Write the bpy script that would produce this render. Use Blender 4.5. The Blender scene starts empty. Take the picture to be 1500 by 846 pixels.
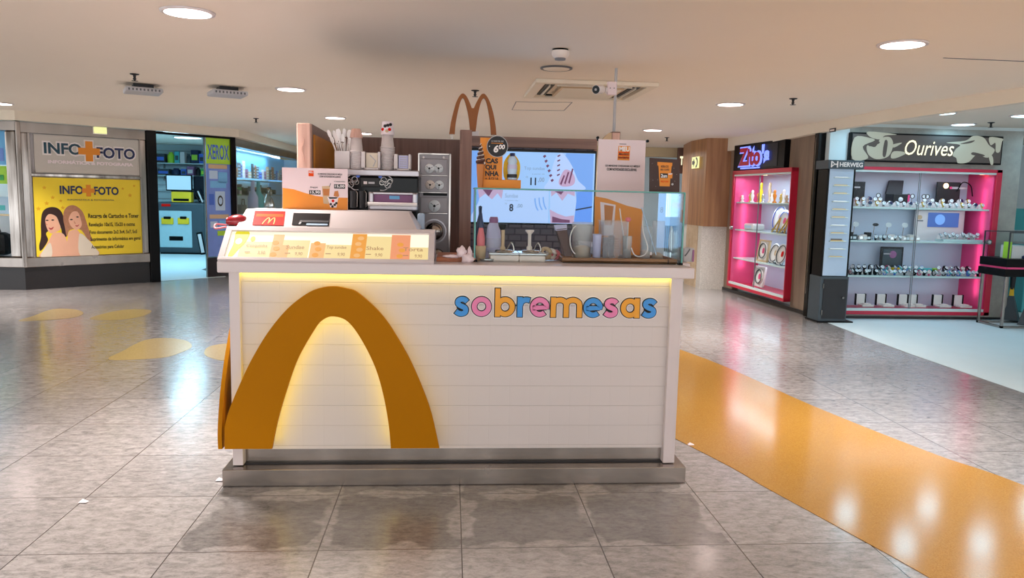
import bpy, bmesh, math, random
from mathutils import Vector, Matrix
random.seed(7)
PI = math.pi
scene = bpy.context.scene
COL = scene.collection

# ------------------------------------------------------------------ camera
FPX, PITCH, ROLL, YAW, EYE = 1129.88, 0.122004, 0.0222685, 0.0809987, 1.4978
_f = Vector((math.sin(YAW)*math.cos(PITCH), math.cos(YAW)*math.cos(PITCH), -math.sin(PITCH)))
_r0 = Vector((math.cos(YAW), -math.sin(YAW), 0)); _u0 = _r0.cross(_f)
_r = _r0*math.cos(ROLL) + _u0*math.sin(ROLL); _u = -_r0*math.sin(ROLL) + _u0*math.cos(ROLL)
CAM = Vector((0, 0, EYE))
cd = bpy.data.cameras.new('camera'); cam = bpy.data.objects.new('camera', cd); COL.objects.link(cam)
cd.sensor_fit = 'HORIZONTAL'; cd.sensor_width = 36; cd.lens = FPX*36/1500; cd.clip_start = 0.05; cd.clip_end = 200
mw = Matrix.Identity(4)
for k in range(3): mw[k][0] = _r[k]; mw[k][1] = _u[k]; mw[k][2] = -_f[k]; mw[k][3] = CAM[k]
cam.matrix_world = mw; scene.camera = cam

# ------------------------------------------------------------------ world, exposure, large lights
scene.view_settings.view_transform = 'Standard'; scene.view_settings.look = 'None'
scene.view_settings.gamma = 1; scene.view_settings.use_curve_mapping = False
scene.view_settings.exposure = 0.22
wd = bpy.data.worlds.new('world'); scene.world = wd; wd.use_nodes = True
wd.node_tree.nodes['Background'].inputs[0].default_value = (0.93, 0.97, 1.0, 1)
wd.node_tree.nodes['Background'].inputs[1].default_value = 2.3
CEIL = 2.48

def lamp(name, loc, energy, color, size=0.2, size_y=None, kind='AREA', rot=(0, 0, 0), spread=None):
    l = bpy.data.lights.new(name, kind); l.energy = energy; l.color = color
    if kind == 'AREA':
        l.shape = 'DISK' if size_y is None else 'RECTANGLE'; l.size = size
        if size_y: l.size_y = size_y
        if spread: l.spread = spread
    else: l.shadow_soft_size = size
    o = bpy.data.objects.new(name, l); o.location = loc; o.rotation_euler = rot; COL.objects.link(o)
    return o
WARM = (1.0, 0.94, 0.88); COOL = (0.36, 0.76, 1.0)
K_MALL = 40; K_SHOP = 3.2; K_DOOR = 15

# ------------------------------------------------------------------ pixel rays onto real planes
def ray(x, y): return _f + (x-750)/FPX*_r - (y-423)/FPX*_u
class Fr:
    """a vertical plane frame: local x along it, local y into it, z up"""
    def __init__(s, ox, oy, th): s.o = Vector((ox, oy, 0)); s.th = th; s.M = Matrix.Translation(s.o) @ Matrix.Rotation(th, 4, 'Z')
    def px(s, x, y, off=0.0):
        n = Vector((-math.sin(s.th), math.cos(s.th), 0)); d = ray(x, y); p0 = s.o + n*off
        t = n.dot(p0-CAM)/n.dot(d); w = s.M.inverted() @ (CAM + d*t)
        return (w.x, w.z)
def fr2(a, b): return Fr(a[0], a[1], math.atan2(b[1]-a[1], b[0]-a[0]))
W0 = Fr(0, 0, 0)
def onz(x, y, z=0.0):
    d = ray(x, y); t = (z-EYE)/d.z; p = CAM + d*t; return (p.x, p.y)
def onY(x, y, Y): return W0.px(x, y, Y)

# ------------------------------------------------------------------ materials
def lin(c): return tuple(((v/255)/12.92 if v/255 <= .04045 else ((v/255+.055)/1.055)**2.4) for v in c)
MATS = {}
def new_mat(name):
    m = bpy.data.materials.new(name); m.use_nodes = True; MATS[name] = m
    return m, m.node_tree.nodes, m.node_tree.links, m.node_tree.nodes['Principled BSDF']
def mat(name, rgb, rough=.5, metal=0, emit=None, es=0, noise=.06, nscale=14, spec=None, coat=0, alpha=None, bump=0):
    m, N, L, b = new_mat(name)
    c = lin(rgb)
    if noise and not es:
        tc = N.new('ShaderNodeTexCoord'); nz = N.new('ShaderNodeTexNoise'); nz.inputs['Scale'].default_value = nscale; nz.inputs['Detail'].default_value = 4
        L.new(tc.outputs['Object'], nz.inputs['Vector'])
        mx = N.new('ShaderNodeMix'); mx.data_type = 'RGBA'; L.new(nz.outputs[0], mx.inputs[0])
        mx.inputs[6].default_value = (*[v*(1-noise) for v in c], 1); mx.inputs[7].default_value = (*[min(1, v*(1+noise)) for v in c], 1)
        L.new(mx.outputs[2], b.inputs['Base Color'])
        if bump:
            bp = N.new('ShaderNodeBump'); bp.inputs['Strength'].default_value = bump; bp.inputs['Distance'].default_value = .01
            L.new(nz.outputs[0], bp.inputs['Height']); L.new(bp.outputs[0], b.inputs['Normal'])
    else: b.inputs['Base Color'].default_value = (*c, 1)
    b.inputs['Roughness'].default_value = rough; b.inputs['Metallic'].default_value = metal
    if spec is not None: b.inputs['Specular IOR Level'].default_value = spec
    if coat: b.inputs['Coat Weight'].default_value = coat
    if es:
        b.inputs['Base Color'].default_value = (*[v*.2 for v in c], 1)
        b.inputs['Emission Color'].default_value = (*lin(emit or rgb), 1); b.inputs['Emission Strength'].default_value = es
    if alpha is not None: b.inputs['Alpha'].default_value = alpha
    return m
def glass(name, tint, gloss=.10, rough=.02, amt=.8):
    m, N, L, b = new_mat(name); N.remove(b); out = N['Material Output']
    t = N.new('ShaderNodeBsdfTransparent'); t.inputs[0].default_value = (*tint, 1)
    g = N.new('ShaderNodeBsdfGlossy'); g.inputs['Roughness'].default_value = rough; g.inputs[0].default_value = (.95, 1, 1, 1)
    lw = N.new('ShaderNodeLayerWeight'); lw.inputs[0].default_value = gloss
    mr = N.new('ShaderNodeMath'); mr.operation = 'MULTIPLY'; mr.inputs[1].default_value = amt; L.new(lw.outputs['Fresnel'], mr.inputs[0])
    mx = N.new('ShaderNodeMixShader'); L.new(mr.outputs[0], mx.inputs[0]); L.new(t.outputs[0], mx.inputs[1]); L.new(g.outputs[0], mx.inputs[2]); L.new(mx.outputs[0], out.inputs[0])
    return m
def clearish(name, rgb, a, rough=.15):
    m, N, L, b = new_mat(name); out = N['Material Output']
    b.inputs['Base Color'].default_value = (*lin(rgb), 1); b.inputs['Roughness'].default_value = rough
    b.inputs['Alpha'].default_value = a
    return m
mat('ceiling paint', (243, 230, 214), .8, noise=.015, nscale=2)
mat('fascia paint', (230, 218, 200), .7, noise=.02, nscale=3)
mat('shop white', (215, 228, 232), .6, noise=.03, nscale=4)
mat('white', (226, 216, 216), .35, noise=.015); mat('white gloss', (240, 232, 230), .18, noise=.01, coat=.4)
mat('slab white', (216, 204, 204), .3, noise=.02, nscale=6)
mat('paper', (240, 226, 230), .6, noise=.01); mat('paper pink', (238, 218, 222), .55, noise=.01)
mat('black', (8, 8, 10), .4, noise=0, spec=.15); mat('black gloss', (6, 6, 8), .2, noise=0, spec=.2); mat('dark', (28, 27, 31), .5); mat('charcoal', (52, 52, 58), .5)
mat('ink', (16, 14, 18), .5, noise=0); mat('grey', (128, 126, 130), .5); mat('light grey', (182, 180, 184), .45); mat('mid grey', (96, 95, 100), .45)
mat('arch gold', (176, 112, 2), .55, spec=.08, noise=.03, nscale=5); mat('arch brown', (158, 88, 22), .45, noise=.05, nscale=5)
mat('letter blue', (52, 145, 224), .35, noise=0); mat('letter pink', (232, 128, 178), .35, noise=0); mat('letter gold', (235, 160, 20), .35, noise=0)
mat('red', (225, 26, 18), .5, noise=.02, spec=.08); mat('deep red', (150, 12, 30), .25, noise=.05, coat=.5); mat('case red', (196, 26, 62), .3, noise=.04); mat('case back', (196, 206, 224), .5, noise=.01); mat('case pink', (232, 70, 130), .5, noise=.05, nscale=4)
mat('orange', (232, 142, 36), .5, noise=.02); mat('orange board', (190, 118, 12), .45, noise=.04, nscale=5); mat('yellow', (246, 200, 30), .5, noise=.02)
mat('red orange', (232, 80, 24), .5, noise=0, spec=.08); mat('brown card', (62, 34, 26), .5, noise=.12, nscale=60)
mat('poster yellow', (244, 214, 50), .5, noise=.05, nscale=4); mat('star yellow', (226, 168, 20), .5, noise=0)
mat('navy', (22, 36, 84), .4, noise=0); mat('teal navy', (14, 62, 80), .35, noise=0)
mat('skin', (232, 178, 150), .5, noise=.05, nscale=9); mat('skin shade', (205, 140, 112), .5, noise=0); mat('hair dark', (52, 26, 26), .5, noise=.3, nscale=30); mat('hair fair', (176, 122, 92), .5, noise=.25, nscale=30); mat('lips', (176, 60, 62), .5, noise=0)
mat('cream cloth', (226, 214, 196), .6, noise=.03)
mat('steel panel', (168, 162, 166), .32, 1, noise=.05, nscale=8)
mat('machine grey', (148, 142, 146), .4, .3, noise=.08, nscale=10)
mat('sign grey', (200, 194, 186), .45, .15, noise=.03)
mat('granite', (26, 22, 24), .3, noise=.5, nscale=60)
mat('slate', (64, 76, 84), .5); mat('cool grey', (180, 208, 214), .4); mat('screen off', (14, 22, 34), .15, noise=0)
mat('amber', (210, 120, 26), .3); mat('choc', (78, 42, 34), .35, noise=.2, nscale=40); mat('cream', (236, 222, 214), .4); mat('wafer', (196, 120, 56), .5)
mat('lavender', (196, 196, 232), .4); mat('rose', (232, 120, 128), .4); mat('tan', (206, 176, 140), .5); mat('mauve', (150, 96, 140), .5)
mat('green', (60, 170, 80), .5); mat('lime', (176, 224, 60), .5); mat('sky blue', (120, 190, 240), .5, noise=0); mat('blue', (70, 110, 210), .5); mat('banner blue', (120, 150, 226), .5, noise=.12, nscale=8)
mat('navy cloth', (30, 44, 80), .6); mat('teal', (80, 190, 196), .4); mat('pale blue', (190, 214, 240), .4, noise=.02); mat('silver', (200, 206, 210), .22, 1, noise=0); mat('gold', (210, 176, 90), .3, 1, noise=0)
mat('dial', (232, 238, 244), .3, noise=0); mat('beige wall', (206, 186, 150), .7, noise=.05, nscale=2); mat('purple brown', (84, 62, 74), .5, noise=.15, nscale=12)
mat('glass edge', (70, 150, 140), .2, noise=0); mat('pale edge', (206, 226, 226), .2, noise=0)
mat('brass', (190, 160, 100), .3, 1, noise=0)
glass('glass', (.96, .985, .985), .12); glass('shop glass', (.97, .99, .99), .07, amt=.4); glass('smoked glass', (.9, .93, .94), .14)
clearish('clear plastic', (240, 242, 255), .16, .08); clearish('milky plastic', (252, 252, 255), .22, .2)
# things that give off light
mat('lamp glow', (255, 244, 240), emit=(255, 240, 236), es=14); mat('shop glow', (230, 250, 255), emit=(200, 240, 255), es=6)
mat('led yellow', (255, 224, 60), emit=(255, 226, 50), es=6); mat('led yellow faint', (255, 224, 60), emit=(255, 226, 50), es=1.5); mat('led yellow edge', (255, 224, 60), emit=(255, 226, 50), es=5)
mat('neon blue', (120, 130, 255), emit=(110, 130, 255), es=1.7); mat('neon red', (200, 14, 60), emit=(180, 10, 50), es=.35)
mat('box white', (200, 196, 180), emit=(255, 246, 214), es=.95); mat('box cream', (180, 168, 130), emit=(252, 226, 160), es=.75); mat('box yellow', (190, 180, 50), emit=(246, 232, 50), es=.7)
mat('box peach', (190, 150, 100), emit=(252, 192, 124), es=.7); mat('box orange', (190, 130, 60), emit=(250, 170, 72), es=.7); mat('box ink', (196, 150, 110), emit=(196, 150, 110), es=.6); mat('box rose', (190, 130, 100), emit=(252, 164, 120), es=.7)
mat('tv sky', (160, 205, 252), emit=(116, 168, 245), es=.75); mat('tv pale', (205, 232, 252), emit=(150, 196, 250), es=.78); mat('tv blue', (112, 165, 240), emit=(92, 145, 235), es=.85); mat('tv white', (235, 240, 252), emit=(168, 200, 250), es=.82)
mat('tv ink', (30, 44, 70), emit=(30, 44, 70), es=.5); mat('tv grey', (140, 165, 200), emit=(140, 165, 200), es=.7); mat('tv rose', (200, 170, 205), emit=(196, 168, 204), es=.75); mat('tv wine', (120, 70, 110), emit=(120, 70, 110), es=.6)
mat('small screen', (110, 150, 225), emit=(80, 120, 210), es=.45); mat('sign white', (255, 255, 240), emit=(255, 248, 200), es=1.1); mat('monitor', (150, 205, 235), emit=(150, 205, 235), es=.9)
mat('sign image', (190, 192, 176), emit=(200, 204, 186), es=.42); mat('sign taupe', (92, 84, 80), emit=(92, 84, 80), es=.35)
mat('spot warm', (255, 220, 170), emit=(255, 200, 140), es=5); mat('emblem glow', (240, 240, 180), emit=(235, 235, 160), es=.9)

def wood(name, c1, c2, sc=(30, 30, 1.2), rough=.45):
    m, N, L, b = new_mat(name)
    tc = N.new('ShaderNodeTexCoord'); mp = N.new('ShaderNodeMapping'); mp.inputs['Scale'].default_value = sc
    nz = N.new('ShaderNodeTexNoise'); nz.inputs['Scale'].default_value = 1.4; nz.inputs['Detail'].default_value = 5
    cr = N.new('ShaderNodeValToRGB'); cr.color_ramp.elements[0].position = .35; cr.color_ramp.elements[1].position = .68
    cr.color_ramp.elements[0].color = (*lin(c1), 1); cr.color_ramp.elements[1].color = (*lin(c2), 1)
    L.new(tc.outputs['Object'], mp.inputs[0]); L.new(mp.outputs[0], nz.inputs['Vector']); L.new(nz.outputs[0], cr.inputs[0]); L.new(cr.outputs[0], b.inputs['Base Color'])
    b.inputs['Roughness'].default_value = rough
wood('walnut', (96, 64, 54), (122, 86, 74)); wood('post wood', (128, 92, 80), (152, 114, 100)); wood('pink wood', (205, 160, 144), (226, 184, 168))
wood('tray wood', (128, 80, 34), (158, 104, 50), (2, 20, 20)); wood('pillar wood', (146, 98, 62), (178, 128, 84), (9, 9, .6)); wood('panel ply', (120, 100, 84), (146, 124, 104), (5, 5, .8), .6)
wood('orange wood', (170, 96, 56), (196, 120, 76), (2, 20, 20)); wood('frame wood', (122, 92, 82), (146, 112, 100), (1.2, 30, 30))

def M_(N, op, *a):
    n = N.new('ShaderNodeMath'); n.operation = op
    for i, v in enumerate(a):
        if isinstance(v, (int, float)): n.inputs[i].default_value = v
        else: n.id_data.links.new(v, n.inputs[i])
    return n.outputs[0]
def metal(name, c1, c2, sc, rough):
    m, N, L, b = new_mat(name)
    tc = N.new('ShaderNodeTexCoord'); mp = N.new('ShaderNodeMapping'); mp.inputs['Scale'].default_value = sc
    nz = N.new('ShaderNodeTexNoise'); nz.inputs['Scale'].default_value = 1; nz.inputs['Detail'].default_value = 3
    L.new(tc.outputs['Object'], mp.inputs[0]); L.new(mp.outputs[0], nz.inputs['Vector'])
    cr = N.new('ShaderNodeValToRGB'); cr.color_ramp.elements[0].position = .35; cr.color_ramp.elements[1].position = .65
    cr.color_ramp.elements[0].color = (*lin(c1), 1); cr.color_ramp.elements[1].color = (*lin(c2), 1)
    L.new(nz.outputs[0], cr.inputs[0]); L.new(cr.outputs[0], b.inputs['Base Color'])
    L.new(M_(N, 'ADD', rough-.08, M_(N, 'MULTIPLY', nz.outputs[0], .16)), b.inputs['Roughness']); b.inputs['Metallic'].default_value = 1
def stone(name, c1, c2, scale, rough=.6):
    m, N, L, b = new_mat(name)
    tc = N.new('ShaderNodeTexCoord'); nz = N.new('ShaderNodeTexNoise'); nz.inputs['Scale'].default_value = scale; nz.inputs['Detail'].default_value = 8; nz.inputs['Roughness'].default_value = .7
    cr = N.new('ShaderNodeValToRGB'); cr.color_ramp.elements[0].position = .38; cr.color_ramp.elements[1].position = .62
    cr.color_ramp.elements[0].color = (*lin(c1), 1); cr.color_ramp.elements[1].color = (*lin(c2), 1)
    L.new(tc.outputs['Object'], nz.inputs['Vector']); L.new(nz.outputs[0], cr.inputs[0]); L.new(cr.outputs[0], b.inputs['Base Color']); b.inputs['Roughness'].default_value = rough
metal('steel', (148, 140, 134), (168, 159, 153), (3.5, 3.5, 1), .24); metal('chrome', (112, 104, 98), (196, 188, 182), (9, 9, .8), .16)
stone('pebble stone', (186, 180, 172), (218, 212, 204), 70); stone('beige stone', (186, 160, 130), (206, 182, 152), 6)
stone('terrazzo', (158, 112, 44), (184, 138, 66), 170, .14); stone('inlay', (172, 150, 104), (188, 166, 120), 60, .2)
stone('concrete', (150, 148, 142), (172, 170, 162), 3, .7)

def floor_mat():
    m, N, L, b = new_mat('stone floor tiles')
    tc = N.new('ShaderNodeTexCoord'); sp = N.new('ShaderNodeSeparateXYZ'); L.new(tc.outputs['Object'], sp.inputs[0])
    u = M_(N, 'DIVIDE', M_(N, 'ADD', sp.outputs[0], 1.7365+60), .6); v = M_(N, 'DIVIDE', M_(N, 'ADD', sp.outputs[1], -3.1252+60), .6)
    du = M_(N, 'PINGPONG', u, .5); dv = M_(N, 'PINGPONG', v, .5); d = M_(N, 'MINIMUM', du, dv)
    line = M_(N, 'LESS_THAN', d, .0042)
    cell = N.new('ShaderNodeCombineXYZ'); L.new(M_(N, 'FLOOR', u), cell.inputs[0]); L.new(M_(N, 'FLOOR', v), cell.inputs[1])
    wn = N.new('ShaderNodeTexWhiteNoise'); wn.noise_dimensions = '3D'; L.new(cell.outputs[0], wn.inputs['Vector'])
    # streaky stone, offset per tile
    off = N.new('ShaderNodeVectorMath'); off.operation = 'MULTIPLY_ADD'; L.new(wn.outputs['Color'], off.inputs[0]); off.inputs[1].default_value = (7, 7, 7); L.new(tc.outputs['Object'], off.inputs[2])
    mp = N.new('ShaderNodeMapping'); mp.inputs['Scale'].default_value = (9, 17, 9); mp.inputs['Rotation'].default_value = (0, 0, .25); L.new(off.outputs[0], mp.inputs[0])
    n1 = N.new('ShaderNodeTexNoise'); n1.inputs['Scale'].default_value = 1.6; n1.inputs['Detail'].default_value = 10; n1.inputs['Roughness'].default_value = .82; n1.inputs['Distortion'].default_value = .35; L.new(mp.outputs[0], n1.inputs['Vector'])
    cr = N.new('ShaderNodeValToRGB'); e = cr.color_ramp.elements
    e[0].position = .33; e[0].color = (*lin((108, 104, 105)), 1); e[1].position = .66; e[1].color = (*lin((182, 176, 175)), 1)
    x = e.new(.5); x.color = (*lin((156, 150, 150)), 1); L.new(n1.outputs[0], cr.inputs[0])
    n2 = N.new('ShaderNodeTexNoise'); n2.inputs['Scale'].default_value = 55; n2.inputs['Detail'].default_value = 4; L.new(mp.outputs[0], n2.inputs['Vector']); n2.inputs['Scale'].default_value = 9
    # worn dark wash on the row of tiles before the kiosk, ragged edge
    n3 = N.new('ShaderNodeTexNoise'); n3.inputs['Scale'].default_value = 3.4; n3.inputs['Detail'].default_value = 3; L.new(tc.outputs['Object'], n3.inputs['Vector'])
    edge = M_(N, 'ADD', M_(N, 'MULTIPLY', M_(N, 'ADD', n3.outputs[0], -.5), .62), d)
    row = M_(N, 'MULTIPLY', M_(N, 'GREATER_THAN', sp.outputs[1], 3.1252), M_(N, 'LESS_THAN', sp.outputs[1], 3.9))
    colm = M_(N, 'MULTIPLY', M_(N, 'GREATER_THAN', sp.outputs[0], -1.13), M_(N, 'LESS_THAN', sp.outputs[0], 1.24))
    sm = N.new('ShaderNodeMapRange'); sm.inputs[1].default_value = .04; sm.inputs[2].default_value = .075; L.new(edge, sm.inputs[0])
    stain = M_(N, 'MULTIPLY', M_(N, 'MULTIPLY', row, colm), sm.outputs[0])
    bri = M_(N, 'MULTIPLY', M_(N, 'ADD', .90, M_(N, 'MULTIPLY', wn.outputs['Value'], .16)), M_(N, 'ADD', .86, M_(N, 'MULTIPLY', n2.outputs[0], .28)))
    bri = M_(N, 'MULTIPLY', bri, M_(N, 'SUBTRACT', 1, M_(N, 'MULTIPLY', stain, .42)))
    sc = N.new('ShaderNodeVectorMath'); sc.operation = 'SCALE'; L.new(cr.outputs[0], sc.inputs[0]); L.new(bri, sc.inputs['Scale'])
    mx = N.new('ShaderNodeMix'); mx.data_type = 'RGBA'; L.new(line, mx.inputs[0]); L.new(sc.outputs[0], mx.inputs[6]); mx.inputs[7].default_value = (*lin((62, 54, 54)), 1)
    L.new(mx.outputs[2], b.inputs['Base Color'])
    L.new(M_(N, 'ADD', .13, M_(N, 'MULTIPLY', n1.outputs[0], .16)), b.inputs['Roughness'])
    b.inputs['Coat Weight'].default_value = .55; b.inputs['Coat Roughness'].default_value = .13
    bp = N.new('ShaderNodeBump'); bp.inputs['Strength'].default_value = .12; bp.inputs['Distance'].default_value = .004; L.new(n2.outputs[0], bp.inputs['Height']); L.new(bp.outputs[0], b.inputs['Normal'])
floor_mat()
def panel_mat():
    m, N, L, b = new_mat('white tiled panel')
    tc = N.new('ShaderNodeTexCoord'); sp = N.new('ShaderNodeSeparateXYZ'); L.new(tc.outputs['Object'], sp.inputs[0])
    z = M_(N, 'DIVIDE', M_(N, 'ADD', sp.outputs[2], 10.04), .1065); x = M_(N, 'DIVIDE', M_(N, 'ADD', sp.outputs[0], 20), .1065)
    dz = M_(N, 'PINGPONG', z, .5); dx = M_(N, 'PINGPONG', x, .5)
    hz = N.new('ShaderNodeMapRange'); hz.inputs[1].default_value = 0; hz.inputs[2].default_value = .03; L.new(dz, hz.inputs[0])
    hx = N.new('ShaderNodeMapRange'); hx.inputs[1].default_value = 0; hx.inputs[2].default_value = .015; L.new(dx, hx.inputs[0])
    nz = N.new('ShaderNodeTexNoise'); nz.inputs['Scale'].default_value = 1.5; L.new(tc.outputs['Object'], nz.inputs['Vector'])
    h = M_(N, 'ADD', hz.outputs[0], M_(N, 'MULTIPLY', hx.outputs[0], M_(N, 'MULTIPLY', nz.outputs[0], .5)))
    bp = N.new('ShaderNodeBump'); bp.inputs['Strength'].default_value = .5; bp.inputs['Distance'].default_value = .003; L.new(h, bp.inputs['Height']); L.new(bp.outputs[0], b.inputs['Normal'])
    mx = N.new('ShaderNodeMix'); mx.data_type = 'RGBA'; L.new(M_(N, 'MULTIPLY', h, .7), mx.inputs[0]); mx.inputs[6].default_value = (*lin((200, 190, 186)), 1); mx.inputs[7].default_value = (*lin((216, 206, 203)), 1)
    L.new(mx.outputs[2], b.inputs['Base Color']); b.inputs['Roughness'].default_value = .38
panel_mat()
def backsplash_mat():
    m, N, L, b = new_mat('grey splash tiles')
    tc = N.new('ShaderNodeTexCoord'); mp = N.new('ShaderNodeMapping'); mp.inputs['Rotation'].default_value = (PI/2, 0, 0); L.new(tc.outputs['Object'], mp.inputs[0])
    br = N.new('ShaderNodeTexBrick'); br.inputs['Scale'].default_value = 5; L.new(mp.outputs[0], br.inputs['Vector'])
    br.inputs['Color1'].default_value = (*lin((96, 88, 108)), 1); br.inputs['Color2'].default_value = (*lin((120, 108, 122)), 1); br.inputs['Mortar'].default_value = (*lin((70, 62, 78)), 1); br.inputs['Mortar Size'].default_value = .03
    L.new(br.outputs[0], b.inputs['Base Color']); b.inputs['Roughness'].default_value = .4
backsplash_mat()

# ------------------------------------------------------------------ mesh builder
def spl(pts, n=8, closed=False):
    """Catmull-Rom through 2D or 3D points"""
    out = []; P = [Vector(p) for p in pts]; c = len(P)
    for i in range(c if closed else c-1):
        p0 = P[i-1] if (closed or i > 0) else P[0]; p1 = P[i]; p2 = P[(i+1) % c]; p3 = P[(i+2) % c] if (closed or i+2 < c) else P[-1]
        for k in range(n):
            t = k/n; out.append(.5*((2*p1)+(p2-p0)*t+(2*p0-5*p1+4*p2-p3)*t*t+(3*p1-p0-3*p2+p3)*t**3))
    if not closed: out.append(P[-1])
    return [tuple(p) for p in out]
_tcache = {}
class MB:
    def __init__(s): s.v = []; s.f = []; s.m = []; s.sm = []; s.T = None
    def add(s, vs, fs, mt, smooth=False):
        o = len(s.v)
        for p in vs:
            p = Vector(p); s.v.append(s.T @ p if s.T else p)
        for f in fs: s.f.append(tuple(i+o for i in f)); s.m.append(mt); s.sm.append(smooth)
        return s
    def box(s, x0, x1, y0, y1, z0, z1, mt, bev=0):
        if x1 < x0: x0, x1 = x1, x0
        if y1 < y0: y0, y1 = y1, y0
        if z1 < z0: z0, z1 = z1, z0
        if not bev:
            vs = [(x, y, z) for x in (x0, x1) for y in (y0, y1) for z in (z0, z1)]
            return s.add(vs, [(0, 1, 3, 2), (4, 6, 7, 5), (0, 4, 5, 1), (2, 3, 7, 6), (0, 2, 6, 4), (1, 5, 7, 3)], mt)
        bm = bmesh.new(); bmesh.ops.create_cube(bm, size=1)
        for v in bm.verts: v.co = Vector(((x0+x1)/2+v.co.x*(x1-x0), (y0+y1)/2+v.co.y*(y1-y0), (z0+z1)/2+v.co.z*(z1-z0)))
        bev = min(bev, .45*min(x1-x0, y1-y0, z1-z0))
        bmesh.ops.bevel(bm, geom=list(bm.edges), offset=bev, segments=2, affect='EDGES', profile=.5)
        bm.verts.index_update(); s.add([v.co.copy() for v in bm.verts], [[v.index for v in f.verts] for f in bm.faces], mt); bm.free(); return s
    def hexa(s, b, t, mt):
        """four bottom points, four top points"""
        return s.add(list(b)+list(t), [(3, 2, 1, 0), (4, 5, 6, 7), (0, 1, 5, 4), (1, 2, 6, 5), (2, 3, 7, 6), (3, 0, 4, 7)], mt)
    def cyl(s, p0, p1, r0, mt, r1=None, n=20, smooth=True):
        r1 = r0 if r1 is None else r1; a = Vector(p0); b = Vector(p1); d = (b-a).normalized()
        x = d.orthogonal().normalized(); y = d.cross(x); vs = []
        for c, r in ((a, r0), (b, r1)):
            for k in range(n): t = 2*PI*k/n; vs.append(c+x*r*math.cos(t)+y*r*math.sin(t))
        s.add(vs, [(k, (k+1) % n, n+(k+1) % n, n+k) for k in range(n)], mt, smooth)
        s.add(vs[:n], [tuple(reversed(range(n)))], mt); s.add(vs[n:], [tuple(range(n))], mt); return s
    def lathe(s, prof, c, mt, n=24, smooth=True, ax='z'):
        vs = []; c = Vector(c)
        for r, h in prof:
            for k in range(n):
                t = 2*PI*k/n
                q = Vector((r*math.cos(t), r*math.sin(t), h)) if ax == 'z' else Vector((r*math.cos(t), h, r*math.sin(t)))
                vs.append(c+q)
        fs = [(i*n+k, i*n+(k+1) % n, (i+1)*n+(k+1) % n, (i+1)*n+k) for i in range(len(prof)-1) for k in range(n)]
        s.add(vs, fs, mt, smooth)
        if prof[0][0] > 1e-5: s.add(vs[:n], [tuple(range(n))], mt)
        if prof[-1][0] > 1e-5: s.add(vs[-n:], [tuple(range(n))], mt)
        return s
    def tube(s, pts, r, mt, n=8, closed=False):
        P = [Vector(p) for p in pts]; vs = []; c = len(P)
        rr = r if isinstance(r, (list, tuple)) else [r]*c
        for i, p in enumerate(P):
            d = ((P[(i+1) % c] if (closed or i+1 < c) else P[i])-(P[i-1] if (closed or i > 0) else P[i])).normalized()
            x = d.cross(Vector((.13, .31, .94))).normalized(); y = d.cross(x)
            for k in range(n): t = 2*PI*k/n; vs.append(p+x*rr[i]*math.cos(t)+y*rr[i]*math.sin(t))
        fs = [(i*n+k, i*n+(k+1) % n, ((i+1) % c)*n+(k+1) % n, ((i+1) % c)*n+k) for i in range(c if closed else c-1) for k in range(n)]
        s.add(vs, fs, mt, True)
        if not closed: s.add(vs[:n], [tuple(range(n))], mt); s.add(vs[-n:], [tuple(range(n))], mt)
        return s
    def sph(s, c, r, mt, n=16, m=10):
        r = r if isinstance(r, (list, tuple)) else (r, r, r)
        prof = [(math.sin(PI*i/m), -math.cos(PI*i/m)) for i in range(m+1)]; vs = []
        for a, h in prof:
            for k in range(n): t = 2*PI*k/n; vs.append((c[0]+r[0]*a*math.cos(t), c[1]+r[1]*a*math.sin(t), c[2]+r[2]*h))
        return s.add(vs, [(i*n+k, i*n+(k+1) % n, (i+1)*n+(k+1) % n, (i+1)*n+k) for i in range(m) for k in range(n)], mt, True)
    def prism(s, pts, y0, y1, mt, smt=None):
        """outline in (x, z), front at y0, back at y1"""
        n = len(pts); vs = [(p[0], y0, p[1]) for p in pts]+[(p[0], y1, p[1]) for p in pts]
        s.add(vs, [tuple(range(n)), tuple(reversed(range(n, 2*n)))], mt)
        return s.add(vs, [(i, n+i, n+(i+1) % n, (i+1) % n) for i in range(n)], smt or mt)
    def disc(s, x, z, rx, rz, y0, y1, mt, n=28): return s.prism([(x+rx*math.cos(2*PI*k/n), z+rz*math.sin(2*PI*k/n)) for k in range(n)], y0, y1, mt)
    def ringd(s, x, z, r, w, y0, y1, mt, n=32, a0=0, a1=2*PI):
        full = abs(a1-a0-2*PI) < 1e-6
        s.stroke([(x+r*math.cos(a0+(a1-a0)*k/n), z+r*math.sin(a0+(a1-a0)*k/n)) for k in range(n+1)], w, y0, y1, mt, caps=not full); return s
    def stroke(s, pts, w, y0, y1, mt, caps=True):
        """a thick line as one ribbon in the (x, z) plane, with a front, a back and edges"""
        P = [Vector((p[0], p[1])) for p in pts]; n = len(P); L = []; R = []
        closed = (P[0]-P[-1]).length < 1e-6
        for i, p in enumerate(P):
            if closed and i in (0, n-1): d = (P[1]-P[0]).normalized()+(P[-1]-P[-2]).normalized()
            else:
                d = Vector((0, 0))
                if i+1 < n: d += (P[i+1]-P[i]).normalized()
                if i > 0: d += (P[i]-P[i-1]).normalized()
            if d.length < 1e-9: d = Vector((1, 0))
            d.normalize(); q = Vector((-d.y, d.x))*w/2; L.append(p+q); R.append(p-q)
        vs = []
        for i in range(n): vs += [(L[i].x, y0, L[i].y), (R[i].x, y0, R[i].y), (L[i].x, y1, L[i].y), (R[i].x, y1, R[i].y)]
        fs = []
        for i in range(n-1):
            a = 4*i; b = a+4; fs += [(a, a+1, b+1, b), (a+2, b+2, b+3, a+3), (a, b, b+2, a+2), (a+1, a+3, b+3, b+1)]
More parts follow.
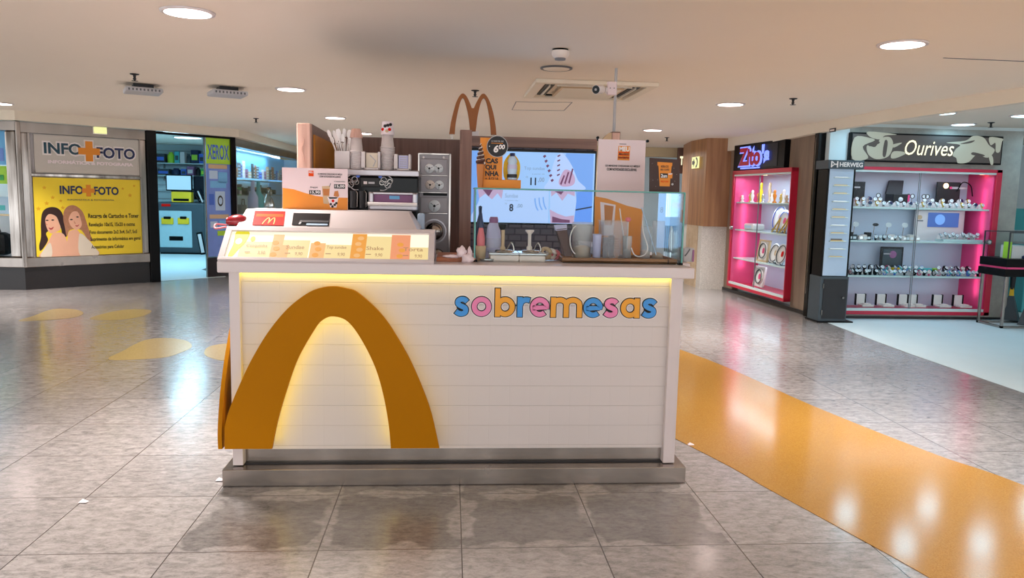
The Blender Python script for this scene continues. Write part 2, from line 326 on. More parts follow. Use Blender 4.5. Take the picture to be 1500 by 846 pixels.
        if not closed: fs += [(0, 2, 3, 1), (4*n-4, 4*n-3, 4*n-1, 4*n-2)]
        s.add(vs, fs, mt)
        if caps == 'round' and not closed:
            for p in (P[0], P[-1]): s.disc(p.x, p.y, w/2, w/2, y0+1e-5, y1, mt, 14)
        return s
    def text(s, t, x0, x1, z0, z1, y, mt, bold=0.0, depth=.0015, shear=0):
        key = (t, bold, shear)
        if key not in _tcache:
            c = bpy.data.curves.new('lettering', 'FONT'); c.body = t; c.size = 1; c.offset = bold; c.shear = shear; c.resolution_u = 3; c.fill_mode = 'FRONT'
            o = bpy.data.objects.new('lettering', c); me = bpy.data.meshes.new_from_object(o)
            vs = [v.co.copy() for v in me.vertices]; fs = [tuple(p.vertices) for p in me.polygons]
            bpy.data.objects.remove(o); bpy.data.meshes.remove(me); bpy.data.curves.remove(c)
            _tcache[key] = (vs, fs)
        vs, fs = _tcache[key]
        if not vs: return s
        ax = min(v.x for v in vs); bx = max(v.x for v in vs); az = min(v.y for v in vs); bz = max(v.y for v in vs)
        kx = (x1-x0)/(bx-ax); kz = (z1-z0)/max(bz-az, 1e-6)
        return s.add([(x0+(v.x-ax)*kx, y, z0+(v.y-az)*kz) for v in vs], fs, mt)
    def bounds(s):
        return [(min(v[k] for v in s.v), max(v[k] for v in s.v)) for k in range(3)]

def mesh_of(name, mb, base=(0, 0, 0)):
    me = bpy.data.meshes.new(name); b = Vector(base)
    me.from_pydata([tuple(v-b) for v in mb.v], [], mb.f)
    names = []
    for k in mb.m:
        if k not in names: names.append(k)
    for k in names: me.materials.append(MATS[k])
    idx = {k: i for i, k in enumerate(names)}
    me.polygons.foreach_set('material_index', [idx[k] for k in mb.m]); me.polygons.foreach_set('use_smooth', mb.sm)
    me.update(); return me
def _link(name, data, parent, loc=None, th=0):
    o = bpy.data.objects.new(name, data); COL.objects.link(o)
    if parent: o.parent = parent
    if loc is not None: o.location = loc; o.rotation_euler = (0, 0, th)
    return o
def _props(o, label, cat, group): 
    o['label'] = label; o['category'] = cat
    if group: o['group'] = group
def thing(name, label, cat, parts, fr=W0, group=None):
    """parts: (name, MB, [sub-parts], label)"""
    allv = []
    def walk(ps):
        for p in ps:
            allv.extend(p[1].v)
            if len(p) > 2 and p[2]: walk(p[2])
    walk(parts)
    b = ((min(v.x for v in allv)+max(v.x for v in allv))/2, (min(v.y for v in allv)+max(v.y for v in allv))/2, min(v.z for v in allv))
    root = _link(name, None, None, fr.M @ Vector(b), fr.th); root.empty_display_size = .1; _props(root, label, cat, group)
    def put(ps, par):
        for p in ps:
            o = _link(p[0], mesh_of(p[0], p[1], b), par)
            if len(p) > 3 and p[3]: o['label'] = p[3]
            if len(p) > 2 and p[2]: put(p[2], o)
    put(parts, root); return root
def one(name, label, cat, mb, fr=W0, group=None):
    (x0, x1), (y0, y1), (z0, z1) = mb.bounds(); b = ((x0+x1)/2, (y0+y1)/2, z0)
    o = _link(name, mesh_of(name, mb, b), None, fr.M @ Vector(b), fr.th); _props(o, label, cat, group); return o
def struct(name, mb, fr=W0, parent=None, kids=()):
    o = _link(name, mesh_of(name, mb), parent, fr.o if parent is None else None, fr.th if parent is None else 0)
    if parent is None: o['kind'] = 'structure'
    for n, k in kids: _link(n, mesh_of(n, k), o)
    return o
def dup(root, loc, th, label=None, group=None):
    r = root.copy(); COL.objects.link(r); r.location = loc; r.rotation_euler = (0, 0, th)
    if label: r['label'] = label
    if group: r['group'] = group
    for ch in list(root.children):
        c = ch.copy(); COL.objects.link(c); c.parent = r
        for g in list(ch.children): d = g.copy(); COL.objects.link(d); d.parent = c
    return r
exec_parts = []

# ================================================================== SETTING
# floor
m = MB(); m.box(-12, 12, -6, 22, -.1, 0, 'stone floor tiles'); struct('floor', m)
def inlay(pts, z, mt, name, thick=.002):
    m = MB(); n = len(pts); vs = [(x, y, z) for x, y in pts]+[(x, y, z-thick) for x, y in pts]
    m.add(vs, [tuple(range(n)), tuple(reversed(range(n, 2*n)))]+[(i, n+i, n+(i+1) % n, (i+1) % n) for i in range(n)], mt)
    struct(name, m)
up = [onz(*p) for p in ((999, 513), (1192, 595), (1366, 664), (1500, 711))]
lo = [onz(*p) for p in ((994, 645), (1128.7, 718), (1266, 793), (1361, 846))]
a = [(up[0][0]-1.1, up[0][1]+2.6)]+up+[(3.4, 2.2), (3.9, .4), (4.5, -2)]
b = [(lo[0][0]-1.2, lo[0][1]+3.3)]+lo+[(2.35, 1.2), (3.0, -.8), (3.6, -2.6)]
inlay(spl(a, 6)+list(reversed(spl(b, 6))), .003, 'terrazzo', 'floor_inlay')
for i, pp in enumerate((((28, 470), (48, 463), (77, 453), (108, 453), (122, 458), (112, 464), (80, 468)),
           ((131.5, 467), (150, 460), (180, 454), (210, 453), (222, 456), (205, 464), (165, 469)),
           ((160, 527), (182, 513), (210, 499), (238, 495), (270, 498), (281, 507), (265, 516), (235, 524)),
           ((299, 516), (308, 507), (335, 503), (362, 506), (370, 514), (358, 523), (330, 528), (306, 523)))):
    inlay(spl([onz(*p) for p in pp], 6, True), .003, 'inlay', 'floor_inlay')
inlay([(4.70, 9.62), (4.70, 9.37), (4.64, 8.3), (4.60, 7.2), (4.62, 5.7), (4.8, 3.5), (5.2, 1), (12, 1), (12, 12), (4.70, 12)], .004, 'shop white', 'floor_shop')
inlay([(-4.60, 12.62), (-3.80, 13.39), (-3.9, 13.6), (-4.55, 14.5), (-4.55, 19.3), (-9, 19.3), (-9, 14), (-5.6, 13.3)], .004, 'shop white', 'floor_shop')

# ceiling and its access panels
m = MB(); m.box(-12, 12, -6, 22, CEIL, CEIL+.1, 'ceiling paint'); struct('ceiling', m)
def cline(p, q, w=.008):
    a = onz(*p, CEIL-.002); b = onz(*q, CEIL-.002); m = MB(); d = Vector((b[0]-a[0], b[1]-a[1])).normalized()*w; nx, ny = -d.y, d.x
    m.hexa([(a[0]-nx, a[1]-ny, CEIL-.003), (b[0]-nx, b[1]-ny, CEIL-.003), (b[0]+nx, b[1]+ny, CEIL-.003), (a[0]+nx, a[1]+ny, CEIL-.003)],
           [(a[0]-nx, a[1]-ny, CEIL+.01), (b[0]-nx, b[1]-ny, CEIL+.01), (b[0]+nx, b[1]+ny, CEIL+.01), (a[0]+nx, a[1]+ny, CEIL+.01)], 'mid grey')
    struct('ceiling_seam', m)
cline((1382, 85), (1500, 90), .006); cline((756, 149), (838, 150), .003); cline((750, 161), (826, 162), .003); cline((756, 149), (750, 161), .004); cline((838, 150), (826, 162), .004)

# fascias
def wallstrip(pts, z0, z1, th, mt, name, zs=None):
    m = MB()
    for i in range(len(pts)-1):
        (ax, ay), (bx, by) = pts[i], pts[i+1]; d = Vector((bx-ax, by-ay)).normalized(); nx, ny = -d.y*th, d.x*th
        za, zb = (zs[i], zs[i+1]) if zs else (z0, z0)
        m.hexa([(ax, ay, za), (bx, by, zb), (bx+nx, by+ny, zb), (ax+nx, ay+ny, za)], [(ax, ay, z1), (bx, by, z1), (bx+nx, by+ny, z1), (ax+nx, ay+ny, z1)], mt)
    struct(name, m)
wallstrip([(-9.5, 11.18), (-5.92, 11.18), (-4.57, 12.34), (-3.58, 13.55), (-3.58, 19.6)], 2.35, CEIL, .14, 'fascia paint', 'trim_1')
wallstrip([(4.46, 12.9), (4.60, 9.62), (4.60, 8.6), (4.62, 7.4), (4.76, 6.1), (4.98, 4.9), (5.3, 3.5), (5.8, 1)], 0, CEIL, .09, 'fascia paint', 'trim_2', [2.26, 2.355, 2.355, 2.355, 2.355, 2.355, 2.355, 2.355])

# ---- photo shop front (poster wall)
A = (-5.991, 11.36); B = (-4.70, 12.47)
WL = fr2(A, B); LW = math.hypot(B[0]-A[0], B[1]-A[1])
m = MB(); m.box(0, LW, 0, .25, 0, .32, 'granite')
m.box(-.01, LW+.005, -.03, .25, .32, .46, 'steel', .01); m.box(0, LW, -.005, .2, 2.2, 2.35, 'steel', .004)
u1 = WL.px(49, 300)[0]; u2 = WL.px(205, 300)[0]
m.box(0, u1-.02, 0, .12, .46, 2.2, 'chrome', .01); m.box(u2+.02, LW, 0, .12, .46, 2.2, 'chrome', .01)
m.box(u1-.035, u1-.01, -.02, .05, .46, 2.2, 'steel'); m.box(u2+.01, u2+.03, -.02, .05, .46, 2.2, 'steel')
m.box(u1-.03, u2+.03, -.02, .1, 1.60, 1.645, 'chrome', .008); m.box(u1-.02, u2+.02, .03, .2, .46, 2.2, 'light grey')
struct('wall_left', m, WL)
m = MB(); m.box(-.03, .03, -.04, .1, .32, 2.35, 'chrome', .01); struct('wall_corner', m, WL)
F0 = Fr(-9.5, 11.36, 0); xr = F0.px(27, 300)[0]; xw = F0.px(12, 300)[0]
m = MB(); e = A[0]-F0.o.x; m.box(0, e, 0, .25, 0, .32, 'granite'); m.box(0, e, -.03, .25, .32, .46, 'steel', .01); m.box(0, e, -.01, .2, 2.22, 2.35, 'steel', .004)
m.box(xw, xr, -.005, .15, .46, 2.22, 'chrome', .02); m.box(xr, e, 0, .15, .46, 2.22, 'steel', .01); m.box(0, .06, 0, .15, .46, 2.22, 'chrome')
m.box(0, e, .75, .8, .3, 2.3, 'white')
struct('wall_front_left', m, F0)
m = MB(); m.box(.06, xw, .02, .03, .46, 2.22, 'shop glass'); struct('window_1', m, F0)

# sign of the photo shop
s = MB(); (sx0, sz0) = WL.px(52, 257); (sx1, sz1) = WL.px(205, 205)
y = .0
s.box(sx0, sx1, y, .03, 1.655, 2.19, 'sign grey')
let = MB(); halo = MB(); zA, zB = 1.93, 2.08
def lw(px): return WL.px(px, 220)[0]
for t, p0, p1, z0, z1 in (('INFO', 64, 119, 1.925, 2.085), ('FOTO', 141, 197, 1.895, 2.055)):
    halo.text(t, lw(p0)-.02, lw(p1)+.02, z0-.022, z1+.022, y-.006, 'white gloss', .085)
    let.text(t, lw(p0), lw(p1), z0, z1, y-.012, 'teal navy' if t == 'INFO' else 'navy', .03)
cx = lw(130); plus = MB(); pw = .052
def plus_pts(cx, cz, r, w): return [(cx-w, cz+r), (cx+w, cz+r), (cx+w, cz+w), (cx+r, cz+w), (cx+r, cz-w), (cx+w, cz-w), (cx+w, cz-r), (cx-w, cz-r), (cx-w, cz-w), (cx-r, cz-w), (cx-r, cz+w), (cx-w, cz+w)]
plus.prism(plus_pts(cx, 1.985, .145, .048), y-.022, y-.014, 'orange'); plus.prism(plus_pts(cx, 1.985, .165, .066), y-.010, y-.002, 'white gloss')
sub = MB(); sub.text('INFORMÁTICA & FOTOGRAFIA', lw(69), lw(194), 1.79, 1.85, y-.006, 'paper', .05)
thing('shop_sign', 'brushed grey sign panel with dark blue lettering, white halo and an orange cross', 'sign',
      [('panel', s), ('letter_halo', halo), ('lettering', let), ('cross_emblem', plus), ('subtitle', sub)], WL)
# yellow poster
p = MB(); (x0, _), (x1, _) = WL.px(50, 300), WL.px(206, 300); z0, z1 = .465, 1.59
p.box(x0, x1, .0, .012, z0, z1, 'poster yellow')
W = x1-x0; H = z1-z0
def q(a, b): return (x0+W*(a-135)/1000, z1-H*(b-10)/735)   # poster picture coordinates
def pl(pts, yy, mt, sm=True):
    P = [q(*t) for t in pts]; p.prism(spl(P, 5, True) if sm else P, yy, -.0001, mt)
for sx, sy, r in ((230, 105, 22), (300, 195, 22), (370, 225, 18), (245, 250, 24), (1030, 165, 24), (960, 100, 16), (170, 300, 24), (1075, 70, 16), (385, 290, 22)):
    c = q(sx, sy); p.prism([(c[0]+r/1000*W*(1 if k % 2 == 0 else .45)*math.cos(PI/2+k*PI/5), c[1]+r/1000*W*(1 if k % 2 == 0 else .45)*math.sin(PI/2+k*PI/5)) for k in range(10)], -.0008, 0, 'star yellow')
# two women back to back, printed
pl([(205, 330), (260, 288), (330, 290), (375, 335), (395, 420), (405, 520), (410, 560), (370, 560), (350, 470), (230, 520), (240, 590), (200, 660), (165, 690), (160, 640), (180, 560), (185, 430)], -.001, 'hair dark')
pl([(395, 320), (440, 272), (500, 270), (560, 320), (590, 400), (620, 520), (645, 610), (600, 590), (540, 500), (440, 500), (410, 560), (395, 470), (385, 400)], -.0012, 'hair fair')
pl([(225, 400), (260, 350), (320, 370), (345, 430), (355, 490), (300, 525), (262, 525), (235, 480)], -.0018, 'skin')
pl([(250, 590), (290, 530), (370, 530), (405, 600), (410, 745), (165, 745), (200, 680)], -.002, 'skin'); pl([(170, 745), (205, 670), (260, 620), (265, 745)], -.0024, 'cream cloth')
pl([(435, 390), (470, 330), (520, 330), (545, 400), (550, 460), (510, 500), (465, 480), (440, 440)], -.002, 'skin')
pl([(420, 560), (440, 510), (500, 500), (540, 540), (600, 590), (640, 650), (700, 745), (415, 745)], -.0026, 'skin'); pl([(520, 560), (550, 540), (600, 590), (640, 640), (700, 745), (525, 745)], -.003, 'cream cloth')
for ex, ey in ((240, 408), (290, 405), (458, 402), (515, 378)): pl([(ex-14, ey), (ex, ey-7), (ex+14, ey), (ex, ey+6)], -.0032, 'ink')
pl([(250, 475), (272, 480), (296, 468), (282, 492), (262, 494)], -.0032, 'lips'); pl([(492, 456), (512, 458), (528, 446), (516, 466), (500, 468)], -.0032, 'lips')
pl([(226, 425), (234, 440), (244, 448), (236, 452), (226, 446)], -.0031, 'skin shade'); pl([(480, 412), (492, 430), (498, 440), (484, 440)], -.0031, 'skin shade')
tx = MB(); yy = -.004
def T(mb, t, a, b, c, d, mt, bold=0.0, dy=0): (ax, az) = q(a, d); (bx, bz) = q(b, c); mb.text(t, ax, bx, az, bz, yy-dy, mt, bold)
T(tx, 'INFO', 365, 580, 82, 162, 'navy', .035); T(tx, 'FOTO', 680, 918, 85, 165, 'navy', .035)
c = q(628, 125); tx.prism(plus_pts(c[0], c[1], .085, .032), yy-.001, yy, 'orange')
T(tx, 'INFORMÁTICA & FOTOGRAFIA', 430, 870, 203, 222, 'navy')
T(tx, 'Recarga de Cartucho e Toner', 615, 1110, 345, 402, 'ink', .02); T(tx, 'Revelação 10x15, 15x20 e outras', 618, 1068, 432, 478, 'ink', .015)
T(tx, 'Foto documento 2x2 3x4, 5x7, 5x5', 622, 1088, 508, 548, 'ink', .015); T(tx, 'Suprimento de Informática em geral', 626, 1118, 575, 620, 'ink', .015); T(tx, 'Acessórios para Celular', 632, 950, 652, 696, 'ink', .015)
thing('poster', 'yellow window poster of two women back to back with a list of printing services', 'poster', [('print', p), ('lettering', tx)], WL)
m = MB(); (a0, c0), (a1, c1) = WL.px(137, 195), WL.px(155, 187); m.box(a0, a1, -.05, -.005, c0, c1, 'emblem glow', .008); m.box(a0-.01, a1+.01, -.012, 0, c0-.01, c1+.01, 'white', .004)
one('emergency_light', 'small oblong pale yellow light on the steel band above the photo shop sign', 'light', m, WL)

# black post, doorway, shop interior
C_ = (-4.60, 12.62); D_ = (-3.70, 13.62); WD = fr2(C_, D_); LD = math.hypot(D_[0]-C_[0], D_[1]-C_[1])
m = MB(); m.box(LW+.005, LW+.15, -.04, .2, 0, 2.35, 'black gloss', .004); struct('wall_post', m, WL)
m = MB(); m.box(0, LD, -.02, .1, 2.315, 2.35, 'black'); m.box(LD-.055, LD+.03, -.03, .08, 0, 2.35, 'black gloss'); struct('door_1', m, WD)
m = MB(); m.box(-9, -4.45, 19.0, 19.2, 0, CEIL, 'shop white'); m.box(-9.2, -9, 11.7, 19.2, 0, CEIL, 'shop white'); struct('wall_shop_back', m)
m = MB()
for k in range(14): m.box(-9, -4.5, 18.97, 19.0, .25+k*.16, .265+k*.16, 'light grey')
struct('wall_slats', m)

# door leaf with the banner
bu0 = WD.px(304, 300)[0]; bu1 = LD-.06
gl = MB(); gl.box(bu0-.02, bu1+.01, .02, .03, .32, 2.30, 'shop glass'); gf = MB(); gf.box(bu0-.03, bu0-.01, .005, .045, .0, 2.31, 'steel'); gf.box(bu0-.02, bu1+.01, .0, .05, .0, .33, 'granite')
thing('glass_door', 'narrow glass door leaf with a dark kick plate beside the photo shop doorway', 'door', [('pane', gl), ('kick_plate', gf)], WD)
bn = MB(); z = lambda py: WD.px(320, py)[1]
bn.box(bu0, bu1, .008, .016, z(375), z(200), 'banner blue'); bn.box(bu0, bu1, .0, .008, z(240), z(202), 'lime')
bt = MB(); bt.text('XEROX', bu0+.02, bu1-.02, z(234), z(212), -.003, 'blue', .02)
bp_ = MB()
for (pa, pb, c, d, mt) in ((307, 334, 241, 247, 'tan'), (308, 320, 250, 262, 'pale blue'), (321, 334, 252, 268, 'sky blue'), (309, 332, 265, 275, 'sky blue'), (316, 330, 280, 308, 'pale blue'), (307, 314, 284, 300, 'blue'), (307, 335, 314, 320, 'tan'), (308, 318, 324, 333, 'pale blue'), (321, 333, 323, 336, 'sky blue'), (318, 333, 338, 345, 'lime')):
    bp_.box(WD.px(pa, 300)[0], WD.px(pb, 300)[0], .003, .008, z(d), z(c), mt)
bp_.disc(WD.px(323, 294)[0], z(294), .05, .09, .0, .003, 'charcoal'); bp_.disc(WD.px(323, 294)[0], z(294), .033, .06, -.003, 0, 'pale blue')
thing('window_banner', 'tall blue service banner with a lime header hanging in the glass door', 'banner', [('sheet', bn), ('pictures', bp_), ('lettering', bt)], WD)

# photo kiosk machine
Yk = 17.75; K = lambda x, y: onY(x, y, Yk)
x0 = K(229, 330)[0]; x1 = K(281, 330)[0]; x2 = K(299, 330)[0]; zt = K(260, 296)[1]
bd = MB(); bd.box(x0, x2, Yk+.03, Yk+.75, 0.03, zt, 'slate', .05); bd.box(x0+.05, x2-.05, Yk+.06, Yk+.7, 0, .04, 'black')
fp = MB(); a = K(234, 362); b = K(280, 309); fp.box(a[0], b[0], Yk+.005, Yk+.04, a[1], b[1], 'cool grey', .03)
sl = MB()
for (pa, pb) in ((237, 254), (261, 277)):
    a = K(pa, 328); b = K(pb, 319); sl.box(a[0], b[0], Yk-.03, Yk+.01, a[1], b[1], 'yellow', .01); sl.box(a[0]+.05, b[0]-.05, Yk-.035, Yk+.0, b[1]-.03, b[1]+.03, 'black', .01)
dk = MB(); a = K(248, 352); b = K(268, 346); dk.box(a[0], b[0], Yk-.005, Yk+.01, a[1], b[1], 'black', .01)
lb = MB(); a = K(236, 302); b = K(249, 298.5); lb.box(a[0], b[0], Yk+.02, Yk+.035, a[1], b[1], 'red')
thing('photo_printer', 'slate photo printing machine with a pale front panel and two yellow slots', 'machine', [('cabinet', bd), ('front_panel', fp), ('print_slot', sl), ('dark_slot', dk), ('badge', lb)])
def monitor(px0, px1, py0, py1, Y, mt, name, label, cat='monitor', stand=True, zb=None):
    f = MB(); a = onY(px0, py1, Y); b = onY(px1, py0, Y); f.box(a[0], b[0], Y, Y+.04, a[1], b[1], 'black', .01)
    sc_ = MB(); w = (b[0]-a[0])*.045; sc_.box(a[0]+w, b[0]-w, Y-.004, Y+.001, a[1]+w, b[1]-w, mt); ps = [('casing', f), ('screen', sc_)]
    if stand:
        st = MB(); c = (a[0]+b[0])/2; st.box(c-.03, c+.03, Y+.02, Y+.05, zb, a[1]+.02, 'dark'); st.box(c-.12, c+.12, Y-.05, Y+.12, zb, zb+.015, 'dark', .005); ps.append(('stand', st))
    return thing(name, label, cat, ps)
monitor(243, 281, 256, 279, Yk+.25, 'monitor', 'monitor', 'lit flat monitor standing on the slate photo printing machine', zb=zt)
monitor(284, 304, 258, 292, Yk+.35, 'screen off', 'monitor', 'switched-off dark monitor beside the lit one in the photo shop', zb=zt)
m = MB(); a = K(250, 293); b = K(279, 281); m.box(a[0], b[0], Yk+.03, Yk+.22, zt, b[1]-.0, 'yellow', .02); m2 = MB(); m2.box(a[0]+.05, b[0]-.05, Yk+.02, Yk+.035, zt+.03, zt+.08, 'black'); m2.box(a[0], b[0], Yk+.05, Yk+.2, b[1]-.005, b[1]+.02, 'black')
thing('label_printer', 'yellow and black desktop printer on top of the photo printing machine', 'printer', [('body', m), ('slot', m2)])
cb = MB()
for k in range(3):
    cb = MB(); cb.tube([(x1+.02+k*.1, Yk+.1, zt+.30-k*.05), (x1+.09+k*.09, Yk+.05, zt+.15), (x1+.18+k*.06, Yk+.02, zt+.01)], .018, 'black' if k != 1 else 'white', 6); one('cable', ['black cable drooping over the photo printing machine, next to the label printer', 'white cable drooping over the photo printing machine', 'outer black cable drooping at the end of the photo printing machine'][k], 'cable', cb)

m = MB(); a = K(291, 371)[0]; m.T = Matrix.Translation((a+.05, Yk-.02, 0)) @ Matrix.Rotation(-.17, 4, 'Y'); m.box(0, .12, 0, .03, 0, .5, 'black', .004); m.T = Matrix.Translation((a+.05, Yk-.028, 0)) @ Matrix.Rotation(-.17, 4, 'Y'); m.box(.025, .095, 0, .02, .04, .46, 'white')
one('picture_frame', 'slim black picture frame leaning against the photo printing machine', 'frame', m)
# product shelves
cols = ['green', 'blue', 'white', 'charcoal', 'mauve', 'slate', 'lime', 'dark', 'navy cloth', 'teal']
for r_, (py, ph) in enumerate(((238, 20), (256, 14))):
    a = onY(228, py, 18.7); b = onY(304, py, 18.7); m = MB(); m.box(a[0]-.2, b[0]+.1, 18.6, 18.96, a[1]-.02, a[1], 'pale edge', .004)
    for xx in (a[0]+.1, b[0]-.1): m.box(xx, xx+.02, 18.9, 18.98, a[1]-.12, a[1]-.02, 'steel')
    one('wall_shelf', ('upper' if r_ == 0 else 'lower')+' white shelf on the slatted wall of the photo shop', 'shelf', m)
    x = a[0]-.15; k = 0
    while x < b[0]:
        w = random.uniform(.10, .26); h = random.uniform(.6, 1.0)*ph*18.7/1130; m = MB(); mt = cols[(k*3+r_*2) % len(cols)]
        if k % 3 == 2: m.lathe([(w*.42, 0), (w*.42, h*.75), (w*.25, h*.85), (w*.25, h)], (x+w/2, 18.76, a[1]), mt, 14)
        else: m.box(x, x+w, 18.66, 18.86, a[1], a[1]+h, mt, .008); m.box(x+.02, x+w-.02, 18.652, 18.66, a[1]+h*.25, a[1]+h*.65, cols[(k*7+4) % len(cols)])
        one('boxed_product' if k % 3 != 2 else 'round_tub', 'small '+('boxed product' if k % 3 != 2 else 'round tub')+' on the '+('upper' if r_ == 0 else 'lower')+' shelf of the photo shop', 'product', m, group='products on the '+('upper' if r_ == 0 else 'lower')+' photo shop shelf')
        x += w+.015; k += 1
# shop lights
def shop_panel(x, y, w, h, label, z=CEIL, energy=K_DOOR, col=COOL, group=None):
    f = MB(); f.lathe([(w/2, z-.012), (w/2+.022, z-.01), (w/2+.024, z-.001)], (x, y, 0), 'white', 28); d = MB(); d.lathe([(0, z-.013), (w/2, z-.012), (w/2, z-.004)], (x, y, 0), 'shop glow', 28)
    thing('ceiling_panel_light', label, 'light', [('frame', f), ('diffuser', d)], group=group); lamp('shop_light', (x, y, z-.03), energy, col, w)
for x, y in ((-6.16, 15.98), (-5.25, 16.1), (-5.75, 14.8), (-4.95, 14.6)): shop_panel(x, y, .5, .3, 'bright cool ceiling light inside the photo shop doorway', group='ceiling lights in the photo shop')

# window wall beyond the doorway
WW = Fr(-3.70, 13.68, PI/2)
m = MB(); m.box(0, 6, 0, .2, 0, .32, 'granite'); m.box(0, 6, -.02, .2, .32, .42, 'steel'); m.box(0, 6, -.01, .12, 2.21, 2.35, 'steel', .003); m.box(0, .09, -.015, .12, .42, 2.21, 'mid grey'); m.box(5.9, 6, -.01, .12, .42, 2.21, 'steel')
m.box(.8, 6, .72, .76, 0, 2.3, 'shop white'); m.box(0, .6, .3, .34, 0, 2.3, 'shop white'); m.box(5.62, 5.66, .04, .72, .42, 2.2, 'pale blue')
struct('wall_window_side', m, WW)
m = MB(); m.box(.09, 5.9, .03, .04, .42, 2.21, 'shop glass'); struct('window_2', m, WW)
lamp('window_fill', (-4.25, 15.6, 2.25), 12, COOL, .3, 2.6); lamp('window_fill', (-3.85, 15.8, 2.2), 30, (.6, .88, 1), .1, 3.4); lamp('window_fill', (-4.15, 18.0, 2.25), 12, COOL, .3, 2.0)  # lamps without fixtures, added to brighten the side display and its skyline print
mu = MB(); mu.box(.62, 5.6, .34, .36, 1.70, 2.20, 'sky blue')
x = .62; k = 0
while x < 5.45:
    w = random.uniform(.10, .3); h = random.uniform(.10, .36)*(1 if x < 3 else .8); mt = ['mauve', 'tan', 'charcoal', 'slate', 'wafer', 'mid grey', 'blue', 'cream'][k % 8]
    mu.box(x, min(x+w, 5.58), .335-.0008*(k % 3), .34, 1.70, 1.70+h, mt)
    for j in range(int(h/.06)): mu.box(x+w*.2, x+w*.8, .331, .334, 1.73+j*.06, 1.745+j*.06, 'pale blue' if k % 2 else 'dark')
    x += w*.9; k += 1
one('skyline_print', 'wide skyline photograph print hanging behind the side display window', 'print', mu, WW)
for zz, yy0, lab in ((1.66, .08, 'upper'), (1.36, .25, 'lower')):
    m = MB(); m.box(.85, 5.7, yy0, .68, zz-.015, zz, 'pale edge', .003); one('display_shelf', lab+' glass shelf in the side display window', 'shelf', m, WW)
def camera_prop(x, y, z, s, mt='dark'):
    b = MB(); b.box(x-.09*s, x+.09*s, y, y+.09*s, z, z+.12*s, mt, .01*s); b.box(x-.035*s, x+.035*s, y+.01*s, y+.08*s, z+.12*s, z+.155*s, mt, .008*s)
    l = MB(); l.cyl((x, y, z+.06*s), (x, y-.08*s, z+.06*s), .045*s, 'black gloss'); l.cyl((x, y-.08*s, z+.06*s), (x, y-.083*s, z+.06*s), .035*s, 'navy')
    return thing('photo_camera', 'black camera on the lower shelf of the side display window', 'camera', [('body', b), ('lens', l)], WW, 'cameras in the side display window')
for i, x in enumerate((1.1, 1.5, 2.1, 2.9, 3.7, 4.6)): camera_prop(x, .42, 1.36, 1.15 if i % 2 else 1.4, 'dark' if i % 3 else 'charcoal')
for i, (x, h, mt) in enumerate(((1.75, .16, 'green'), (2.45, .14, 'slate'), (3.3, .16, 'amber'), (4.1, .16, 'wafer'), (4.35, .12, 'tan'))):
    m = MB(); m.box(x, x+.22, .4, .55, 1.36, 1.36+h, mt, .01); m.box(x+.02, x+.2, .395, .4, 1.38, 1.36+h*.6, 'cream'); one('camera_box', ['green', 'slate blue', 'amber', 'brown', 'tan'][i]+' camera carton on the lower shelf of the side window', 'box', m, WW)
for i, (x, mt, lab) in enumerate(((1.9, 'lavender', 'lavender'), (2.35, 'teal', 'teal'))):
    m = MB(); m.lathe([(.0, 0), (.10, 0), (.10, .30), (.04, .42), (.035, .6), (.042, .62), (0, .63)], (x, .17, 1.03), mt, 18); one('display_bottle', lab+' long-necked display bottle behind the side window glass', 'bottle', m, WW)
m = MB(); m.lathe([(0, 0), (.17, 0), (.19, .12), (.15, .25), (.07, .33), (0, .36)], (2.9, .17, 1.05), 'silver', 20); m.tube([(2.75, .1, 1.33), (2.9, .08, 1.47), (3.05, .1, 1.33)], .012, 'steel', 6); one('silver_pot', 'round silver pot with a thin handle in the side display window', 'pot', m, WW)
m = MB(); m.box(.80, 3.4, .06, .3, .5, 1.035, 'pale blue', .01); one('display_plinth', 'pale plinth under the bottles in the side display window', 'plinth', m, WW)
m = MB(); m.box(.75, 1.05, .07, .25, 1.035, 1.2, 'dark', .02); m.tube([(.80, .1, 1.2), (.84, .1, 1.30), (.96, .1, 1.30), (1.0, .1, 1.2)], .012, 'black', 6); one('camera_bag', 'small black camera bag with a loop handle in the side window', 'bag', m, WW)

# things in the first window
G = F0
for i, (pa, pb, c, d, mt, lab) in enumerate(((-40, 9, 192, 240, 'sky blue', 'sky blue poster high in the corner window'), (-40, 10, 243, 268, 'lime', 'pale green card in the corner window under the blue poster'), (-38, 12, 288, 312, 'pale blue', 'pale picture card standing on the corner window shelf'))):
    a = G.px(pa, d, .3); b = G.px(pb, c, .3); m = MB(); m.box(a[0], b[0], .3, .31, a[1], b[1], mt); m.box(a[0]+.3, b[0]-.05, .295, .3, a[1]+.05, a[1]+(b[1]-a[1])*.5, ['banner blue', 'green', 'teal'][i]); one('window_card', lab, 'poster', m, G)
a = G.px(-60, 312, .3); m = MB(); m.box(a[0], xw, .1, .5, a[1]-.02, a[1], 'tan', .004); one('window_shelf', 'pale shelf across the corner window', 'shelf', m, G)
b = G.px(-25, 373, .3); c = G.px(12, 330, .3); m = MB(); m.box(b[0], c[0], .2, .45, .46, c[1]-.1, 'black', .08); h = MB(); h.tube(spl([(b[0]+.12, .32, c[1]-.12), (b[0]+.16, .32, c[1]), (c[0]-.16, .32, c[1]), (c[0]-.12, .32, c[1]-.12)], 5), .015, 'dark', 6)
thing('laptop_bag', 'bulky black bag at the foot of the corner window', 'bag', [('body', m), ('handle', h)], G)
lamp('window_fill', (-7.2, 11.9, 2.2), 14, COOL, .8, .4)

